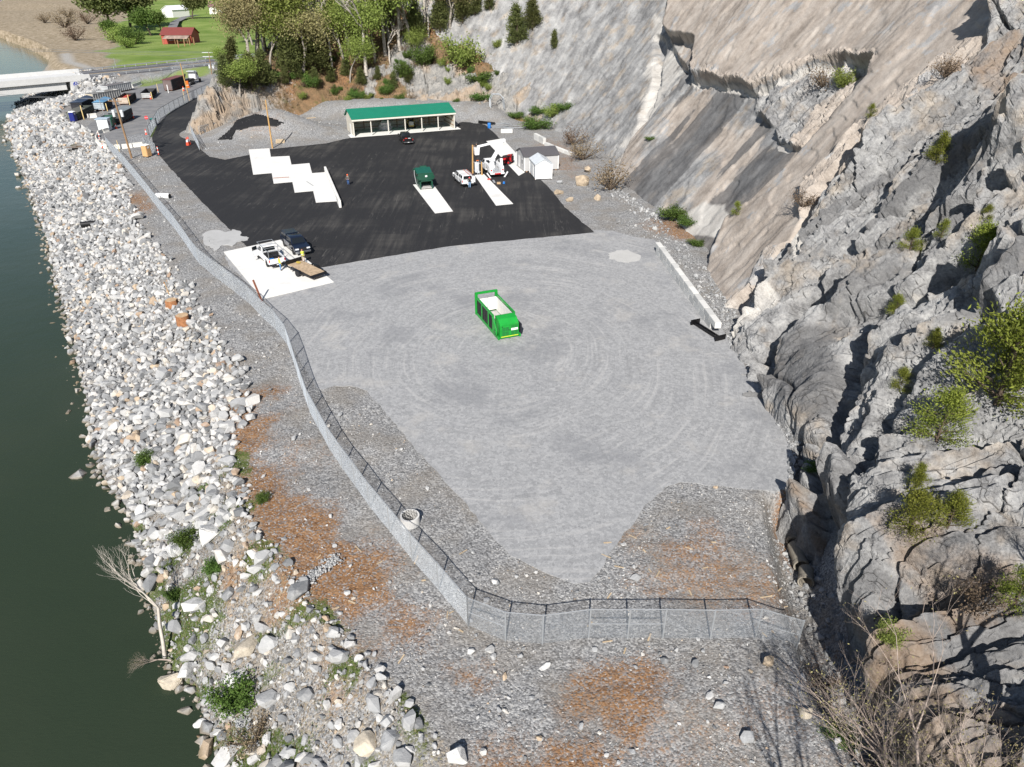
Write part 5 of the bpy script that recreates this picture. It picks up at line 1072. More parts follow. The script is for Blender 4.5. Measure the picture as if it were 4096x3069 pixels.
for k, (px, rz, la) in enumerate((((3280, 1905), 1.35, 'upper concrete drain pipe in the shady ditch at the cliff foot'), ((3262, 1985), 1.2, 'middle concrete drain pipe in the shady ditch at the cliff foot'), ((3270, 2040), 1.5, 'lowest concrete drain pipe stub at the ditch end'))):
    dx_, dy_ = ((19.0, 36.6), (18.7, 34.4), (18.45, 32.9))[k]; p = Vector((dx_, dy_, ground_z(dx_, dy_) + .05)); t = thing('drain_pipe', p, (R(78), R(84), R(70))[k], la, 'drain pipe'); L_ = (2.3, 1.9, 1.2)[k]
    rings = [[(x, r * math.cos(2 * math.pi * i / 20), .45 + r * math.sin(2 * math.pi * i / 20)) for i in range(20)] for x, r in ((0, .4), (0, .5), (.25, .5), (.26, .46), (L_, .46), (L_, .38), (0.01, .38))]; MB().loft(rings, False).build('barrel', M('old_concrete_pipe', (.26, .235, .195), .9, 0, .2, 2, .3), t, smooth=False)
# sawn stumps on the riprap and stray objects there
def stump(px, r, h, label):
    p = G(*px); z = ground_z(p.x, p.y)
    for _ in range(3): p = G(px[0], px[1], z); z = ground_z(p.x, p.y)
    t = thing('tree_stump', (p.x, p.y, z + .2), 0, label, 'stump'); n = 18; rr = [r * (1 + rnd.uniform(-.1, .1)) for _ in range(n)]
    MB().loft([[(rr[i] * k * math.cos(2 * math.pi * i / n), rr[i] * k * math.sin(2 * math.pi * i / n), z_) for i in range(n)] for z_, k in ((-.2, 1.15), (.2, 1.03), (h, 1.0))]).build('bark', M('orange_bark', (.30, .135, .06), .9, 0, .3, 4, .4), t, smooth=True)
    MB().loft([[(rr[i] * .95 * math.cos(2 * math.pi * i / n), rr[i] * .95 * math.sin(2 * math.pi * i / n), z_) for i in range(n)] for z_ in (h - .02, h + .015)]).build('cut_face', M('cut_wood', (.47, .33, .20), .85, 0, .25, 3), t)
stump((690, 1225), .62, .55, 'wide sawn stump with a stake among the pale rocks'); stump((737, 1300), .62, .9, 'taller sawn orange stump nearest the viewer on the pale rocks')
stk = thing('timber_stake', at(683, 1200) + Vector((0, 0, .6)), 0, 'thin timber stake standing behind the wide stump', 'stake'); MB().bar((0, 0, 0), (-.3, .1, 1.5), .06, .06).build('shaft', M_NPOLE, stk); MB().bar((-.34, .1, 1.35), (-.26, .1, 1.35), .02, .12).build('flag', M_OR, stk)
pm = thing('culvert_pipe', G(345, 872, -1.5), R(25), 'black plastic pipe end sticking out of the riprap', 'pipe'); rings = [[(x, r * math.cos(2 * math.pi * i / 16), r * math.sin(2 * math.pi * i / 16)) for i in range(16)] for x, r in ((-1, .42), (1.2, .42), (1.2, .36), (-1, .36))]; MB().loft(rings, False).build('barrel', M('black_pipe', (.012, .012, .013), .4), pm)
pm.location.z = ground_z(pm.location.x, pm.location.y) + .5
for k, (px, la) in enumerate((((655, 793), 'white capped pipe end lying inside the fence'),)):
    p = G(*px); t = thing('white_pipe', p + Vector((0, 0, .35)), R(-10), la, 'pipe'); MB().tube((-1.1, 0, 0), (1.1, 0, 0), .42, n=16).build('barrel', M_WTRIM, t, smooth=True); MB().tube((1.1, 0, 0), (1.13, 0, 0), .36, n=16).build('dark_end', M_BK, t)
# far farm buildings
M_BARNR = ribbed('rusty_barn_roof', (.20, .05, .045), .5, 0, .6, dirt=.5); M_BARNW = M('barn_red', (.36, .07, .05), .7, 0, .15)
def house(px, rz, W, L, h, rise, wall, roof, label, name, parts=()):
    p = G(*px); p.z = ground_z(p.x, p.y) - .1; t = thing(name, p, rz, label, 'house' if 'house' in name else 'barn' if 'barn' in name else 'garage')
    MB().add([(0, 0, 0), (0, W, 0), (0, W, h), (0, W / 2, h + rise), (0, 0, h)] + [(L, 0, 0), (L, W, 0), (L, W, h), (L, W / 2, h + rise), (L, 0, h)], ((0, 1, 2, 3, 4), (9, 8, 7, 6, 5), (0, 5, 6, 1), (1, 6, 7, 2), (2, 7, 8, 3), (3, 8, 9, 4), (4, 9, 5, 0))).build('wall', wall, t)
    for y0, s in ((-.5, 1), (W + .5, -1)):
        e = h - .5 * rise / (W / 2); MB().add([(-.5, y0, e + .05), (L + .5, y0, e + .05), (L + .5, W / 2, h + rise + .05), (-.5, W / 2, h + rise + .05), (-.5, y0, e + .25), (L + .5, y0, e + .25), (L + .5, W / 2, h + rise + .25), (-.5, W / 2, h + rise + .25)], ((3, 2, 1, 0), (4, 5, 6, 7), (0, 1, 5, 4), (1, 2, 6, 5), (2, 3, 7, 6), (3, 0, 4, 7))).build('roof', roof, t)
    return t
M_HW = M('white_weatherboard', (.74, .73, .70), .6, 0, .05); M_HR = ribbed('plum_roof', (.22, .11, .13), .5, 0, .5)
bn = house((650, 172), R(2), 11, 14, 4.2, 2.6, M_BARNW, M_BARNR, 'red barn with a patched rusty roof on the far meadow', 'barn')
MB().span((-.06, 1.0, .2), (-.01, 10, 4.0)).build('white_gable', M_HW, bn); MB().span((7, -.08, 1.4), (13, -.012, 2.6)).build('window_row', M_WTRIM, bn)
for k in range(3): MB().span((7.3 + k * 1.9, -.1, 1.6), (8.7 + k * 1.9, -.085, 2.4)).build('pane', M_GLASS, bn)
roofslab(-4.2, 2.9, -.3, 3.9, 2, 13.5, .15).build('lean_to_roof', M('patched_tin', (.36, .27, .22), .6, .1, .35, .5), bn)
for x in (2.2, 7.5, 13.2): MB().span((x - .1, -4.0, 0), (x + .1, -3.8, 2.8)).build('lean_to_post', M_WOOD, bn)
gg = house((692, 62), R(60), 12, 15, 5.2, 2.6, M_HW, M('white_tin_roof', (.72, .73, .74), .5), 'white garage at the end of the far drive', 'garage'); MB().span((-.06, 2.5, .1), (-.01, 9.5, 4.4)).build('garage_door', M_WTRIM, gg)
hh = house((838, 50), R(12), 16, 26, 5.5, 3.4, M_HW, M_HR, 'white farmhouse with plum coloured roofs at the top edge', 'farmhouse'); roofslab(-6, 3.6, -.6, 5.4, 8, 26, .2).build('porch_roof', M_HR, hh)
for x in (8.3, 14, 20, 25.7): MB().span((x - .15, -5.8, 0), (x + .15, -5.5, 3.5)).build('porch_post', M_WTRIM, hh)
for x in (3, 11, 17, 22): wq = MB().span((x, -.06, 1.6), (x + 1.6, -.01, 3.6)).build('window', M_WTRIM, hh); MB().span((x + .15, -.08, 1.75), (x + 1.45, -.065, 3.45)).build('pane', M_GLASS, wq)
MB().span((12, 5, 7), (13.5, 6.5, 11)).build('chimney', M_HW, hh)
ribbon('farm_drive', GS([(700, 165), (690, 150), (686, 120), (700, 90), (740, 70), (790, 62)], 1.0), 5.0, 1.3, M_OLD, 'grey farm drive curving past the red barn')
for k, px in enumerate(((715, 190), (740, 186), (761, 182), (778, 180))):
    p = G(*px); z = ground_z(p.x, p.y); t = thing('fence_post', (p.x, p.y, z), 0, ['leftmost', 'second', 'third', 'rightmost'][k] + ' dark timber post right of the red barn', 'post'); MB().tube((0, 0, 0), (0, 0, 3.0), .28, .25, 8).build('shaft', M_WOOD, t); MB().tube((0, 0, 3.0), (0, 0, 3.08), .3, .2, 8).build('cap', M_WOOD, t)
# ------------------------------------------------------------------ vehicles
M_TYRE = M('tyre_rubber', (.018, .018, .019), .8, 0, .2, 6); M_RIM = M('alloy_rim', (.48, .49, .50), .35, .6); M_CHR = M('bumper_chrome', (.55, .56, .58), .2, .9); M_RED = M('tail_lamp_red', (.45, .015, .015), .3); M_LAMP = M('head_lamp', (.72, .74, .76), .15); M_DKT = M('dark_trim', (.02, .02, .022), .55)
def paint(name, col): return M(name, col, .28, 0, .04, 1, coat=.5, spec=.5)
P_WHITE = paint('white_car_paint', (.74, .75, .76)); P_BLACK = paint('black_car_paint', (.010, .010, .012)); P_NAVY = paint('midnight_car_paint', (.008, .013, .028))
def wheel(t, x, y, r, w, rimmat=None, dual=False):
    s = 1 if y > 0 else -1; wh = bpy.data.objects.new('wheel', None); put(wh, t); wh.location = (x, y, r)
    MB().lathe([(r * .6, -w / 2), (r * .95, -w / 2), (r, -w / 2 + .04), (r, w / 2 - .04), (r * .95, w / 2), (r * .6, w / 2)], n=22, axis='Y').build('tyre', M_TYRE, wh, smooth=True)
    MB().lathe([(0, s * (w / 2 - .03)), (r * .25, s * (w / 2 - .02)), (r * .5, s * (w / 2 - .07)), (r * .62, s * (w / 2 - .01)), (r * .62, s * (-w / 2 + .02))], n=14, axis='Y').build('rim', rimmat or M_RIM, wh)
def arch(cx, r, z0, n=9): return [(cx + r * math.cos(math.pi * i / n), z0 + r * math.sin(math.pi * i / n) if 0 < i < n else z0) for i in range(n + 1)]
def place(cl, cf, side, W, wb=None):
    "wheel contacts: rear and front of one side -> ground point of the rear axle centre, heading"
    a, c = G(*cl), G(*cf); d = (c - a).normalized(); n = Vector((-d.y, d.x, 0)); return a + n * (-W / 2 * side), math.atan2(d.y, d.x)
def pickup(cl, cf, side, label, body, name='pickup_truck', topper=None, bed=True, rack=False, utility=False, crew=True, frontm=None, cab_only=False, zoff=.035):
    "x forward from the rear axle, y left; side=+1 when the given contacts are on the left"
    W = 1.98; org, rz = place(cl, cf, side, W - .25); t = thing(name, org + Vector((0, 0, zoff)), rz, label, 'truck'); hw = W / 2; wb = 3.65; r = .4; z0 = .5; zb = 1.22
    nose = wb + .98; cabf = wb - .25; cabr = 1.05 if crew else 1.75; tail = -1.2
    prof = [(cabr, z0)] + [(x, z) for x, z in arch(wb, .5, z0)][::-1] + [(nose, z0 + .05), (nose + .06, .85), (nose - .05, 1.08), (wb + .1, 1.2), (cabf, zb + .02), (cabr, zb)]
    MB().side(prof, -hw, hw).build('body', body, t, .05, True)
    rf, rr = cabf - .62, cabr + .12; zt = 1.92; i = .2
    MB().loft([[(cabf, -hw + .06, zb), (cabf, hw - .06, zb), (cabr, hw - .06, zb), (cabr, -hw + .06, zb)], [(rf, -hw + i, zt - .04), (rf, hw - i, zt - .04), (rr, hw - i, zt - .04), (rr, -hw + i, zt - .04)], [(rf - .08, -hw + i + .08, zt), (rf - .08, hw - i - .08, zt), (rr + .06, hw - i - .08, zt), (rr + .06, -hw + i + .08, zt)]]).build('cab_roof', body, t, .03, True)
    def quad(nm, pts, m, off): n = (Vector(pts[1]) - Vector(pts[0])).cross(Vector(pts[2]) - Vector(pts[0])).normalized() * off; q = [Vector(p) + n for p in pts]; MB().add(q + [p - n * .8 for p in q], ((0, 1, 2, 3), (7, 6, 5, 4), (0, 4, 5, 1), (1, 5, 6, 2), (2, 6, 7, 3), (3, 7, 4, 0))).build(nm, m, t)
    def L_(a, b, k): return tuple(a[j] + (b[j] - a[j]) * k for j in range(3))
    lo, hi = (cabf, zb), (rf, zt - .04)
    quad('windscreen', [(cabf - .03, -hw + .17, zb + .05), (cabf - .03, hw - .17, zb + .05), (rf + .04, hw - i - .1, zt - .1), (rf + .04, -hw + i + .1, zt - .1)], M_GLASS, .02)
    quad('rear_window', [(cabr + .015, hw - .2, zb + .1), (cabr + .015, -hw + .2, zb + .1), (rr - .02, -hw + i + .12, zt - .14), (rr - .02, hw - i - .12, zt - .14)], M_GLASS, .02)
    for s in (1, -1):
        segs = ((cabf - .18, cabf - 1.15, .02), (cabf - 1.25, cabr + .2, .0)) if crew else ((cabf - .18, cabr + .3, 0),)
        for (xa, xb, _) in segs:
            ta = max(0, (xa - (cabf - .62)) / .62) ; xa2 = min(xa, rf - .05); pts = [(xa, s * (hw - .075), zb + .06), (xb, s * (hw - .075), zb + .06), (xb + (.08 if xb < 1.9 else 0), s * (hw - i + .005), zt - .13), (xa2, s * (hw - i + .005), zt - .13)]
            quad('side_window', pts if s > 0 else pts[::-1], M_GLASS, .018)
        MB().span((cabf - .05, s * hw, zb - .02), (cabf + .12, s * (hw + .28), zb + .22)).build('mirror', M_DKT if body is not P_WHITE else body, t, .03)
        MB().span((nose - .02, s * (hw - .06), .84), (nose + .075, s * (hw - .5), 1.02)).build('headlight', M_LAMP, t, .02)
        MB().span((cabr + .1, s * (hw + .02), .42), (cabf - .3, s * (hw + .1), .48)).build('side_step', M_DKT, t)
    MB().span((nose - .02, -hw + .52, .72), (nose + .085, hw - .52, 1.04)).build('grille', frontm or M_DKT, t, .02); MB().span((nose - .03, -hw + .02, .42), (nose + .16, hw - .02, .66)).build('front_bumper', M_CHR if body is not P_WHITE else M_DKT, t, .04)
    for x in (0, wb):
        for s in (1, -1): wheel(t, x, s * (hw - .13), r, .27)
    MB().span((tail + .1, -.45, .45), (nose - .3, .45, .56)).build('chassis', M_DKT, t)
    if bed:
        sp_ = [(tail, z0 + .08)] + [(x, z) for x, z in arch(0, .5, z0)][::-1] + [(cabr - .03, z0), (cabr - .03, zb + .02), (tail, zb + .0)]
        for s in (1, -1): MB().side(sp_, s * hw, s * (hw - .13)).build('bed_side', body, t, .02, True)
        MB().span((tail + .06, -hw + .131, .72), (cabr - .04, hw - .131, .78)).build('bed_floor', M_DKT, t); MB().span((cabr - .1, -hw + .132, .79), (cabr - .035, hw - .132, zb)).build('bed_front', body, t); MB().span((tail, -hw + .132, .6), (tail + .06, hw - .132, zb - .01)).build('tailgate', body, t, .01)
        for s in (1, -1):
            MB().span((tail - .012, s * (hw - .015), .85), (tail + .03, s * (hw - .13), 1.15)).build('tail_light', M_RED, t); MB().span((-.45, s * (hw - .135), .79), (.45, s * (hw - .34), 1.0)).build('wheel_well', M_DKT, t)
        MB().span((tail - .14, -hw + .03, .42), (tail - .01, hw - .03, .6)).build('rear_bumper', M_CHR if body is P_BLACK or body is P_NAVY else M_DKT, t, .03); MB().span((tail - .155, -.16, .46), (tail - .142, .16, .57)).build('number_plate', M_WS, t); MB().span((tail - .32, -.05, .4), (tail - .12, .05, .48)).build('hitch', M_DKT, t)
    if topper:
        MB().loft([[(tail + .03, -hw + .05, zb + .03), (cabr - .05, -hw + .05, zb + .03), (cabr - .05, hw - .05, zb + .03), (tail + .03, hw - .05, zb + .03)], [(tail + .2, -hw + .2, zt - .02), (cabr - .05, -hw + .2, zt + .02), (cabr - .05, hw - .2, zt + .02), (tail + .2, hw - .2, zt - .02)]]).build('bed_topper', topper, t, .05, True)
        for s in (1, -1):
            for k in range(2): quad('topper_window', [(tail + .3 + k * 1.0, s * (hw - .085), zb + .16), (tail + 1.15 + k * 1.0, s * (hw - .085), zb + .16), (tail + 1.15 + k * 1.0, s * (hw - .175), zt - .14), (tail + .3 + k * 1.0, s * (hw - .175), zt - .14)][::-s], M_GLASS, .018)
        quad('topper_hatch', [(tail + .06, hw - .25, zb + .1), (tail + .06, -hw + .25, zb + .1), (tail + .17, -hw + .3, zt - .12), (tail + .17, hw - .3, zt - .12)], M_GLASS, .02)
    return t, dict(hw=hw, wb=wb, nose=nose, cabf=cabf, cabr=cabr, tail=tail, zb=zb, zt=zt)
t, g = pickup((1613, 577), (1590, 552), 1, 'black pickup parked in front of the open shed', P_BLACK, crew=True)
MB().span((-.7, .05, .79), (-.2, .5, 1.18)).build('red_crate', M('red_crate', (.5, .05, .04), .5), t); MB().span((-.75, -.6, .79), (-.25, -.15, 1.15)).build('white_crate', M_WS, t)
pickup((1141, 988), (1181, 1024), -1, 'midnight blue pickup with a bed topper on the corner of the concrete pad', P_NAVY, topper=P_NAVY, zoff=.06)
t, g = pickup((1073, 1070), (1036, 1034), 1, 'white pickup with a ladder rack and open door coupled to the trailer', P_WHITE, crew=False, zoff=.092)
M_RACK = M('rack_tube', (.34, .36, .38), .4, .5)
for s in (1, -1): MB().path([(g['tail'], s * .9, g['zb']), (g['tail'], s * .9, 2.15), (g['cabf'] - .2, s * .9, 2.15)], .035).build('rack_rail', M_RACK, t); MB().tube((1.0, s * .9, g['zb']), (1.0, s * .9, 2.15), .035).build('rack_leg', M_RACK, t)
for x in (g['tail'], .2, 1.4, g['cabf'] - .2): MB().tube((x, -.9, 2.15), (x, .9, 2.15), .03).build('rack_bar', M_RACK, t)
MB().span((-.3, -.5, .79), (.6, .3, 1.2)).build('tool_case', M_DKT, t, .05); MB().span((-.9, .2, .79), (-.4, .7, 1.1)).build('blue_crate', M('blue_plastic', (.02, .17, .52), .4), t); MB().span((.75, -.8, .79), (1.3, .8, 1.35)).build('tool_box', M_DKT, t, .03)
MB().box((2.75, 1.45, .95), (1.05, .08, .8), R(-62)).build('open_door', P_WHITE, t, .02); MB().box((2.78, 1.42, 1.55), (.7, .05, .5), R(-62)).build('door_glass', M_GLASS, t)
# tilt trailer
a = G(1201, 1107); t = thing('tilt_trailer', a + Vector((0, 0, .09)), 0, 'black tilt trailer with a weathered plank deck hitched to the white pickup', 'trailer')
tl = G(1150, 1070); br_ = G(1290, 1110); dirt = (G(1278, 1100) - G(1185, 1062)); t.rotation_euler[2] = math.atan2(dirt.y, dirt.x)
MS = M('trailer_black', (.012, .012, .013), .4, .1); pk = M('trailer_plank', (.40, .30, .20), .85, 0, .28, 3, .25); tl_ = R(7)
# x towards the rear of the trailer, y: + away from the viewer's side; wheel on the near side at y = 0
for y in (-.1, 2.05): MB().bar((-2.3, y, .62), (2.3, y, .50), .1, .16).build('side_beam', MS, t)
n = 9
for k in range(n): MB().box((.3, .06 + (k + .5) * 1.87 / n, .66), (3.7, 1.87 / n - .012, .05), 0, tl_ * .5).build('plank', pk, t)
for k in range(n): MB().box((-2.05, .06 + (k + .5) * 1.87 / n, .72), (.75, 1.87 / n - .012, .05)).build('plank', pk, t)
MB().box((2.35, .98, .46), (.5, 2.2, .06), 0, R(14)).build('tail_plate', MS, t); MB().box((-2.5, .98, .95), (.08, 2.2, .5)).build('front_rail', MS, t)
for y in (-.28, 2.22):
    MB().box((.0, y, .78), (1.0, .34, .05)).build('fender', MS, t, .01)
    for x, ry in ((-.62, R(-48)), (.62, R(48))): MB().box((x, y, .62), (.42, .34, .05), 0, ry).build('fender', MS, t)
    wheel(t, 0, y, .36, .24, MS)
for y in (.5, 1.45): MB().bar((-2.5, y, .6), (-3.9, .98, .55), .1, .12).build('tongue', MS, t)
MB().tube((-3.5, .98, .0), (-3.5, .98, .9), .05).build('jack', MS, t); MB().box((-1.9, 1.2, .85), (.5, .3, .12)).build('chain_pile', M('yellow_chain', (.55, .42, .08), .5), t)
# white service truck with cap and ladder
t, g = pickup((1844, 745), (1817, 720.5), 1, 'white service truck with a cap and roof ladder parked by the concrete strip', P_WHITE, crew=True, topper=P_WHITE)
MB().add([], [])
for s in (.25, .75): MB().bar((-1.3, -s, 2.06), (2.2, -s, 2.06), .06, .05).build('ladder_rail', M('ladder_red', (.55, .16, .10), .5), t)
for k in range(9): MB().bar((-1.2 + k * .4, -.25, 2.06), (-1.2 + k * .4, -.75, 2.06), .05, .04).build('ladder_rung', M_GALV, t)
MB().box((-1.55, -.95, 1.35), (.6, .06, 1.0), R(20)).build('open_hatch_door', P_WHITE, t, .02)
# bucket truck
t, g = pickup((1956, 701), (1934, 683), 1, 'white bucket truck with its boom raised to the tall new pole', P_WHITE, name='bucket_truck', bed=False, crew=False); t.scale = (1.12, 1.12, 1.15)
hw = g['hw'] + .12
for s in (1, -1):
    pr = [(-1.7, .62)] + [(x, z) for x, z in arch(0, .54, .62)][::-1] + [(1.65, .62), (1.65, 1.62), (-1.2, 1.62), (-1.7, 1.5)]
    MB().side(pr, s * hw, s * (hw - .45)).build('utility_bin', P_WHITE, t, .02)
    for x0, x1 in ((-1.6, -.7), (.72, 1.58)): MB().span((x0, s * (hw + .004), .72), (x1, s * (hw + .02), 1.5)).build('bin_door', P_WHITE, t)
    MB().span((-1.78, s * (hw - .1), .95), (-1.7, s * (hw - .3), 1.15)).build('tail_light', M_RED, t)
    MB().box((-1.9, s * (hw + .25), .35), (.16, .18, 1.0), 0, 0, s * R(-35)).build('outrigger', P_WHITE, t)
MB().span((-1.75, -hw + .46, .75), (1.65, hw - .46, .85)).build('bed_floor', M_GALV, t); MB().span((-2.1, -hw, .5), (-1.72, hw, .72)).build('rear_step', P_WHITE, t, .02)
MB().span((-2.12, -.5, .52), (-2.1, .5, .7)).build('warning_band', M_RED, t)
MB().lathe([(.5, 0), (.5, .25), (.38, .3), (.34, .95), (.5, 1.0), (.5, 1.2), (0, 1.2)], (.75, 0, .86), 20).build('turntable', P_WHITE, t); MB().span((-1.5, -1.0, 1.62), (-1.2, -.6, 2.6)).build('boom_rest', P_WHITE, t, .03)
# boom: shoulder -> elbow -> bucket, given in the picture then lifted into the truck's frame
bpy.context.view_layer.update(); iv = t.matrix_world.inverted(); sh0 = t.matrix_world @ Vector((.75, 0, 2.0))
el = G(2022, 562); dist = (sh0 - Vector((0, 0, CAM_H))).length
def on_ray(u, v, y): a = (u - 2048) / FPX; b_ = (1534.5 - v) / FPX; k = y / (CT + b_ * ST); return Vector((a * k, y, CAM_H + (b_ * CT - ST) * k))
E1 = on_ray(2014, 562, sh0.y + 1.0); BK = on_ray(1906, 588, p3.y - .6)
A_, B_, C_ = iv @ sh0, iv @ E1, iv @ BK
MB().bar(A_, A_.lerp(B_, .55), .42, .46).build('lower_boom', P_WHITE, t, .03); MB().bar(A_.lerp(B_, .5), B_, .32, .36).build('lower_boom_extension', P_WHITE, t, .03); MB().bar(B_, C_, .26, .3).build('upper_boom', P_WHITE, t, .03)
MB().tube(A_ + Vector((.3, .3, -.5)), A_.lerp(B_, .45), .1, n=8).build('lift_cylinder', P_WHITE, t); MB().box(B_, (.6, .5, .5)).build('elbow', P_WHITE, t, .06)
bk = Vector(C_); MB().loft([[(bk.x - .33, bk.y - .33, bk.z - 1.15), (bk.x + .33, bk.y - .33, bk.z - 1.15), (bk.x + .33, bk.y + .33, bk.z - 1.15), (bk.x - .33, bk.y + .33, bk.z - 1.15)], [(bk.x - .42, bk.y - .42, bk.z - .05), (bk.x + .42, bk.y - .42, bk.z - .05), (bk.x + .42, bk.y + .42, bk.z - .05), (bk.x - .42, bk.y + .42, bk.z - .05)]]).build('bucket', P_WHITE, t, .05)
BUCKET = t.matrix_world @ (bk + Vector((0, 0, -.1)))
# roll off truck
a, c = G(770, 341), G(834, 318); d = (c - a); Lq = d.length; t = thing('roll_off_truck', a + Vector((0, 0, .02)), math.atan2(d.y, d.x), 'white cab roll off truck with a black hoist behind the dark container', 'truck')
K = Lq / 6.0; t.scale = (K, K, K) if .7 < K < 1.6 else (1.1,) * 3
# near side wheels lie on y = 0, the truck extends to +y
W = 2.4; fr = M('frame_black', (.012, .012, .013), .5)
for y in (.6, 1.7): MB().span((-1.6, y, .75), (6.4, y + .2, 1.05)).build('chassis_rail', fr, t); MB().bar((-2.6, y, 1.3), (3.6, y, 1.15), .16, .2).build('hoist_rail', fr, t)
MB().bar((-2.2, 1.2, 1.4), (-.6, 1.2, 2.9), .3, .3).build('hoist_arm', fr, t)
MB().box((1.8, 1.2, 1.2), (2.6, 1.5, .5)).build('winch_gear', fr, t, .05)
for x in (0, 1.3, 6.0):
    for y in (.12, W - .12): wheel(t, x, y, .5, .32, M_RIM)
MB().loft([[(3.9, .1, 1.0), (5.5, .1, 1.0), (5.5, 2.3, 1.0), (3.9, 2.3, 1.0)], [(3.9, .1, 2.0), (5.5, .1, 2.0), (5.5, 2.3, 2.0), (3.9, 2.3, 2.0)], [(3.95, .22, 2.95), (5.2, .22, 2.95), (5.2, 2.18, 2.95), (3.95, 2.18, 2.95)]]).build('cab', P_WHITE, t, .05, True)
MB().span((3.0, .1, 3.1), (4.6, 2.3, 3.2)).build('headache_rack', P_WHITE, t, .03)
for y in (.2, 2.2): MB().tube((3.5, y, 1.0), (3.5, y, 3.3), .07).build('exhaust_stack', M_CHR, t)
MB().loft([[(5.5, .35, 1.0), (6.7, .45, 1.0), (6.7, 1.95, 1.0), (5.5, 2.05, 1.0)], [(5.5, .35, 1.95), (6.6, .5, 1.7), (6.6, 1.9, 1.7), (5.5, 2.05, 1.95)]]).build('bonnet', P_WHITE, t, .06, True)
for y in (.12, W - .12): MB().box((6.0, y, 1.1), (1.25, .34, .12)).build('mudguard', P_WHITE, t, .03); MB().span((4.5, .085 if y < 1 else 2.29, 1.95), (5.25, .13 if y < 1 else 2.32, 2.7)).build('side_window', M_GLASS, t)
MB().add([(5.47, .35, 2.05), (5.47, 2.05, 2.05), (5.23, 1.98, 2.82), (5.23, .42, 2.82), (5.51, .35, 2.05), (5.51, 2.05, 2.05), (5.27, 1.98, 2.82), (5.27, .42, 2.82)], ((0, 1, 2, 3), (7, 6, 5, 4), (0, 4, 5, 1), (1, 5, 6, 2), (2, 6, 7, 3), (3, 7, 4, 0))).build('windscreen', M_GLASS, t); MB().span((6.75, .2, .6), (6.95, 2.2, .95)).build('bumper', M_CHR, t, .04)
# compact loaders
def loader(org, rz, col, label, s=1.0, cage=True, name='skid_loader'):
    t = thing(name, org, rz, label, 'loader'); p = M('loader_' + name + label[:6].replace(' ', '_'), col, .4, 0, .1)
    MB().span((-.9, -.5, .35), (.75, .5, 1.05)).build('body', p, t, .06); MB().span((-1.05, -.45, .6), (-.9, .45, 1.3)).build('engine_door', M_DKT if not cage else M('loader_grey', (.35, .36, .36), .5), t, .03)
    for y in (.68, -.68):
        MB().loft([[(x * 1.0, y - .16, .38 + z) for x, z in [(-.95 + .0, -.05), (-.75, -.37), (.75, -.37), (.98, -.05), (.8, .25), (-.8, .25)]], [(x, y + .16, .38 + z) for x, z in [(-.95, -.05), (-.75, -.37), (.75, -.37), (.98, -.05), (.8, .25), (-.8, .25)]]]).build('track', M_TYRE, t, .04)
        for x in (-.55, 0, .55): MB().tube((x, y - .18, .34), (x, y + .18, .34), .17, n=12).build('track_wheel', p, t)
        MB().bar((-.8, y * .85, 1.45), (.9, y * .85, 1.0), .12, .18).build('lift_arm', p if cage else M_DKT, t); MB().bar((.9, y * .85, 1.0), (1.3, y * .85, .3), .12, .16).build('lift_arm', p if cage else M_DKT, t)
    MB().side([(1.25, .05), (1.95, .05), (1.9, .12), (1.35, .7), (1.25, .7)], -.9, .9).build('bucket', M('loader_grey', (.35, .36, .36), .5), t)
    if cage:
        for x in (-.5, .55):
            for y in (.45, -.45): MB().tube((x, y, 1.05), (x, y, 2.0), .05, n=6).build('cage_post', M_DKT, t)
        MB().span((-.6, -.52, 2.0), (.65, .52, 2.08)).build('cage_roof', M_DKT, t, .02); MB().span((-.3, -.3, 1.05), (.1, .3, 1.5)).build('seat', M_DKT, t, .05)
    else: MB().span((-.9, -.35, 1.06), (-.2, .35, 1.5)).build('engine_cover', p, t, .05); MB().bar((-.95, -.5, 1.5), (-.95, .5, 1.5), .06, .06).build('handle_bar', M_DKT, t)
    t.scale = (s,) * 3; return t
loader(sh.matrix_world @ Vector((0, 0, 0)), rzs, (.5, .4, .1), 'yellow and grey skid loader parked inside the pole shed', 1.15)
lo = [o for o in bpy.data.objects if o.name.startswith('skid_loader')][0]; q = G(1643, 517); lo.location = (q.x, q.y + 1.2, .1); lo.rotation_euler[2] = R(100)
loader(G(2028, 655) + Vector((0, 0, .035)), R(160), (.42, .015, .02), 'red compact track loader behind the bucket truck', 1.1, False, 'compact_loader')
# stored things in the shed
for k, (x, la) in enumerate(((13.6, 'left'), (15.3, 'second'), (17.0, 'third'), (19.0, 'right'))):
    p = sh.location + Matrix.Rotation(rzs, 3, 'Z') @ Vector((x, SDP - 1.2, .1)); t = thing('timber_rack', p, rzs, la + ' tall timber rack along the rear wall of the pole shed', 'rack')
    for xx in (-.5, .5):
        for y in (-.3, .3): MB().bar((xx, y, 0), (xx, y, 2.3), .1, .1).build('upright', M_TIMB, t)
    for z in (.7, 1.5, 2.25): MB().span((-.6, -.35, z), (.6, .35, z + .06)).build('shelf', M_TIMB, t)
p = sh.location + Matrix.Rotation(rzs, 3, 'Z') @ Vector((8.0, SDP - 2.2, .1)); t = thing('wrapped_bale', p, rzs, 'pale wrapped machine stored in the middle of the pole shed', 'bale'); bb = []
for k in range(6):
    zz = .05 + k * .36; rr = [.9 + rnd.uniform(-.2, .25) for _ in range(12)]; bb.append([(1.5 * rr[i] * math.cos(R(30 * i)) * (1 - .1 * k * k / 8), rr[i] * math.sin(R(30 * i)) * (1 - .1 * k * k / 8), zz) for i in range(12)])
MB().loft(bb).build('wrap', M('pale_plastic_wrap', (.55, .55, .56), .4), t); MB().box((0, 0, .0), (2.4, 1.4, .08)).build('pallet_base', M_TIMB, t)

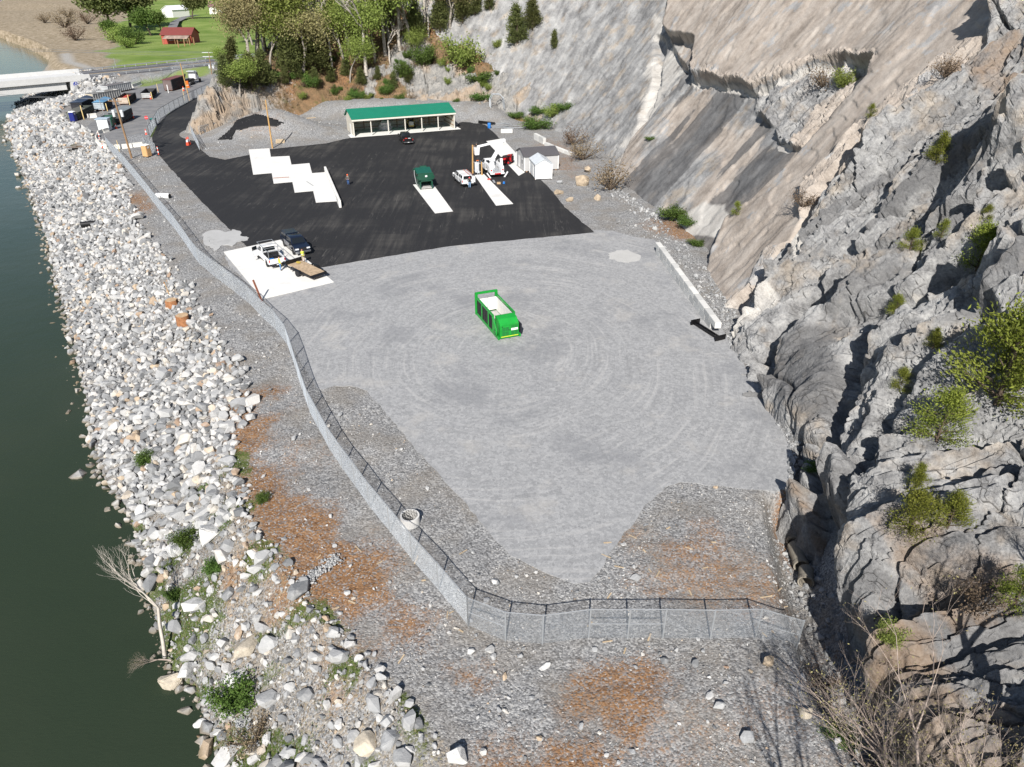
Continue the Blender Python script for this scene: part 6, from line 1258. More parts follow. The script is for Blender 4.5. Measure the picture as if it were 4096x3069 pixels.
# ------------------------------------------------------------------ people
SKIN = (.42, .25, .17)
def person(loc, rz, label, shirt, legs, hat=None, hair=(.05, .03, .02), vest=None, pose='stand', shorts=False, hgt=1.76):
    k = hgt / 1.76
    if pose == 'walk': lf, rf = (.06, .12), (-.02, -.16)
    else: lf, rf = (.02, .11), (-.03, -.11)
    la, ra = ((.12, .28, 1.08), (.30, .16, 1.02)), ((.10, -.28, 1.08), (.30, -.16, 1.04))
    if pose == 'reach': la, ra = ((.2, .26, 1.2), (.48, .14, 1.22)), ((.22, -.24, 1.18), (.5, -.1, 1.24))
    if pose == 'hang': la, ra = ((.0, .27, 1.12), (.1, .26, .88)), ((-.02, -.27, 1.12), (.1, -.26, .88))
    J = [((0, 0, .95), .155), ((0, 0, 1.15), .15), ((0, 0, 1.36), .165), ((.0, 0, 1.5), .062), ((.02, 0, 1.6), .095), ((.02, 0, 1.70), .085),
         ((0, .17, 1.42), .075), (la[0], .052), (la[1], .036), ((0, -.17, 1.42), .075), (ra[0], .052), (ra[1], .036),
         ((0, .1, .9), .11), ((lf[0] + .03, lf[1], .5), .072), ((lf[0] - .02, lf[1], .1), .045), ((lf[0] + .15, lf[1] + .02, .045), .04),
         ((0, -.1, .9), .11), ((rf[0] + .03, rf[1], .5), .072), ((rf[0] - .02, rf[1], .1), .045), ((rf[0] + .15, rf[1] - .02, .045), .04)]
    ED = [(0, 1), (1, 2), (2, 3), (3, 4), (4, 5), (2, 6), (6, 7), (7, 8), (2, 9), (9, 10), (10, 11), (0, 12), (12, 13), (13, 14), (14, 15), (0, 16), (16, 17), (17, 18), (18, 19)]
    def fingers(h, el):
        d = (Vector(h) - Vector(el)).normalized(); sd = Vector((0, 0, 1)).cross(d).normalized(); b = len(J); J.append((tuple(Vector(h) + d * .07), .034)); ED.append((8 if h is la[1] else 11, b))
        for j in range(4): n_ = len(J); o_ = Vector(h) + d * .09 + sd * ((j - 1.5) * .024); J.append((tuple(o_ + d * .04), .011)); J.append((tuple(o_ + d * (.075 - .008 * abs(j - 1.5)) + Vector((0, 0, -.03))), .009)); ED.extend([(b, n_), (n_, n_ + 1)])
        n_ = len(J); J.append((tuple(Vector(h) + d * .05 - sd * .05), .012)); ED.append((b, n_))
    fingers(la[1], la[0]); fingers(ra[1], ra[0])
    me = bpy.data.meshes.new('body'); me.from_pydata([j[0] for j in J], ED, []); ob = bpy.data.objects.new('body', me); COL.objects.link(ob)
    md = ob.modifiers.new('skin', 'SKIN'); 
    for i, sv in enumerate(me.skin_vertices[0].data): sv.radius = (J[i][1], J[i][1]); sv.use_root = (i == 0)
    ob.modifiers.new('sub', 'SUBSURF').levels = 1; dg = bpy.context.evaluated_depsgraph_get(); m2 = bpy.data.meshes.new_from_object(ob.evaluated_get(dg)); bpy.data.objects.remove(ob); m2.name = 'body'
    key = lambda c: '%02x%02x%02x' % tuple(int(255 * q) for q in c)
    m2.materials.clear()
    for mm in (M('skin_tone', SKIN, .6), M('cloth_' + key(shirt), shirt, .9, 0, .12, 8), M('cloth_' + key(legs), legs, .9, 0, .15, 8), M('work_boot', (.06, .04, .03), .7), M('hair_' + key(hair), hair, .8)): m2.materials.append(mm)
    for f in m2.polygons:
        c = f.center; f.use_smooth = True; ay = abs(c.y)
        if c.z < .13: f.material_index = 3
        elif c.z < .98 and ay < .22 and not (pose == 'hang' and ay > .19): f.material_index = 0 if (shorts and c.z < .5) else 2
        elif c.z > 1.47: f.material_index = 4 if (c.z > 1.64 or (c.x < -.02 and c.z > 1.54)) else 0
        elif (Vector(c) - Vector(la[1])).length < .13 or (Vector(c) - Vector(ra[1])).length < .13: f.material_index = 0
        else: f.material_index = 1
    t = thing('person', loc, rz, label, 'person'); put(bpy.data.objects.new('body', m2), t)
    MB().lathe([(0, -.02), (.014, -.012), (.016, .012), (0, .03)], (.115, 0, 1.6), 6).build('nose', M('skin_tone', SKIN, .6), t)
    for s in (1, -1): MB().lathe([(0, -.012), (.012, 0), (0, .012)], (.1, s * .035, 1.63), 6).build('eye', M_BK, t); MB().lathe([(0, -.03), (.02, 0), (0, .03)], (.015, s * .1, 1.61), 6).build('ear', M('skin_tone', SKIN, .6), t)
    MB().box((.105, 0, 1.555), (.012, .05, .012)).build('mouth', M('lip_tone', (.28, .10, .08), .6), t)
    if vest: MB().loft([[(r_ * 1.05 * math.cos(R(30 * i)), r2 * math.sin(R(30 * i)), z) for i in range(12)] for z, r_, r2 in ((.92, .19, .2), (1.15, .185, .2), (1.38, .19, .235), (1.46, .12, .17))], False).build('vest', M('vest_' + key(vest), vest, .8), t, smooth=True); MB().loft([[(.197 * 1.05 * math.cos(R(30 * i)), .212 * math.sin(R(30 * i)), z) for i in range(12)] for z in (1.08, 1.14)], False).build('reflective_band', M('silver_band', (.7, .7, .7), .3), t)
    if hat: MB().lathe([(.15, 1.655), (.125, 1.67), (.115, 1.74), (.07, 1.80), (0, 1.815)], (.02, 0, 0), 16).build('hard_hat', M('hat_' + key(hat), hat, .35), t, smooth=True)
    t.scale = (k,) * 3; return t
ZA = Vector((0, 0, .036))
person(G(1394, 742) + ZA, R(-95), 'person in a grey jacket and orange hard hat standing alone on the asphalt', (.10, .095, .09), (.05, .12, .30), hat=(.8, .12, .03))
person(G(1124, 1086) + Vector((0, 0, .092)), R(35), 'person in a bright yellow shirt and jeans behind the white pickup', (.72, .80, .05), (.10, .22, .42), hair=(.45, .25, .16), pose='hang')
person(G(1215, 1054) + Vector((0, 0, .092)), R(-60), 'person in a yellow green vest and khaki shorts before the midnight blue pickup', (.04, .04, .04), (.45, .36, .25), hair=(.42, .2, .15), vest=(.68, .78, .08), shorts=True)
person(G(1879, 754) + ZA, R(115), 'person in a dark jacket and pale jeans at the back of the service truck', (.02, .02, .022), (.22, .36, .55), hat=(.5, .05, .05), pose='reach')
person(G(1868, 747) + Vector((0, .6, .036)), R(80), 'person in an orange vest leaning into the service truck', (.75, .2, .04), (.05, .06, .09), hat=(.8, .3, .04), vest=(.8, .25, .03), pose='reach', hgt=1.7)
person(BUCKET + Vector((0, 0, -1.0)), R(170), 'person in dark clothing working in the raised bucket', (.03, .03, .032), (.05, .05, .06), hat=(.06, .06, .06), pose='reach')
t = thing('tool_spread', G(2000, 737) + Vector((0, 0, .065)), 0, 'tools and a cardboard box laid out on the right concrete strip', 'tools'); MB().span((-.5, -.3, 0), (.1, .2, .25)).build('carton', M('cardboard', (.46, .32, .19), .85), t); MB().lathe([(.2, 0), (.17, .32), (0, .33)], (.65, .1, 0), 14).build('bucket', M('blue_plastic', (.02, .17, .52), .4), t); MB().bar((-1.2, 2.2, .05), (-.9, .6, .05), .3, .06).build('cable_tray', M_GALV, t); MB().box((-1.9, 2.6, .1), (.5, .25, .2), .4).build('red_case', M('red_crate', (.5, .05, .04), .5), t)
# ------------------------------------------------------------------ stones
rs = np.random.RandomState(21)
def hull_rock(seed, n=13, sq=(1, .8, .62)):
    r = random.Random(seed); bm = bmesh.new()
    for _ in range(n):
        v = Vector((r.gauss(0, 1), r.gauss(0, 1), r.gauss(0, 1))).normalized() * r.uniform(.8, 1.05); bm.verts.new((v.x * sq[0] * .5, v.y * sq[1] * .5, v.z * sq[2] * .5))
    res = bmesh.ops.convex_hull(bm, input=bm.verts); bmesh.ops.delete(bm, geom=[g for g in res['geom_interior'] if isinstance(g, bmesh.types.BMVert)], context='VERTS')
    bmesh.ops.triangulate(bm, faces=bm.faces); bm.verts.index_update(); V = np.array([v.co[:] for v in bm.verts]); F = np.array([[v.index for v in f.verts] for f in bm.faces]); bm.free(); return V, F
ROCKS = [hull_rock(s, 17 + s % 5, (1, .85 - .04 * (s % 4), .72 - .06 * (s % 3))) for s in range(16)]
CHIPS = [hull_rock(100 + s, 7, (1, .8, .6)) for s in range(8)]
def rotm(n, flat=1.0):
    q = rs.normal(size=(n, 4)); q[:, 1:3] *= flat; q /= np.linalg.norm(q, axis=1)[:, None]; w, x, y, z = q.T
    return np.stack([np.stack([1 - 2 * (y * y + z * z), 2 * (x * y - z * w), 2 * (x * z + y * w)], 1), np.stack([2 * (x * y + z * w), 1 - 2 * (x * x + z * z), 2 * (y * z - x * w)], 1), np.stack([2 * (x * z - y * w), 2 * (y * z + x * w), 1 - 2 * (x * x + y * y)], 1)], 1)
def scatter_mesh(name, P, S, protos, mat, tint=None, flat=.6):
    "one mesh of many stones: P positions, S sizes"
    n = len(P); kind = rs.randint(0, len(protos), n); Rm = rotm(n, flat); sc = S[:, None] * rs.uniform(.78, 1.22, (n, 3)); tint = rs.random(n) if tint is None else tint
    Vs, Fs, Ts, off = [], [], [], 0
    for k, (V, F) in enumerate(protos):
        i = np.where(kind == k)[0]
        if not len(i): continue
        W = np.einsum('nij,nvj->nvi', Rm[i], V[None] * sc[i][:, None, :]) + P[i][:, None, :]
        Vs.append(W.reshape(-1, 3)); Fs.append((F[None] + (np.arange(len(i)) * len(V))[:, None, None] + off).reshape(-1, 3)); Ts.append(np.repeat(tint[i], len(V))); off += len(i) * len(V)
    return np_mesh(name, np.concatenate(Vs), np.concatenate(Fs), mat, False, {'tint': ('POINT', np.concatenate(Ts))})
def riprap_mat(name, use_obj):
    t = NT(name); w = t.coord(1, kind='World')
    if use_obj: oi = t.new('ShaderNodeObjectInfo'); tv = oi.outputs['Random']
    else: tv = t.attr('tint')
    n = t.noise(w, 1.6, 5, .65, .5); vein = t.noise(t.coord((1, 1, 3.2), (.5, .3, 0), 'World'), 2.2, 4, .7, .6)
    c = t.ramp(tv, ((0, (.14, .145, .15)), (.15, (.23, .235, .24)), (.38, (.32, .325, .33)), (.62, (.41, .41, .405)), (.84, (.52, .51, .495)), (.94, (.49, .45, .39)), (.965, (.48, .38, .27)), (1, (.30, .21, .15))))
    c = t.mix(t.mapr(vein, .4, .7, 0, .45), c, t.mix(.5, c, (.2, .2, .205))); c = t.mix(t.mapr(n, .5, .75, 0, .35), c, (.66, .65, .63))
    sz = t.new('ShaderNodeSeparateXYZ'); t.link(w, sz.inputs[0]); wet = t.mapr(sz.outputs[2], WZ + .02, WZ + .38, .75, 0); c = t.mix(wet, c, (.16, .125, .075))
    return t.done(c, .9, 0, t.bump(t.noise(w, 6, 4, .7), .45, .08), .2)
M_RIP = riprap_mat('riprap_limestone', False); M_RIPO = riprap_mat('riprap_boulder', True)
def cellpts(x0, x1, y0, y1, c):
    X_, Y_ = np.meshgrid(np.arange(x0, x1, c), np.arange(y0, y1, c)); return (X_ + rs.uniform(-.5, .5, X_.shape) * c).ravel(), (Y_ + rs.uniform(-.5, .5, X_.shape) * c).ravel()
def infront(x, y, z, m=120):
    uu, vv_ = to_px(x, y, z); return (uu > -m) & (uu < 4096 + m) & (vv_ > -m) & (vv_ < 3069 + m)
PXs, PYs, PSs = [], [], []
for (y0, y1, c, s0) in ((37, 92, .48, .64), (92, 160, .56, .72), (160, 262, .8, 1.0)):
    x, y = cellpts(-160, -10, y0, y1, c); dt = sdpoly(x, y, BT); dw = sdpoly(x, y, WP); dr_ = sdpoly(x, y, ROADP)
    k = (dt < .35 + .5 * fbm(x / 3, y / 3, o=2, s=120)) & (dw < 2.0) & (dr_ < -1) & infront(x, y, -2)
    edge = (dt > -.4) | (dw > 0); k &= ~(edge & (rs.random(len(x)) < .45 + .3 * (dw > .6)))
    x, y = x[k], y[k]; PXs.append(x); PYs.append(y); PSs.append(s0 * np.exp(rs.normal(0, .30, len(x))) * (1 + .12 * (y < 60)))
# the second, sparser bank nearer the viewer, bigger boulders with grass between
x, y = cellpts(-34, 4, 17, 40, .5); dt = sdpoly(x, y, BT); dw = sdpoly(x, y, WP); dens = .8 + .55 * fbm(x / 2.6, y / 2.6, o=3, s=121) + .35 * sstep(-3.0, 0, dt) + .25 * sstep(-1.5, 0, dw)
k = (dt < .8) & (dw < .8) & (rs.random(len(x)) < np.clip(dens, .12, .95)) & infront(x, y, -3); x, y = x[k], y[k]; PXs.append(x); PYs.append(y); PSs.append(.47 * np.exp(rs.normal(0, .42, len(x))))
x = np.concatenate(PXs); y = np.concatenate(PYs); s = np.concatenate(PSs); z = HG(x, y) + s * .12 + rs.uniform(-.04, .12, len(x)) * s
dep = np.hypot(np.hypot(x, y), z - CAM_H); order = np.argsort(-(s / dep)); top = order[:300]; rest = order[300:]
rip = thing('riprap_bank', (0, 0, 0), 0); rip['kind'] = 'structure'; rip['label'] = 'bank of loose pale limestone riprap along the river'
rmesh = [np_mesh('stone', V, F, M_RIPO) for V, F in ROCKS]
for i in top:
    o = bpy.data.objects.new('stone', rmesh[i % len(rmesh)]); put(o, rip); o.location = (x[i], y[i], z[i] + .05); o.scale = (s[i] * 1.05, s[i] * rnd.uniform(.8, 1.1), s[i] * rnd.uniform(.8, 1.1)); o.rotation_euler = (rnd.uniform(-.5, .5), rnd.uniform(-.5, .5), rnd.uniform(0, 6.28))
put(bpy.data.objects.new('stone_fill', scatter_mesh('stone_fill', np.stack([x, y, z], 1)[rest], s[rest], ROCKS, M_RIP)), rip, kind='stuff')
x, y = cellpts(-34, 4, 17, 40, .26); dt = sdpoly(x, y, BT); dw = sdpoly(x, y, WP); k = (dt < .5) & (dw < .6) & (rs.random(len(x)) < .62) & infront(x, y, -3, 30); x, y = x[k], y[k]; s = .16 * np.exp(rs.normal(0, .45, len(x)))
put(bpy.data.objects.new('small_stone_fill', scatter_mesh('small_stone_fill', np.stack([x, y, HG(x, y) + s * .2], 1), s, CHIPS, M_RIP)), rip, kind='stuff')
# boulders one can single out
def boulder(px, size, label, seed, sq=(1, .8, .7), mat=None, rz=0, tilt=0, sink=.2, fine=True):
    p = at(*px); V, F = hull_rock(300 + seed, 15, sq); bm = bmesh.new(); vs = [bm.verts.new(tuple(q * size)) for q in V]
    for f in F: bm.faces.new([vs[i] for i in f])
    bmesh.ops.dissolve_limit(bm, angle_limit=R(12), verts=bm.verts, edges=bm.edges); bmesh.ops.bevel(bm, geom=list(bm.edges), offset=.05 * size, segments=2, affect='EDGES', clamp_overlap=True); bmesh.ops.triangulate(bm, faces=bm.faces)
    me = bpy.data.meshes.new('boulder'); bm.to_mesh(me); bm.free(); me.materials.append(mat or M_RIPO); o = put(bpy.data.objects.new('boulder', me), None, label, 'boulder', 'boulders'); zz = min((Euler((0, tilt, rz)).to_matrix() @ v.co).z for v in me.vertices); o.location = p + Vector((0, 0, -zz - sink * size * .5)); o.rotation_euler = (0, tilt, rz); return o
def rockcol(name, c): t = NT(name); w = t.coord(1, kind='World'); n = t.noise(w, 1.8, 6, .68, .4); return t.done(t.ramp(n, ((.3, tuple(q * .6 for q in c)), (.55, c), (.75, tuple(min(.72, q * 1.3) for q in c)))), .9, 0, t.bump(t.noise(w, 7, 5, .7), .5, .08), .2)
RC, RW, RG, RT = rockcol('cream_boulder', (.52, .46, .37)), rockcol('white_boulder', (.58, .575, .56)), rockcol('grey_boulder', (.33, .335, .34)), rockcol('tan_boulder', (.42, .34, .25))
for k, (px, sz, la, sq, m, rz, tl) in enumerate((((690, 2735), 1.9, 'big cream boulder standing in the shallow water', (1, .85, .75), RC, .3, 0), ((760, 2700), 1.4, 'white boulder beside the big cream one at the water edge', (1, .9, .8), RW, 1, 0), ((995, 2600), 2.9, 'long cream slab of rock tilted on the near bank', (1, .42, .34), RC, 1.25, .25),
      ((705, 2215), 2.0, 'broad flat white boulder on the grassy bank', (1, .75, .5), RW, .2, 0), ((835, 2165), 2.1, 'large grey and cream boulder below the orange soil', (1, .85, .75), RW, .9, 0), ((790, 2420), 1.9, 'pale grey boulder in the middle of the near bank', (1, .7, .6), RW, .5, 0), ((800, 1925), 1.25, 'smooth orange cream boulder at the top of the riprap', (1, .85, .7), RC, .2, 0),
      ((570, 2060), 1.5, 'upright white boulder in the green grass', (.7, 1, .9), RW, .5, 0), ((950, 2720), 2.1, 'large white boulder with a grey side near the bottom', (1, .8, .6), RW, -.6, 0), ((1470, 2985), 1.5, 'cream boulder at the bottom of the gravel slope', (1, .85, .7), RC, .3, 0), ((1560, 2970), 1.25, 'grey boulder beside the cream one at the bottom edge', (1, .85, .7), RG, .8, 0), ((1830, 3040), 1.2, 'pointed pale boulder at the bottom edge', (1, .8, .8), RW, 0, 0),
      ((800, 2900), .9, 'small white boulder alone in the water', (1, .8, .6), RW, .2, 0), ((270, 1485), 1.3, 'flat white boulder just off the bank', (1, .7, .45), RW, .2, 0), ((265, 1400), 1.0, 'pale boulder off the bank above the flat one', (1, .7, .5), RW, .9, 0), ((2540, 2315), .8, 'grey boulder inside the near fence', (1, .85, .5), RG, 0, 0), ((3070, 2660), 1.05, 'tan boulder casting a dark shadow near the rock foot', (1, .6, .7), RT, .9, .3), ((2990, 2960), .9, 'angular grey boulder low on the tan gravel', (1, .8, .7), RG, .9, 0),
      ((3220, 2860), 1.0, 'cream boulder at the edge of the dirt slope', (1, .8, .6), RC, 0, 0), ((2330, 740), 3.0, 'huge tan boulder below the slab beside the white shed', (1, .8, .8), RT, .3, 0), ((2235, 775), 2.0, 'tan boulder at the asphalt edge', (1, .8, .6), RT, .8, 0), ((2280, 805), 1.6, 'small tan boulder lowest at the asphalt edge', (1, .7, .6), RT, .1, 0), ((2240, 735), 1.4, 'grey boulder near the corner of the white shed', (1, .8, .6), RG, .1, 0),
      ((2350, 690), 2.0, 'tan boulder resting high against the slab', (1, .7, .8), RT, 1.1, 0), ((2390, 800), 1.8, 'tan boulder in the brush below the dark slab', (1, .7, .8), RT, 1.9, 0), ((1880, 2610), .6, 'white rock outside the fence corner', (1, .8, .7), RW, 0, 0), ((1960, 2610), .75, 'larger white rock right of the fence corner', (1, .8, .7), RW, .8, 0), ((2180, 2670), .8, 'white split rock on the near gravel', (1, .5, .4), RW, .5, 0), ((1500, 2620), .45, 'small grey rock on the near gravel', (1, .8, .7), RG, 0, 0))):
    boulder(px, sz, la, k, sq, m, rz, tl)
# loose stones on the rough ground
x, y = cellpts(-26, 20, 17, 62, .165); dt = sdpoly(x, y, BT); yd = np.maximum.reduce([sdpoly(x, y, P) for P in PAVED[:1]]); tox = np.interp(y, TOE[:, 1], TOE[:, 0]); so, _, _, _ = zones(x, y)
dn = np.clip(.5 + .8 * fbm(x / 2.5, y / 2.5, o=3, s=130), .08, 1) * (1 - .8 * so) * np.interp(y, [17, 30, 60], [1, .9, .35])
k = (dt > .0) & (yd < -.1) & (x < tox - .6) & (rs.random(len(x)) < dn) & infront(x, y, 0, 40); x, y = x[k], y[k]; s = .085 * np.exp(rs.normal(0, .5, len(x))); s = np.clip(s, .04, .5)
z = HG(x, y) + s * .15
big = np.argsort(-s / np.hypot(np.hypot(x, y), 31))[:140]; msk = np.ones(len(x), bool); msk[big] = False; cm = [np_mesh('stone', V, F, M_RIPO) for V, F in ROCKS[:8]]
for i in big:
    o = bpy.data.objects.new('stone', cm[i % 8]); put(o, ground); q = s[i] * rnd.uniform(1.0, 1.5); o.location = (x[i], y[i], z[i] + q * .1); o.scale = (q, q * .9, q * .8); o.rotation_euler = (rnd.uniform(-.5, .5), rnd.uniform(-.5, .5), rnd.uniform(0, 6.28))
tnt = np.clip(rs.beta(2.0, 1.3, msk.sum()), 0, .99); put(bpy.data.objects.new('loose_gravel', scatter_mesh('loose_gravel', np.stack([x, y, z], 1)[msk], s[msk], CHIPS, M_RIP, tnt)), None, 'loose broken stone strewn over the near ground', kind='stuff')
x, y = cellpts(-80, -10, 58, 150, .42); dt = sdpoly(x, y, BT); yd = np.maximum.reduce([sdpoly(x, y, P) for P in PAVED]); k = (dt > .6) & (yd < -.6) & (x < -8) & (rs.random(len(x)) < .55); x, y = x[k], y[k]; x2, y2 = cellpts(-60, -4, 150, 190, .6)
k2 = (np.maximum.reduce([sdpoly(x2, y2, P) for P in PAVED]) < -.8) & (sdpoly(x2, y2, HILL) < 0) & (rs.random(len(x2)) < .7); x = np.concatenate([x, x2[k2]]); y = np.concatenate([y, y2[k2]]); s = .16 * np.exp(rs.normal(0, .45, len(x)))
inshed = (np.array([(Matrix.Rotation(-rzs, 3, 'Z') @ (Vector((a, b_, 0)) - sh.location))[:2] for a, b_ in zip(x, y)])); ok = ~((inshed[:, 0] > -1.2) & (inshed[:, 0] < SL + 1.5) & (inshed[:, 1] > -.8) & (inshed[:, 1] < SDP + .5)); x, y, s = x[ok], y[ok], s[ok]
put(bpy.data.objects.new('far_gravel', scatter_mesh('far_gravel', np.stack([x, y, HG(x, y) + .03], 1), s, CHIPS, M_RIP, np.clip(rs.beta(1.8, 1.8, len(x)), 0, .99))), None, 'coarse gravel between the fence and the asphalt', kind='stuff')
# rubble along the foot of the rock face
px_, py_, ps_ = [], [], []
for i in range(5200):
    yy = rs.uniform(22, 118) if i % 3 else rs.uniform(34, 75); tt = np.interp(yy, TOE[:, 1], TOE[:, 0]); wdt = 1.2 + (2.2 if 60 < yy < 100 else 0); xx = tt - abs(rs.normal(0, wdt)) + .5; px_.append(xx); py_.append(yy); ps_.append(.17 * math.exp(rs.normal(0, .55)))
x = np.array(px_); y = np.array(py_); s = np.clip(np.array(ps_), .05, .8); k = (sdpoly(x, y, YARD) < .1) & (pdist(x, y, [tuple(G(2632, 1012)[:2]), tuple(G(2868, 1338)[:2])]) > 1.0) & ~((y > 62) & (y < 92) & (x < np.interp(y, [63, 87], [20.9, 19.2]))); x, y, s = x[k], y[k], s[k]
put(bpy.data.objects.new('toe_rubble', scatter_mesh('toe_rubble', np.stack([x, y, HG(x, y) + s * .2], 1), s, ROCKS, M_RIP, rs.beta(1.3, 2.4, len(x)) * .8)), None, 'broken rubble along the foot of the rock face', kind='stuff')
# a short row of dumped stone on the orange soil
A, B = G(1170, 2370), G(1350, 2235); n = 330; f = rs.random(n); x = A.x + (B.x - A.x) * f + rs.normal(0, .22, n); y = A.y + (B.y - A.y) * f + rs.normal(0, .22, n); put(bpy.data.objects.new('stone_row', scatter_mesh('stone_row', np.stack([x, y, HG(x, y) + .08 + rs.random(n) * .12], 1), .17 * np.exp(rs.normal(0, .25, n)), ROCKS, M_RIP, rs.beta(2, 2, n) * .8)), None, 'short ridge of grey stone on the orange soil', kind='stuff')
for k in range(34):
    u_, v_ = (rnd.uniform(2350, 3150), rnd.uniform(2080, 2620)) if k < 22 else (rnd.uniform(1250, 1900), rnd.uniform(2150, 2650)); p = G(u_, v_); o = MB().box((0, 0, 0), (rnd.uniform(.25, .75), rnd.uniform(.05, .1), .03)).build('wood_scrap', M_TIMB, ground); o.location = (p.x, p.y, ground_z(p.x, p.y) + .05); o.rotation_euler = (rnd.uniform(-.1, .1), rnd.uniform(-.15, .15), rnd.uniform(0, 3.1))

# ------------------------------------------------------------------ vegetation
def leaf_mat(name, lo, hi, rough=.7):
    t = NT(name); tv = t.attr('tint'); oi = t.new('ShaderNodeObjectInfo'); c = t.mix(tv, lo, hi); h = t.new('ShaderNodeHueSaturation'); t.link(c, h.inputs['Color']); t.val(h.inputs['Value'], t.math('ADD', .8, t.math('MULTIPLY', oi.outputs['Random'], .45))); t.val(h.inputs['Hue'], t.math('ADD', .485, t.math('MULTIPLY', oi.outputs['Random'], .03)))
    t.done(h.outputs[0], rough, 0, None, .25); tr = t.new('ShaderNodeBsdfTranslucent'); t.link(h.outputs[0], tr.inputs[0]); mx = t.new('ShaderNodeMixShader'); mx.inputs[0].default_value = .3
    t.link(t.p.outputs[0], mx.inputs[1]); t.link(tr.outputs[0], mx.inputs[2]); t.link(mx.outputs[0], t.n['Material Output'].inputs[0]); return t.m
L_CED = leaf_mat('cedar_foliage', (.05, .064, .02), (.185, .205, .07)); L_CEDL = leaf_mat('young_cedar_foliage', (.075, .10, .014), (.31, .34, .06)); L_SPR = leaf_mat('spring_leaves', (.12, .175, .03), (.31, .38, .10)); L_BUD = leaf_mat('spring_buds', (.20, .16, .09), (.36, .33, .15)); L_BUSH = leaf_mat('bush_leaves', (.05, .095, .018), (.13, .21, .045)); L_DRY = leaf_mat('dry_stalks', (.14, .10, .065), (.28, .21, .14))
B_GREY = M('grey_bark', (.30, .27, .235), .9, 0, .25, 3, .3); B_DARK = M('dark_bark', (.10, .075, .055), .9, 0, .25, 3, .3); B_PINK = M('pinkish_bark', (.38, .31, .265), .9, 0, .2, 3, .2); B_PALE = M('pale_bark', (.46, .42, .37), .9, 0, .2, 3, .2)
def tubes(segs, n=4):
    segs = np.array(segs); p, q, r1, r2 = segs[:, :3], segs[:, 3:6], segs[:, 6], segs[:, 7]; d = q - p; d /= np.linalg.norm(d, axis=1)[:, None] + 1e-9
    a = np.where(np.abs(d[:, 2:3]) < .9, np.array([[0, 0, 1.]]), np.array([[1., 0, 0]])); s1 = np.cross(d, a); s1 /= np.linalg.norm(s1, axis=1)[:, None] + 1e-9; s2 = np.cross(d, s1); V = []
    for c, r in ((p, r1), (q, r2)):
        for i in range(n): t_ = 2 * math.pi * i / n; V.append(c + (s1 * math.cos(t_) + s2 * math.sin(t_)) * r[:, None])
    V = np.stack(V, 1).reshape(-1, 3); F = []
    for i in range(n): F.append([i, (i + 1) % n, n + (i + 1) % n, n + i])
    return V, (np.array(F)[None] + (np.arange(len(segs)) * 2 * n)[:, None, None]).reshape(-1, 4)
def quads(P, D, Lq, Wq, r):
    "leaf faces: centres P, directions D, length and width"
    n = len(P); a = r.normal(size=(n, 3)); s1 = np.cross(D, a); s1 /= np.linalg.norm(s1, axis=1)[:, None] + 1e-9; D = D / (np.linalg.norm(D, axis=1)[:, None] + 1e-9); h = D * Lq[:, None]; w = s1 * Wq[:, None] * .5
    V = np.stack([P - w * .6, P + h * .5 - w, P + h, P + h * .5 + w], 1).reshape(-1, 3); return V, np.arange(n * 4).reshape(-1, 4)
def branch_tree(seed, Ht, r0, depth=5, spread=.5, fork=(2, 3), taper=.66, up=.25, first=.28, lean=(0, 0)):
    r = random.Random(seed); segs = []; tips = []
    def grow(p, d, L, rad, lv):
        k = 3 if lv < 3 else 2
        for j in range(k):
            d = (d + Vector((r.gauss(0, .10), r.gauss(0, .10), r.gauss(0, .06) + up * .12))).normalized(); q = p + d * (L / k); r2 = rad * (1 - .3 / k); segs.append((*p, *q, rad, r2)); p, rad = q, r2
            if lv >= 1 and j < k - 1 and r.random() < .5 and lv < depth: grow(p, (d + Vector((r.gauss(0, spread), r.gauss(0, spread), r.gauss(0, spread * .5)))).normalized(), L * .6, rad * .5, lv + 1)
        if lv >= depth: tips.append((p, d)); return
        for _ in range(r.randint(*fork)): grow(p, (d + Vector((r.gauss(0, spread), r.gauss(0, spread), r.gauss(0, spread * .45) + up * .3))).normalized(), L * taper * r.uniform(.8, 1.15), rad * .66, lv + 1)
    grow(Vector((0, 0, 0)), Vector((lean[0], lean[1], 1)).normalized(), Ht * first, r0, 0); return segs, tips
def leaf_tree(name, seed, Ht, r0, bark, leaf, nl, size, clump, depth=5, label='x', **kw):
    segs, tips = branch_tree(seed, Ht, r0, depth, **kw); r = np.random.RandomState(seed); V, F = tubes(segs); t = thing(name, (0, 0, -200), 0, label, 'tree'); put(bpy.data.objects.new('trunk', np_mesh('trunk', V, F, bark, True)), t)
    if nl:
        T = np.array([tuple(p) for p, d in tips]); i = r.randint(0, len(T), nl); P = T[i] + r.normal(0, clump, (nl, 3)); D = r.normal(size=(nl, 3)) + np.array([0, 0, .3]); V, F = quads(P, D, size * r.uniform(.6, 1.4, nl), size * .6 * r.uniform(.6, 1.3, nl), r)
        hgt = np.clip((P[:, 2] / Ht), 0, 1); tn = np.clip(.25 + .5 * r.random(nl) + .3 * (r.random(len(T))[i] - .3), 0, 1); put(bpy.data.objects.new('crown', np_mesh('crown', V, F, leaf, False, {'tint': ('POINT', np.repeat(tn, 4))})), t)
    return t
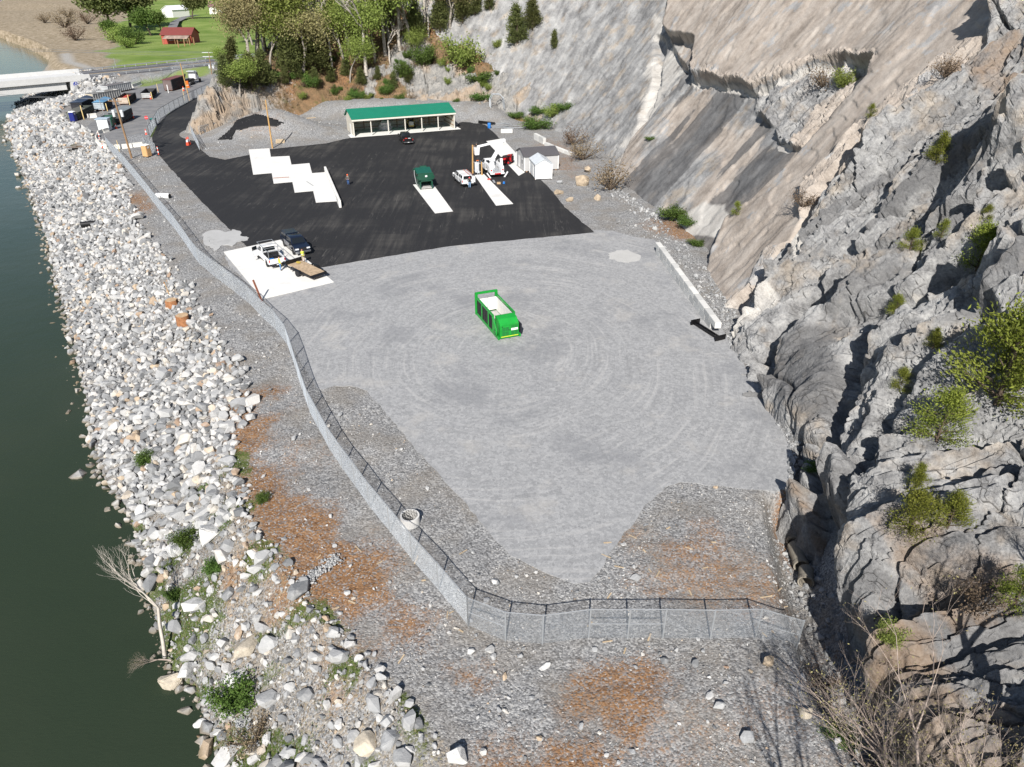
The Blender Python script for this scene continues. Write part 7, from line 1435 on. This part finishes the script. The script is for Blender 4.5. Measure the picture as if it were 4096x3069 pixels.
def cedar(seed, Ht, wd, nl, size, leaf, label='x', lumps=9, name='cedar_tree'):
    r = np.random.RandomState(seed); t = thing(name, (0, 0, -200), 0, label, 'tree'); segs = []; lean = r.normal(0, .05, 2) * Ht
    for k in range(8): segs.append((lean[0] * k / 8, lean[1] * k / 8, Ht * .95 * k / 8, lean[0] * (k + 1) / 8, lean[1] * (k + 1) / 8, Ht * .95 * (k + 1) / 8, .028 * Ht * (1 - k / 9), .028 * Ht * (1 - (k + 1) / 9)))
    C = []; nb_ = int(26 + lumps * 4)
    for k in range(nb_):
        f = r.uniform(.05, .97); rad = wd * (1 - f ** 1.5) * r.uniform(.55, 1.1) + .05 * wd; a = r.uniform(0, 6.283); o = np.array([lean[0] * f, lean[1] * f, Ht * f * .93]); e = o + np.array([math.cos(a) * rad, math.sin(a) * rad, rad * r.uniform(.15, .7)]); segs.append((*o, *e, .009 * Ht * (1 - f) + .008, .006)); C.append((o, e, rad))
    V, F = tubes(segs); put(bpy.data.objects.new('trunk', np_mesh('trunk', V, F, B_DARK, True)), t)
    i = r.randint(0, nb_, nl); O = np.array([c[0] for c in C])[i]; E_ = np.array([c[1] for c in C])[i]; f = r.beta(2.6, 1.1, nl)[:, None]; P = O + (E_ - O) * f + r.normal(0, .075 * wd + .02 * Ht, (nl, 3)) * (.35 + f); D = (E_ - O) + r.normal(0, .45 * wd, (nl, 3)) + np.array([0, 0, .25 * wd])
    V, F = quads(P, D, size * r.uniform(.6, 1.5, nl), size * .38 * r.uniform(.6, 1.3, nl), r); tn = np.clip(.15 + .55 * r.random(nl) + .35 * (r.random(nb_)[i] - .4), 0, 1); put(bpy.data.objects.new('crown', np_mesh('crown', V, F, leaf, False, {'tint': ('POINT', np.repeat(tn, 4))})), t); return t
def bush(seed, nl, leaf, name='bush', size=.1):
    r = np.random.RandomState(seed); t = thing(name, (0, 0, -200), 0, 'x', 'bush'); segs = []; C = []
    for k in range(16): a = r.uniform(0, 6.283); e = np.array([math.cos(a) * r.uniform(.2, .9), math.sin(a) * r.uniform(.2, .9), r.uniform(.5, 1.15)]); segs.append((0, 0, 0, *(e * .6 + r.normal(0, .05, 3)), .03, .018)); segs.append((*segs[-1][3:6], *e, .018, .006)); C.append(e)
    V, F = tubes(segs, 3); put(bpy.data.objects.new('stems', np_mesh('stems', V, F, B_DARK, True)), t); i = r.randint(0, 16, nl); P = np.array(C)[i] * r.uniform(.45, 1.05, (nl, 1)) + r.normal(0, .14, (nl, 3)); P[:, 2] = np.abs(P[:, 2])
    V, F = quads(P, r.normal(size=(nl, 3)) + np.array([0, 0, .4]), size * r.uniform(.5, 1.3, nl), size * .6 * r.uniform(.6, 1.2, nl), r); put(bpy.data.objects.new('foliage', np_mesh('foliage', V, F, leaf, False, {'tint': ('POINT', np.repeat(r.random(nl), 4))})), t); return t
PR = {'ced0': cedar(1, 10, 2.6, 5200, .55, L_CED), 'ced1': cedar(2, 10, 3.1, 5200, .55, L_CED), 'ced2': cedar(3, 10, 2.1, 4200, .5, L_CED), 'yc0': cedar(4, 3, 1.0, 5200, .12, L_CEDL, lumps=4), 'yc1': cedar(5, 3, 1.45, 6000, .12, L_CEDL, lumps=3), 'yc2': cedar(6, 3, 1.1, 4000, .12, L_CEDL, lumps=2),
      'spr0': leaf_tree('maple_tree', 11, 10, .22, B_GREY, L_SPR, 8500, .27, .75, 5, spread=.46), 'spr1': leaf_tree('maple_tree', 12, 10, .2, B_GREY, L_SPR, 5500, .25, .8, 5, spread=.46), 'bud0': leaf_tree('budding_tree', 13, 10, .26, B_GREY, L_BUD, 8000, .2, .7, 6, spread=.45), 'bare0': leaf_tree('bare_tree', 14, 10, .17, B_PALE, L_BUD, 260, .2, .5, 5, spread=.3, up=.5, first=.34), 'bare1': leaf_tree('bare_tree', 15, 10, .16, B_PALE, L_SPR, 320, .22, .5, 5, spread=.36, up=.5, first=.36),
      'bare2': leaf_tree('bare_tree', 16, 8, .15, B_PINK, L_BUD, 1800, .035, .06, 7, spread=.40, up=.3, first=.2, taper=.74), 'bare3': leaf_tree('bare_tree', 18, 8, .14, B_PINK, L_BUD, 1800, .035, .06, 7, spread=.42, up=.3, first=.2, taper=.74), 'bush0': bush(21, 3200, L_BUSH), 'bush1': bush(22, 2600, L_SPR), 'bush2': bush(23, 900, L_DRY, size=.08), 'farb': leaf_tree('broad_tree', 24, 10, .3, B_DARK, L_CED, 5200, .6, .8, 5, spread=.5), 'farg': leaf_tree('round_tree', 25, 10, .3, B_DARK, L_BUSH, 4200, .6, .8, 5, spread=.5)}
USED = set()
def plant(kind, p, h, label, group, base=10.0, rz=None, tilt=(0, 0), wide=1.0):
    src = PR[kind]; s = h / base; rz = rnd.uniform(0, 6.28) if rz is None else rz
    if kind not in USED: o = src; USED.add(kind); o.location = p; o.rotation_euler[2] = rz; o.scale = (s * wide, s * wide, s); o['label'] = label; o['group'] = group
    else: o = clone(src, p, rz, label, group, scale=(s * wide, s * wide, s))
    o.rotation_euler[0], o.rotation_euler[1] = tilt; return o
def mh(u_, v_, hp):
    "height in metres of something hp photo pixels tall whose foot is at (u, v)"
    p = at(u_, v_); dep = CT * p.y - ST * (p.z - CAM_H); return p, hp * dep / FPX / max(.5, math.cos(math.atan2(CAM_H - p.z, p.y)))
ORD = ['first', 'second', 'third', 'fourth', 'fifth', 'sixth', 'seventh', 'eighth', 'ninth', 'tenth', 'eleventh', 'twelfth', 'thirteenth', 'fourteenth', 'fifteenth', 'sixteenth', 'seventeenth', 'eighteenth', 'nineteenth', 'twentieth', 'twenty first', 'twenty second', 'twenty third', 'twenty fourth', 'twenty fifth', 'twenty sixth']
# cedars that cling to the near rock
for k, (u_, v_, hp, kd, la) in enumerate(((3745, 655, 130, 'yc0', 'small yellow green cedar alone high on the grey rock'), (3940, 880, 70, 'yc2', 'little cedar in the crack below the high cedar'), (3640, 1000, 90, 'yc1', 'low olive cedar left of the big rock cedars'), (3905, 1080, 190, 'yc1', 'bushy olive cedar on the rock ledge at right'), (3765, 950, 80, 'yc2', 'small cedar above the bushy olive one'), (3580, 1260, 90, 'yc2', 'tiny olive cedar on the pale vein'), (3730, 1395, 90, 'yc0', 'small bright cedar left of the largest one'),
      (3985, 1620, 380, 'yc1', 'largest bright green cedar at the right edge'), (4075, 1560, 260, 'yc0', 'cedar at the right edge behind the largest one'), (3745, 1765, 210, 'yc1', 'rounded bright cedar below the largest one'), (3600, 1560, 100, 'yc2', 'thin cedar above the dark ravine'), (3660, 1960, 110, 'yc0', 'small dark cedar between two pale knobs'), (3640, 2130, 170, 'yc1', 'left of two spreading bright cedars above the ravine'), (3790, 2110, 150, 'yc0', 'right of two spreading bright cedars above the ravine'), (4060, 2420, 150, 'yc2', 'dark green cedar at the right edge above the bare branches'), (2945, 860, 60, 'yc2', 'small dark cedar in the crack of the brown slab'), (3480, 470, 60, 'yc2', 'dark cedar growing from the slab crack'),
      (2070, 175, 150, 'ced0', 'dark cedar on top of the rock shoulder'), (2215, 195, 75, 'ced2', 'single round cedar on the pale wall'), (2130, 120, 120, 'ced1', 'cedar behind the one on the rock shoulder'))):
    p, h = mh(u_, v_, hp); plant(kd, p - Vector((0, 0, .1)), max(h, .8), la, 'cedars on the rock', 3.0 if kd.startswith('yc') else 10.0)
# leafless trees at the lower right and dead wood
for k, (x_, y_, h_, la, kd, tl) in enumerate(((17.4, 14.6, 20, 'large bare tree with pinkish branches in the lower right corner', 'bare2', (-.1, -.12)), (20.4, 16.2, 19, 'second bare tree right of the large one in the corner', 'bare3', (-.1, -.05)), (15.2, 13.4, 15, 'third bare tree left of the large one in the corner', 'bare3', (-.1, -.05)), (25.0, 21.5, 9.0, 'bare tree at the right edge above the corner', 'bare2', (0, 0)))):
    hit = BV[0].ray_cast(Vector((x_, y_, 80)), Vector((0, 0, -1)))[0]; plant(kd, (hit or Vector((x_, y_, 2))) - Vector((0, 0, .2)), h_, la, 'bare trees on the near rock', 8.0, tilt=tl)
for k, (x_, y_, h_) in enumerate(((11.0, 7.0, 19), (14.0, 8.5, 18), (17.0, 7.0, 20))): plant('bare0', Vector((x_, y_, 0)), h_, ['bare tree behind the viewer whose shadow streaks the dirt', 'second bare tree behind the viewer', 'third bare tree behind the viewer'][k], 'bare trees behind the viewer', wide=.62)
for o_ in [o_ for o_ in COL.objects if o_.name.startswith('bare_tree') and o_.get('group') == 'bare trees behind the viewer']:
    for c in list(o_.children):
        if c.name.startswith('crown'): bpy.data.objects.remove(c)
p = at(650, 2640); dtr = plant('bare1', p + Vector((.2, 0, .2)), 8.5, 'bleached dead tree leaning over the river', 'dead wood', tilt=(R(-32), R(4)), rz=.4)
for c in dtr.children:
    if c.name.startswith('crown'): bpy.data.objects.remove(c)
plant('bare3', at(690, 2655) + Vector((0, 0, .3)), 3.6, 'fallen grey branch lying out over the water', 'dead wood', 8.0, tilt=(R(5), R(-72)), rz=.2)
plant('bare2', at(3950, 2330), 3.2, 'grey dead brush fallen across the rock', 'dead wood', 8.0, tilt=(R(10), R(-70)), rz=.3)
# hillside wood
FOREST = [(905, 350, 170, 'ced1'), (960, 385, 120, 'spr0'), (1010, 360, 190, 'ced1'), (1070, 340, 190, 'ced0'), (905, 290, 80, 'spr0'), (1000, 270, 230, 'bud0'), (1030, 240, 300, 'bud0'), (1085, 300, 220, 'spr1'), (1120, 250, 260, 'spr0'), (1160, 300, 240, 'ced1'), (1200, 200, 240, 'spr0'), (1215, 300, 220, 'bud0'), (1260, 300, 280, 'ced1'), (1290, 230, 240, 'bare0'), (1330, 290, 230, 'bare1'), (1380, 260, 200, 'spr1'), (1400, 200, 320, 'bare0'), (1440, 240, 230, 'ced2'), (1465, 300, 330, 'bare1'), (1500, 250, 200, 'spr1'), (1480, 190, 330, 'bare0'), (1540, 220, 320, 'bare1'), (1560, 170, 260, 'spr1'), (1600, 200, 280, 'bare0'), (1640, 180, 240, 'spr1'), (1665, 160, 200, 'ced1'), (1715, 150, 200, 'bare1'), (1760, 130, 190, 'ced1'), (1800, 110, 170, 'bud0'), (1850, 90, 170, 'ced1'), (1700, 90, 260, 'bare1'), (1620, 90, 260, 'bare0'), (1900, 60, 150, 'ced0'), (1240, 150, 230, 'bud0'), (1340, 170, 240, 'spr1'), (1150, 180, 230, 'spr1'), (1060, 200, 260, 'spr0'), (1960, 40, 120, 'ced2'), (1340, 380, 60, 'ced2'), (1400, 330, 150, 'spr1'), (1560, 260, 150, 'bare1'), (1660, 250, 110, 'spr1'), (930, 300, 200, 'ced2'), (1300, 150, 250, 'spr0'), (1440, 150, 260, 'bare1'), (1530, 130, 240, 'ced1'), (1010, 180, 240, 'spr1')]
KN = {'ced': 'dark cedar', 'spr': 'light green spring tree', 'bud': 'brown budding tree', 'bar': 'pale bare tree'}; cnt = {}
FOREST += [(1075 + 62 * i, 300 + (i * 37) % 60, 75 + (i * 23) % 40, ('ced1', 'ced0', 'ced2')[i % 3]) for i in range(10)]
FOREST.sort(key=lambda q: q[0])
for (u_, v_, hp, kd) in FOREST:
    k = cnt.get(kd[:3], 0); cnt[kd[:3]] = k + 1; p, h = mh(u_, v_, hp); h *= .74 if kd[:3] == 'ced' else 1.45; plant(kd, p - Vector((0, 0, .2)), min(h, 30), '%s from the left among the %ss on the hillside' % (ORD[k], KN[kd[:3]]), 'hillside trees', wide=rnd.uniform(.85, 1.25))
# bushes
k = 0
for (u_, v_, w_, kd, la) in ((1690, 260, 90, 'bush0', 'green bush below the left cedars'), (1620, 310, 70, 'bush0', 'bright bush in the middle of the orange slope'), (1850, 270, 130, 'bush1', 'broad bright green bush beside the grey outcrop'), (1905, 330, 110, 'bush0', 'green bush low beside the grey wall'), (1930, 400, 80, 'bush0', 'bush at the toe of the orange slope'), (1540, 380, 50, 'bush0', 'small green bush above the talus'), (1420, 395, 45, 'bush0', 'little green bush on the talus edge'), (1250, 350, 60, 'bush0', 'bush below the pale rock of the nose'), (1170, 530, 60, 'bush2', 'dry bush behind the covered heap'), (2155, 515, 110, 'bush0', 'large green bush beyond the pale blocks'), (2250, 440, 80, 'bush0', 'grey green bush at the foot of the pale wall'), (2160, 455, 70, 'bush0', 'bush right of the steel hoop'), (2210, 470, 60, 'bush1', 'bright bush between two rocks at the wall foot'), (2060, 470, 60, 'bush0', 'bush behind the steel hoop'), (2330, 640, 110, 'bush2', 'tangle of bare brush below the slab'), (2440, 760, 140, 'bush2', 'tall bare brush before the dark slab'), (2290, 580, 90, 'bush2', 'dry brush above the single block row'), (2700, 870, 120, 'bush0', 'green mat of leaves at the slab foot'), (2760, 900, 80, 'bush0', 'green bush at the dark slab corner'), (2790, 980, 60, 'bush0', 'low green bush before the block wall'), (3300, 360, 120, 'bush2', 'dry brush in the broken pocket'), (3370, 350, 80, 'bush1', 'green bush in the broken pocket'), (3780, 310, 110, 'bush2', 'leafless bush in the high dark hollow'), (3210, 830, 90, 'bush2', 'dark brush in the shady crack'), (2600, 560, 40, 'bush0', 'tiny bush at the wall crack'),
      (755, 2175, 70, 'bush0', 'dark green bush among the near boulders'), (580, 1860, 55, 'bush0', 'green bush at the lower end of the riprap'), (930, 2830, 100, 'bush0', 'green bramble near the bottom of the bank'), (1010, 2980, 90, 'bush2', 'dry weeds at the bottom of the bank'), (860, 2290, 50, 'bush0', 'leafy weed below the grey boulder'), (700, 2390, 45, 'bush0', 'weed beside the dead tree'), (3350, 2950, 70, 'bush0', 'dark brambles in the near ditch'), (3290, 2750, 70, 'bush2', 'grassy tuft at the ditch side'), (3900, 2440, 110, 'bush2', 'tangle of grey brush at the right'), (3250, 1880, 60, 'bush0', 'green weeds in the shady drain'), (1050, 2010, 40, 'bush0', 'sprig of weeds on the orange soil'), (3550, 2560, 60, 'bush1', 'grass clump on the tan ledge')):
    p, h = mh(u_, v_, w_); ob_ = plant(kd, p - Vector((0, 0, .05)), max(.25, h * .8), la, 'bushes', 1.15, wide=1.1)
    if kd == 'bush0' and u_ > 1900: ob_.scale[2] *= .45
SCRUB = []
for _ in range(400):
    u_, v_ = rnd.uniform(1080, 2000), rnd.uniform(180, 430); p = at(u_, v_)
    if p.y > 240 or p.z < .6 or p.x > 4: continue
    SCRUB.append((u_, p, ('bush0', 'bush2', 'bush1', 'bush2')[len(SCRUB) % 4]))
    if len(SCRUB) >= 80: break
SCRUB.sort(key=lambda q: q[0]); cs3 = {}
for u_, p, kd in SCRUB:
    k = cs3.get(kd, 0); cs3[kd] = k + 1
    if k < 26: plant(kd, p, rnd.uniform(.8, 2.0), '%s from the left of the scrubby %s bushes on the orange slope' % (ORD[k], {'bush0': 'green', 'bush1': 'pale green', 'bush2': 'dry brown'}[kd]), 'scrub on the slope', 1.15)
# far trees on the meadow
for k, (u_, v_, hp, kd, la) in enumerate(((450, 120, 200, 'farb', 'largest dark tree of the clump left of the red barn'), (520, 110, 190, 'farb', 'second dark tree of the clump left of the barn'), (600, 125, 120, 'farg', 'round green tree above the red barn'), (640, 112, 90, 'farg', 'smaller green tree right of the round one'), (430, 150, 90, 'farg', 'yellowish tree at the foot of the dark clump'), (770, 75, 110, 'farb', 'spreading tree before the farmhouse'), (480, 160, 60, 'bush1', 'low green thicket below the dark clump'), (540, 170, 60, 'bush0', 'thicket between the clump and the barn'), (510, 185, 40, 'bush1', 'pale thicket by the shingle patch'), (350, 95, 50, 'bush2', 'brown thicket left of the dark clump'), (260, 110, 60, 'bush2', 'brown brush in the middle of the flats'), (300, 150, 60, 'bush2', 'brown brush near the river bend'), (935, 70, 80, 'farb', 'dark tree beside the farmhouse'), (740, 30, 70, 'farb', 'dark tree behind the garage'), (985, 100, 120, 'spr1', 'pale green tree right of the farmhouse'), (270, 60, 40, 'bush2', 'brown brush at the far side of the flats'), (180, 90, 40, 'bush2', 'brown brush left on the flats'))):
    p = G(u_, v_); p.z = ground_z(p.x, p.y); dep = CT * p.y - ST * (p.z - CAM_H); h = hp * dep / FPX; plant(kd, p, h, la, 'meadow trees', 1.15 if kd.startswith('bush') else 10.0, wide=1.3 if kd.startswith('bush') else 1.1)
for kd in list(PR):
    if kd not in USED:
        for c in list(PR[kd].children): bpy.data.objects.remove(c)
        bpy.data.objects.remove(PR[kd])
# grass and dry stalks, one mass each
def grass(name, x, y, z, hgt, mat, label, n_per=1):
    n = len(x); r = np.random.RandomState(5); P = np.stack([x, y, z], 1); D = r.normal(0, .35, (n, 3)) + np.array([0, 0, 1.0]); V, F = quads(P, D, hgt * r.uniform(.5, 1.4, n), hgt * .16 * r.uniform(.6, 1.4, n), r); return put(bpy.data.objects.new(name, np_mesh(name, V, F, mat, False, {'tint': ('POINT', np.repeat(r.random(n), 4))})), None, label, kind='stuff')
x, y = cellpts(-36, 4, 17, 44, .085); dt = sdpoly(x, y, BT); dw = sdpoly(x, y, WP); zg_ = fbm(x / 2.2, y / 2.2, o=4, s=40) + .1 + .4 * sstep(-4, -.5, dw); k = (dt < .3) & (dw < -.25) & (rs.random(len(x)) < np.clip(zg_ * 1.6, 0, .85)) & infront(x, y, -3, 20); grass('bank_grass', x[k], y[k], HG(x[k], y[k]) - .02, .20, L_BUSH, 'green grass on the near river bank')
k = (dt < .3) & (dw < -.2) & (rs.random(len(x)) < .16) & infront(x, y, -3, 20); grass('dry_bank_grass', x[k], y[k], HG(x[k], y[k]) - .02, .24, L_DRY, 'dry brown grass on the near river bank')
x = rs.uniform(-66, 4, 26000); y = rs.uniform(172, 240, 26000); z, oc, dh_ = HH(x, y); k = (dh_ > 1) & (oc < .7) & (fbm(x / 7, y / 7, o=3, s=140) > -.25); grass('hillside_brush', x[k], y[k], z[k], .8, L_DRY, 'dry brush covering the orange slope')
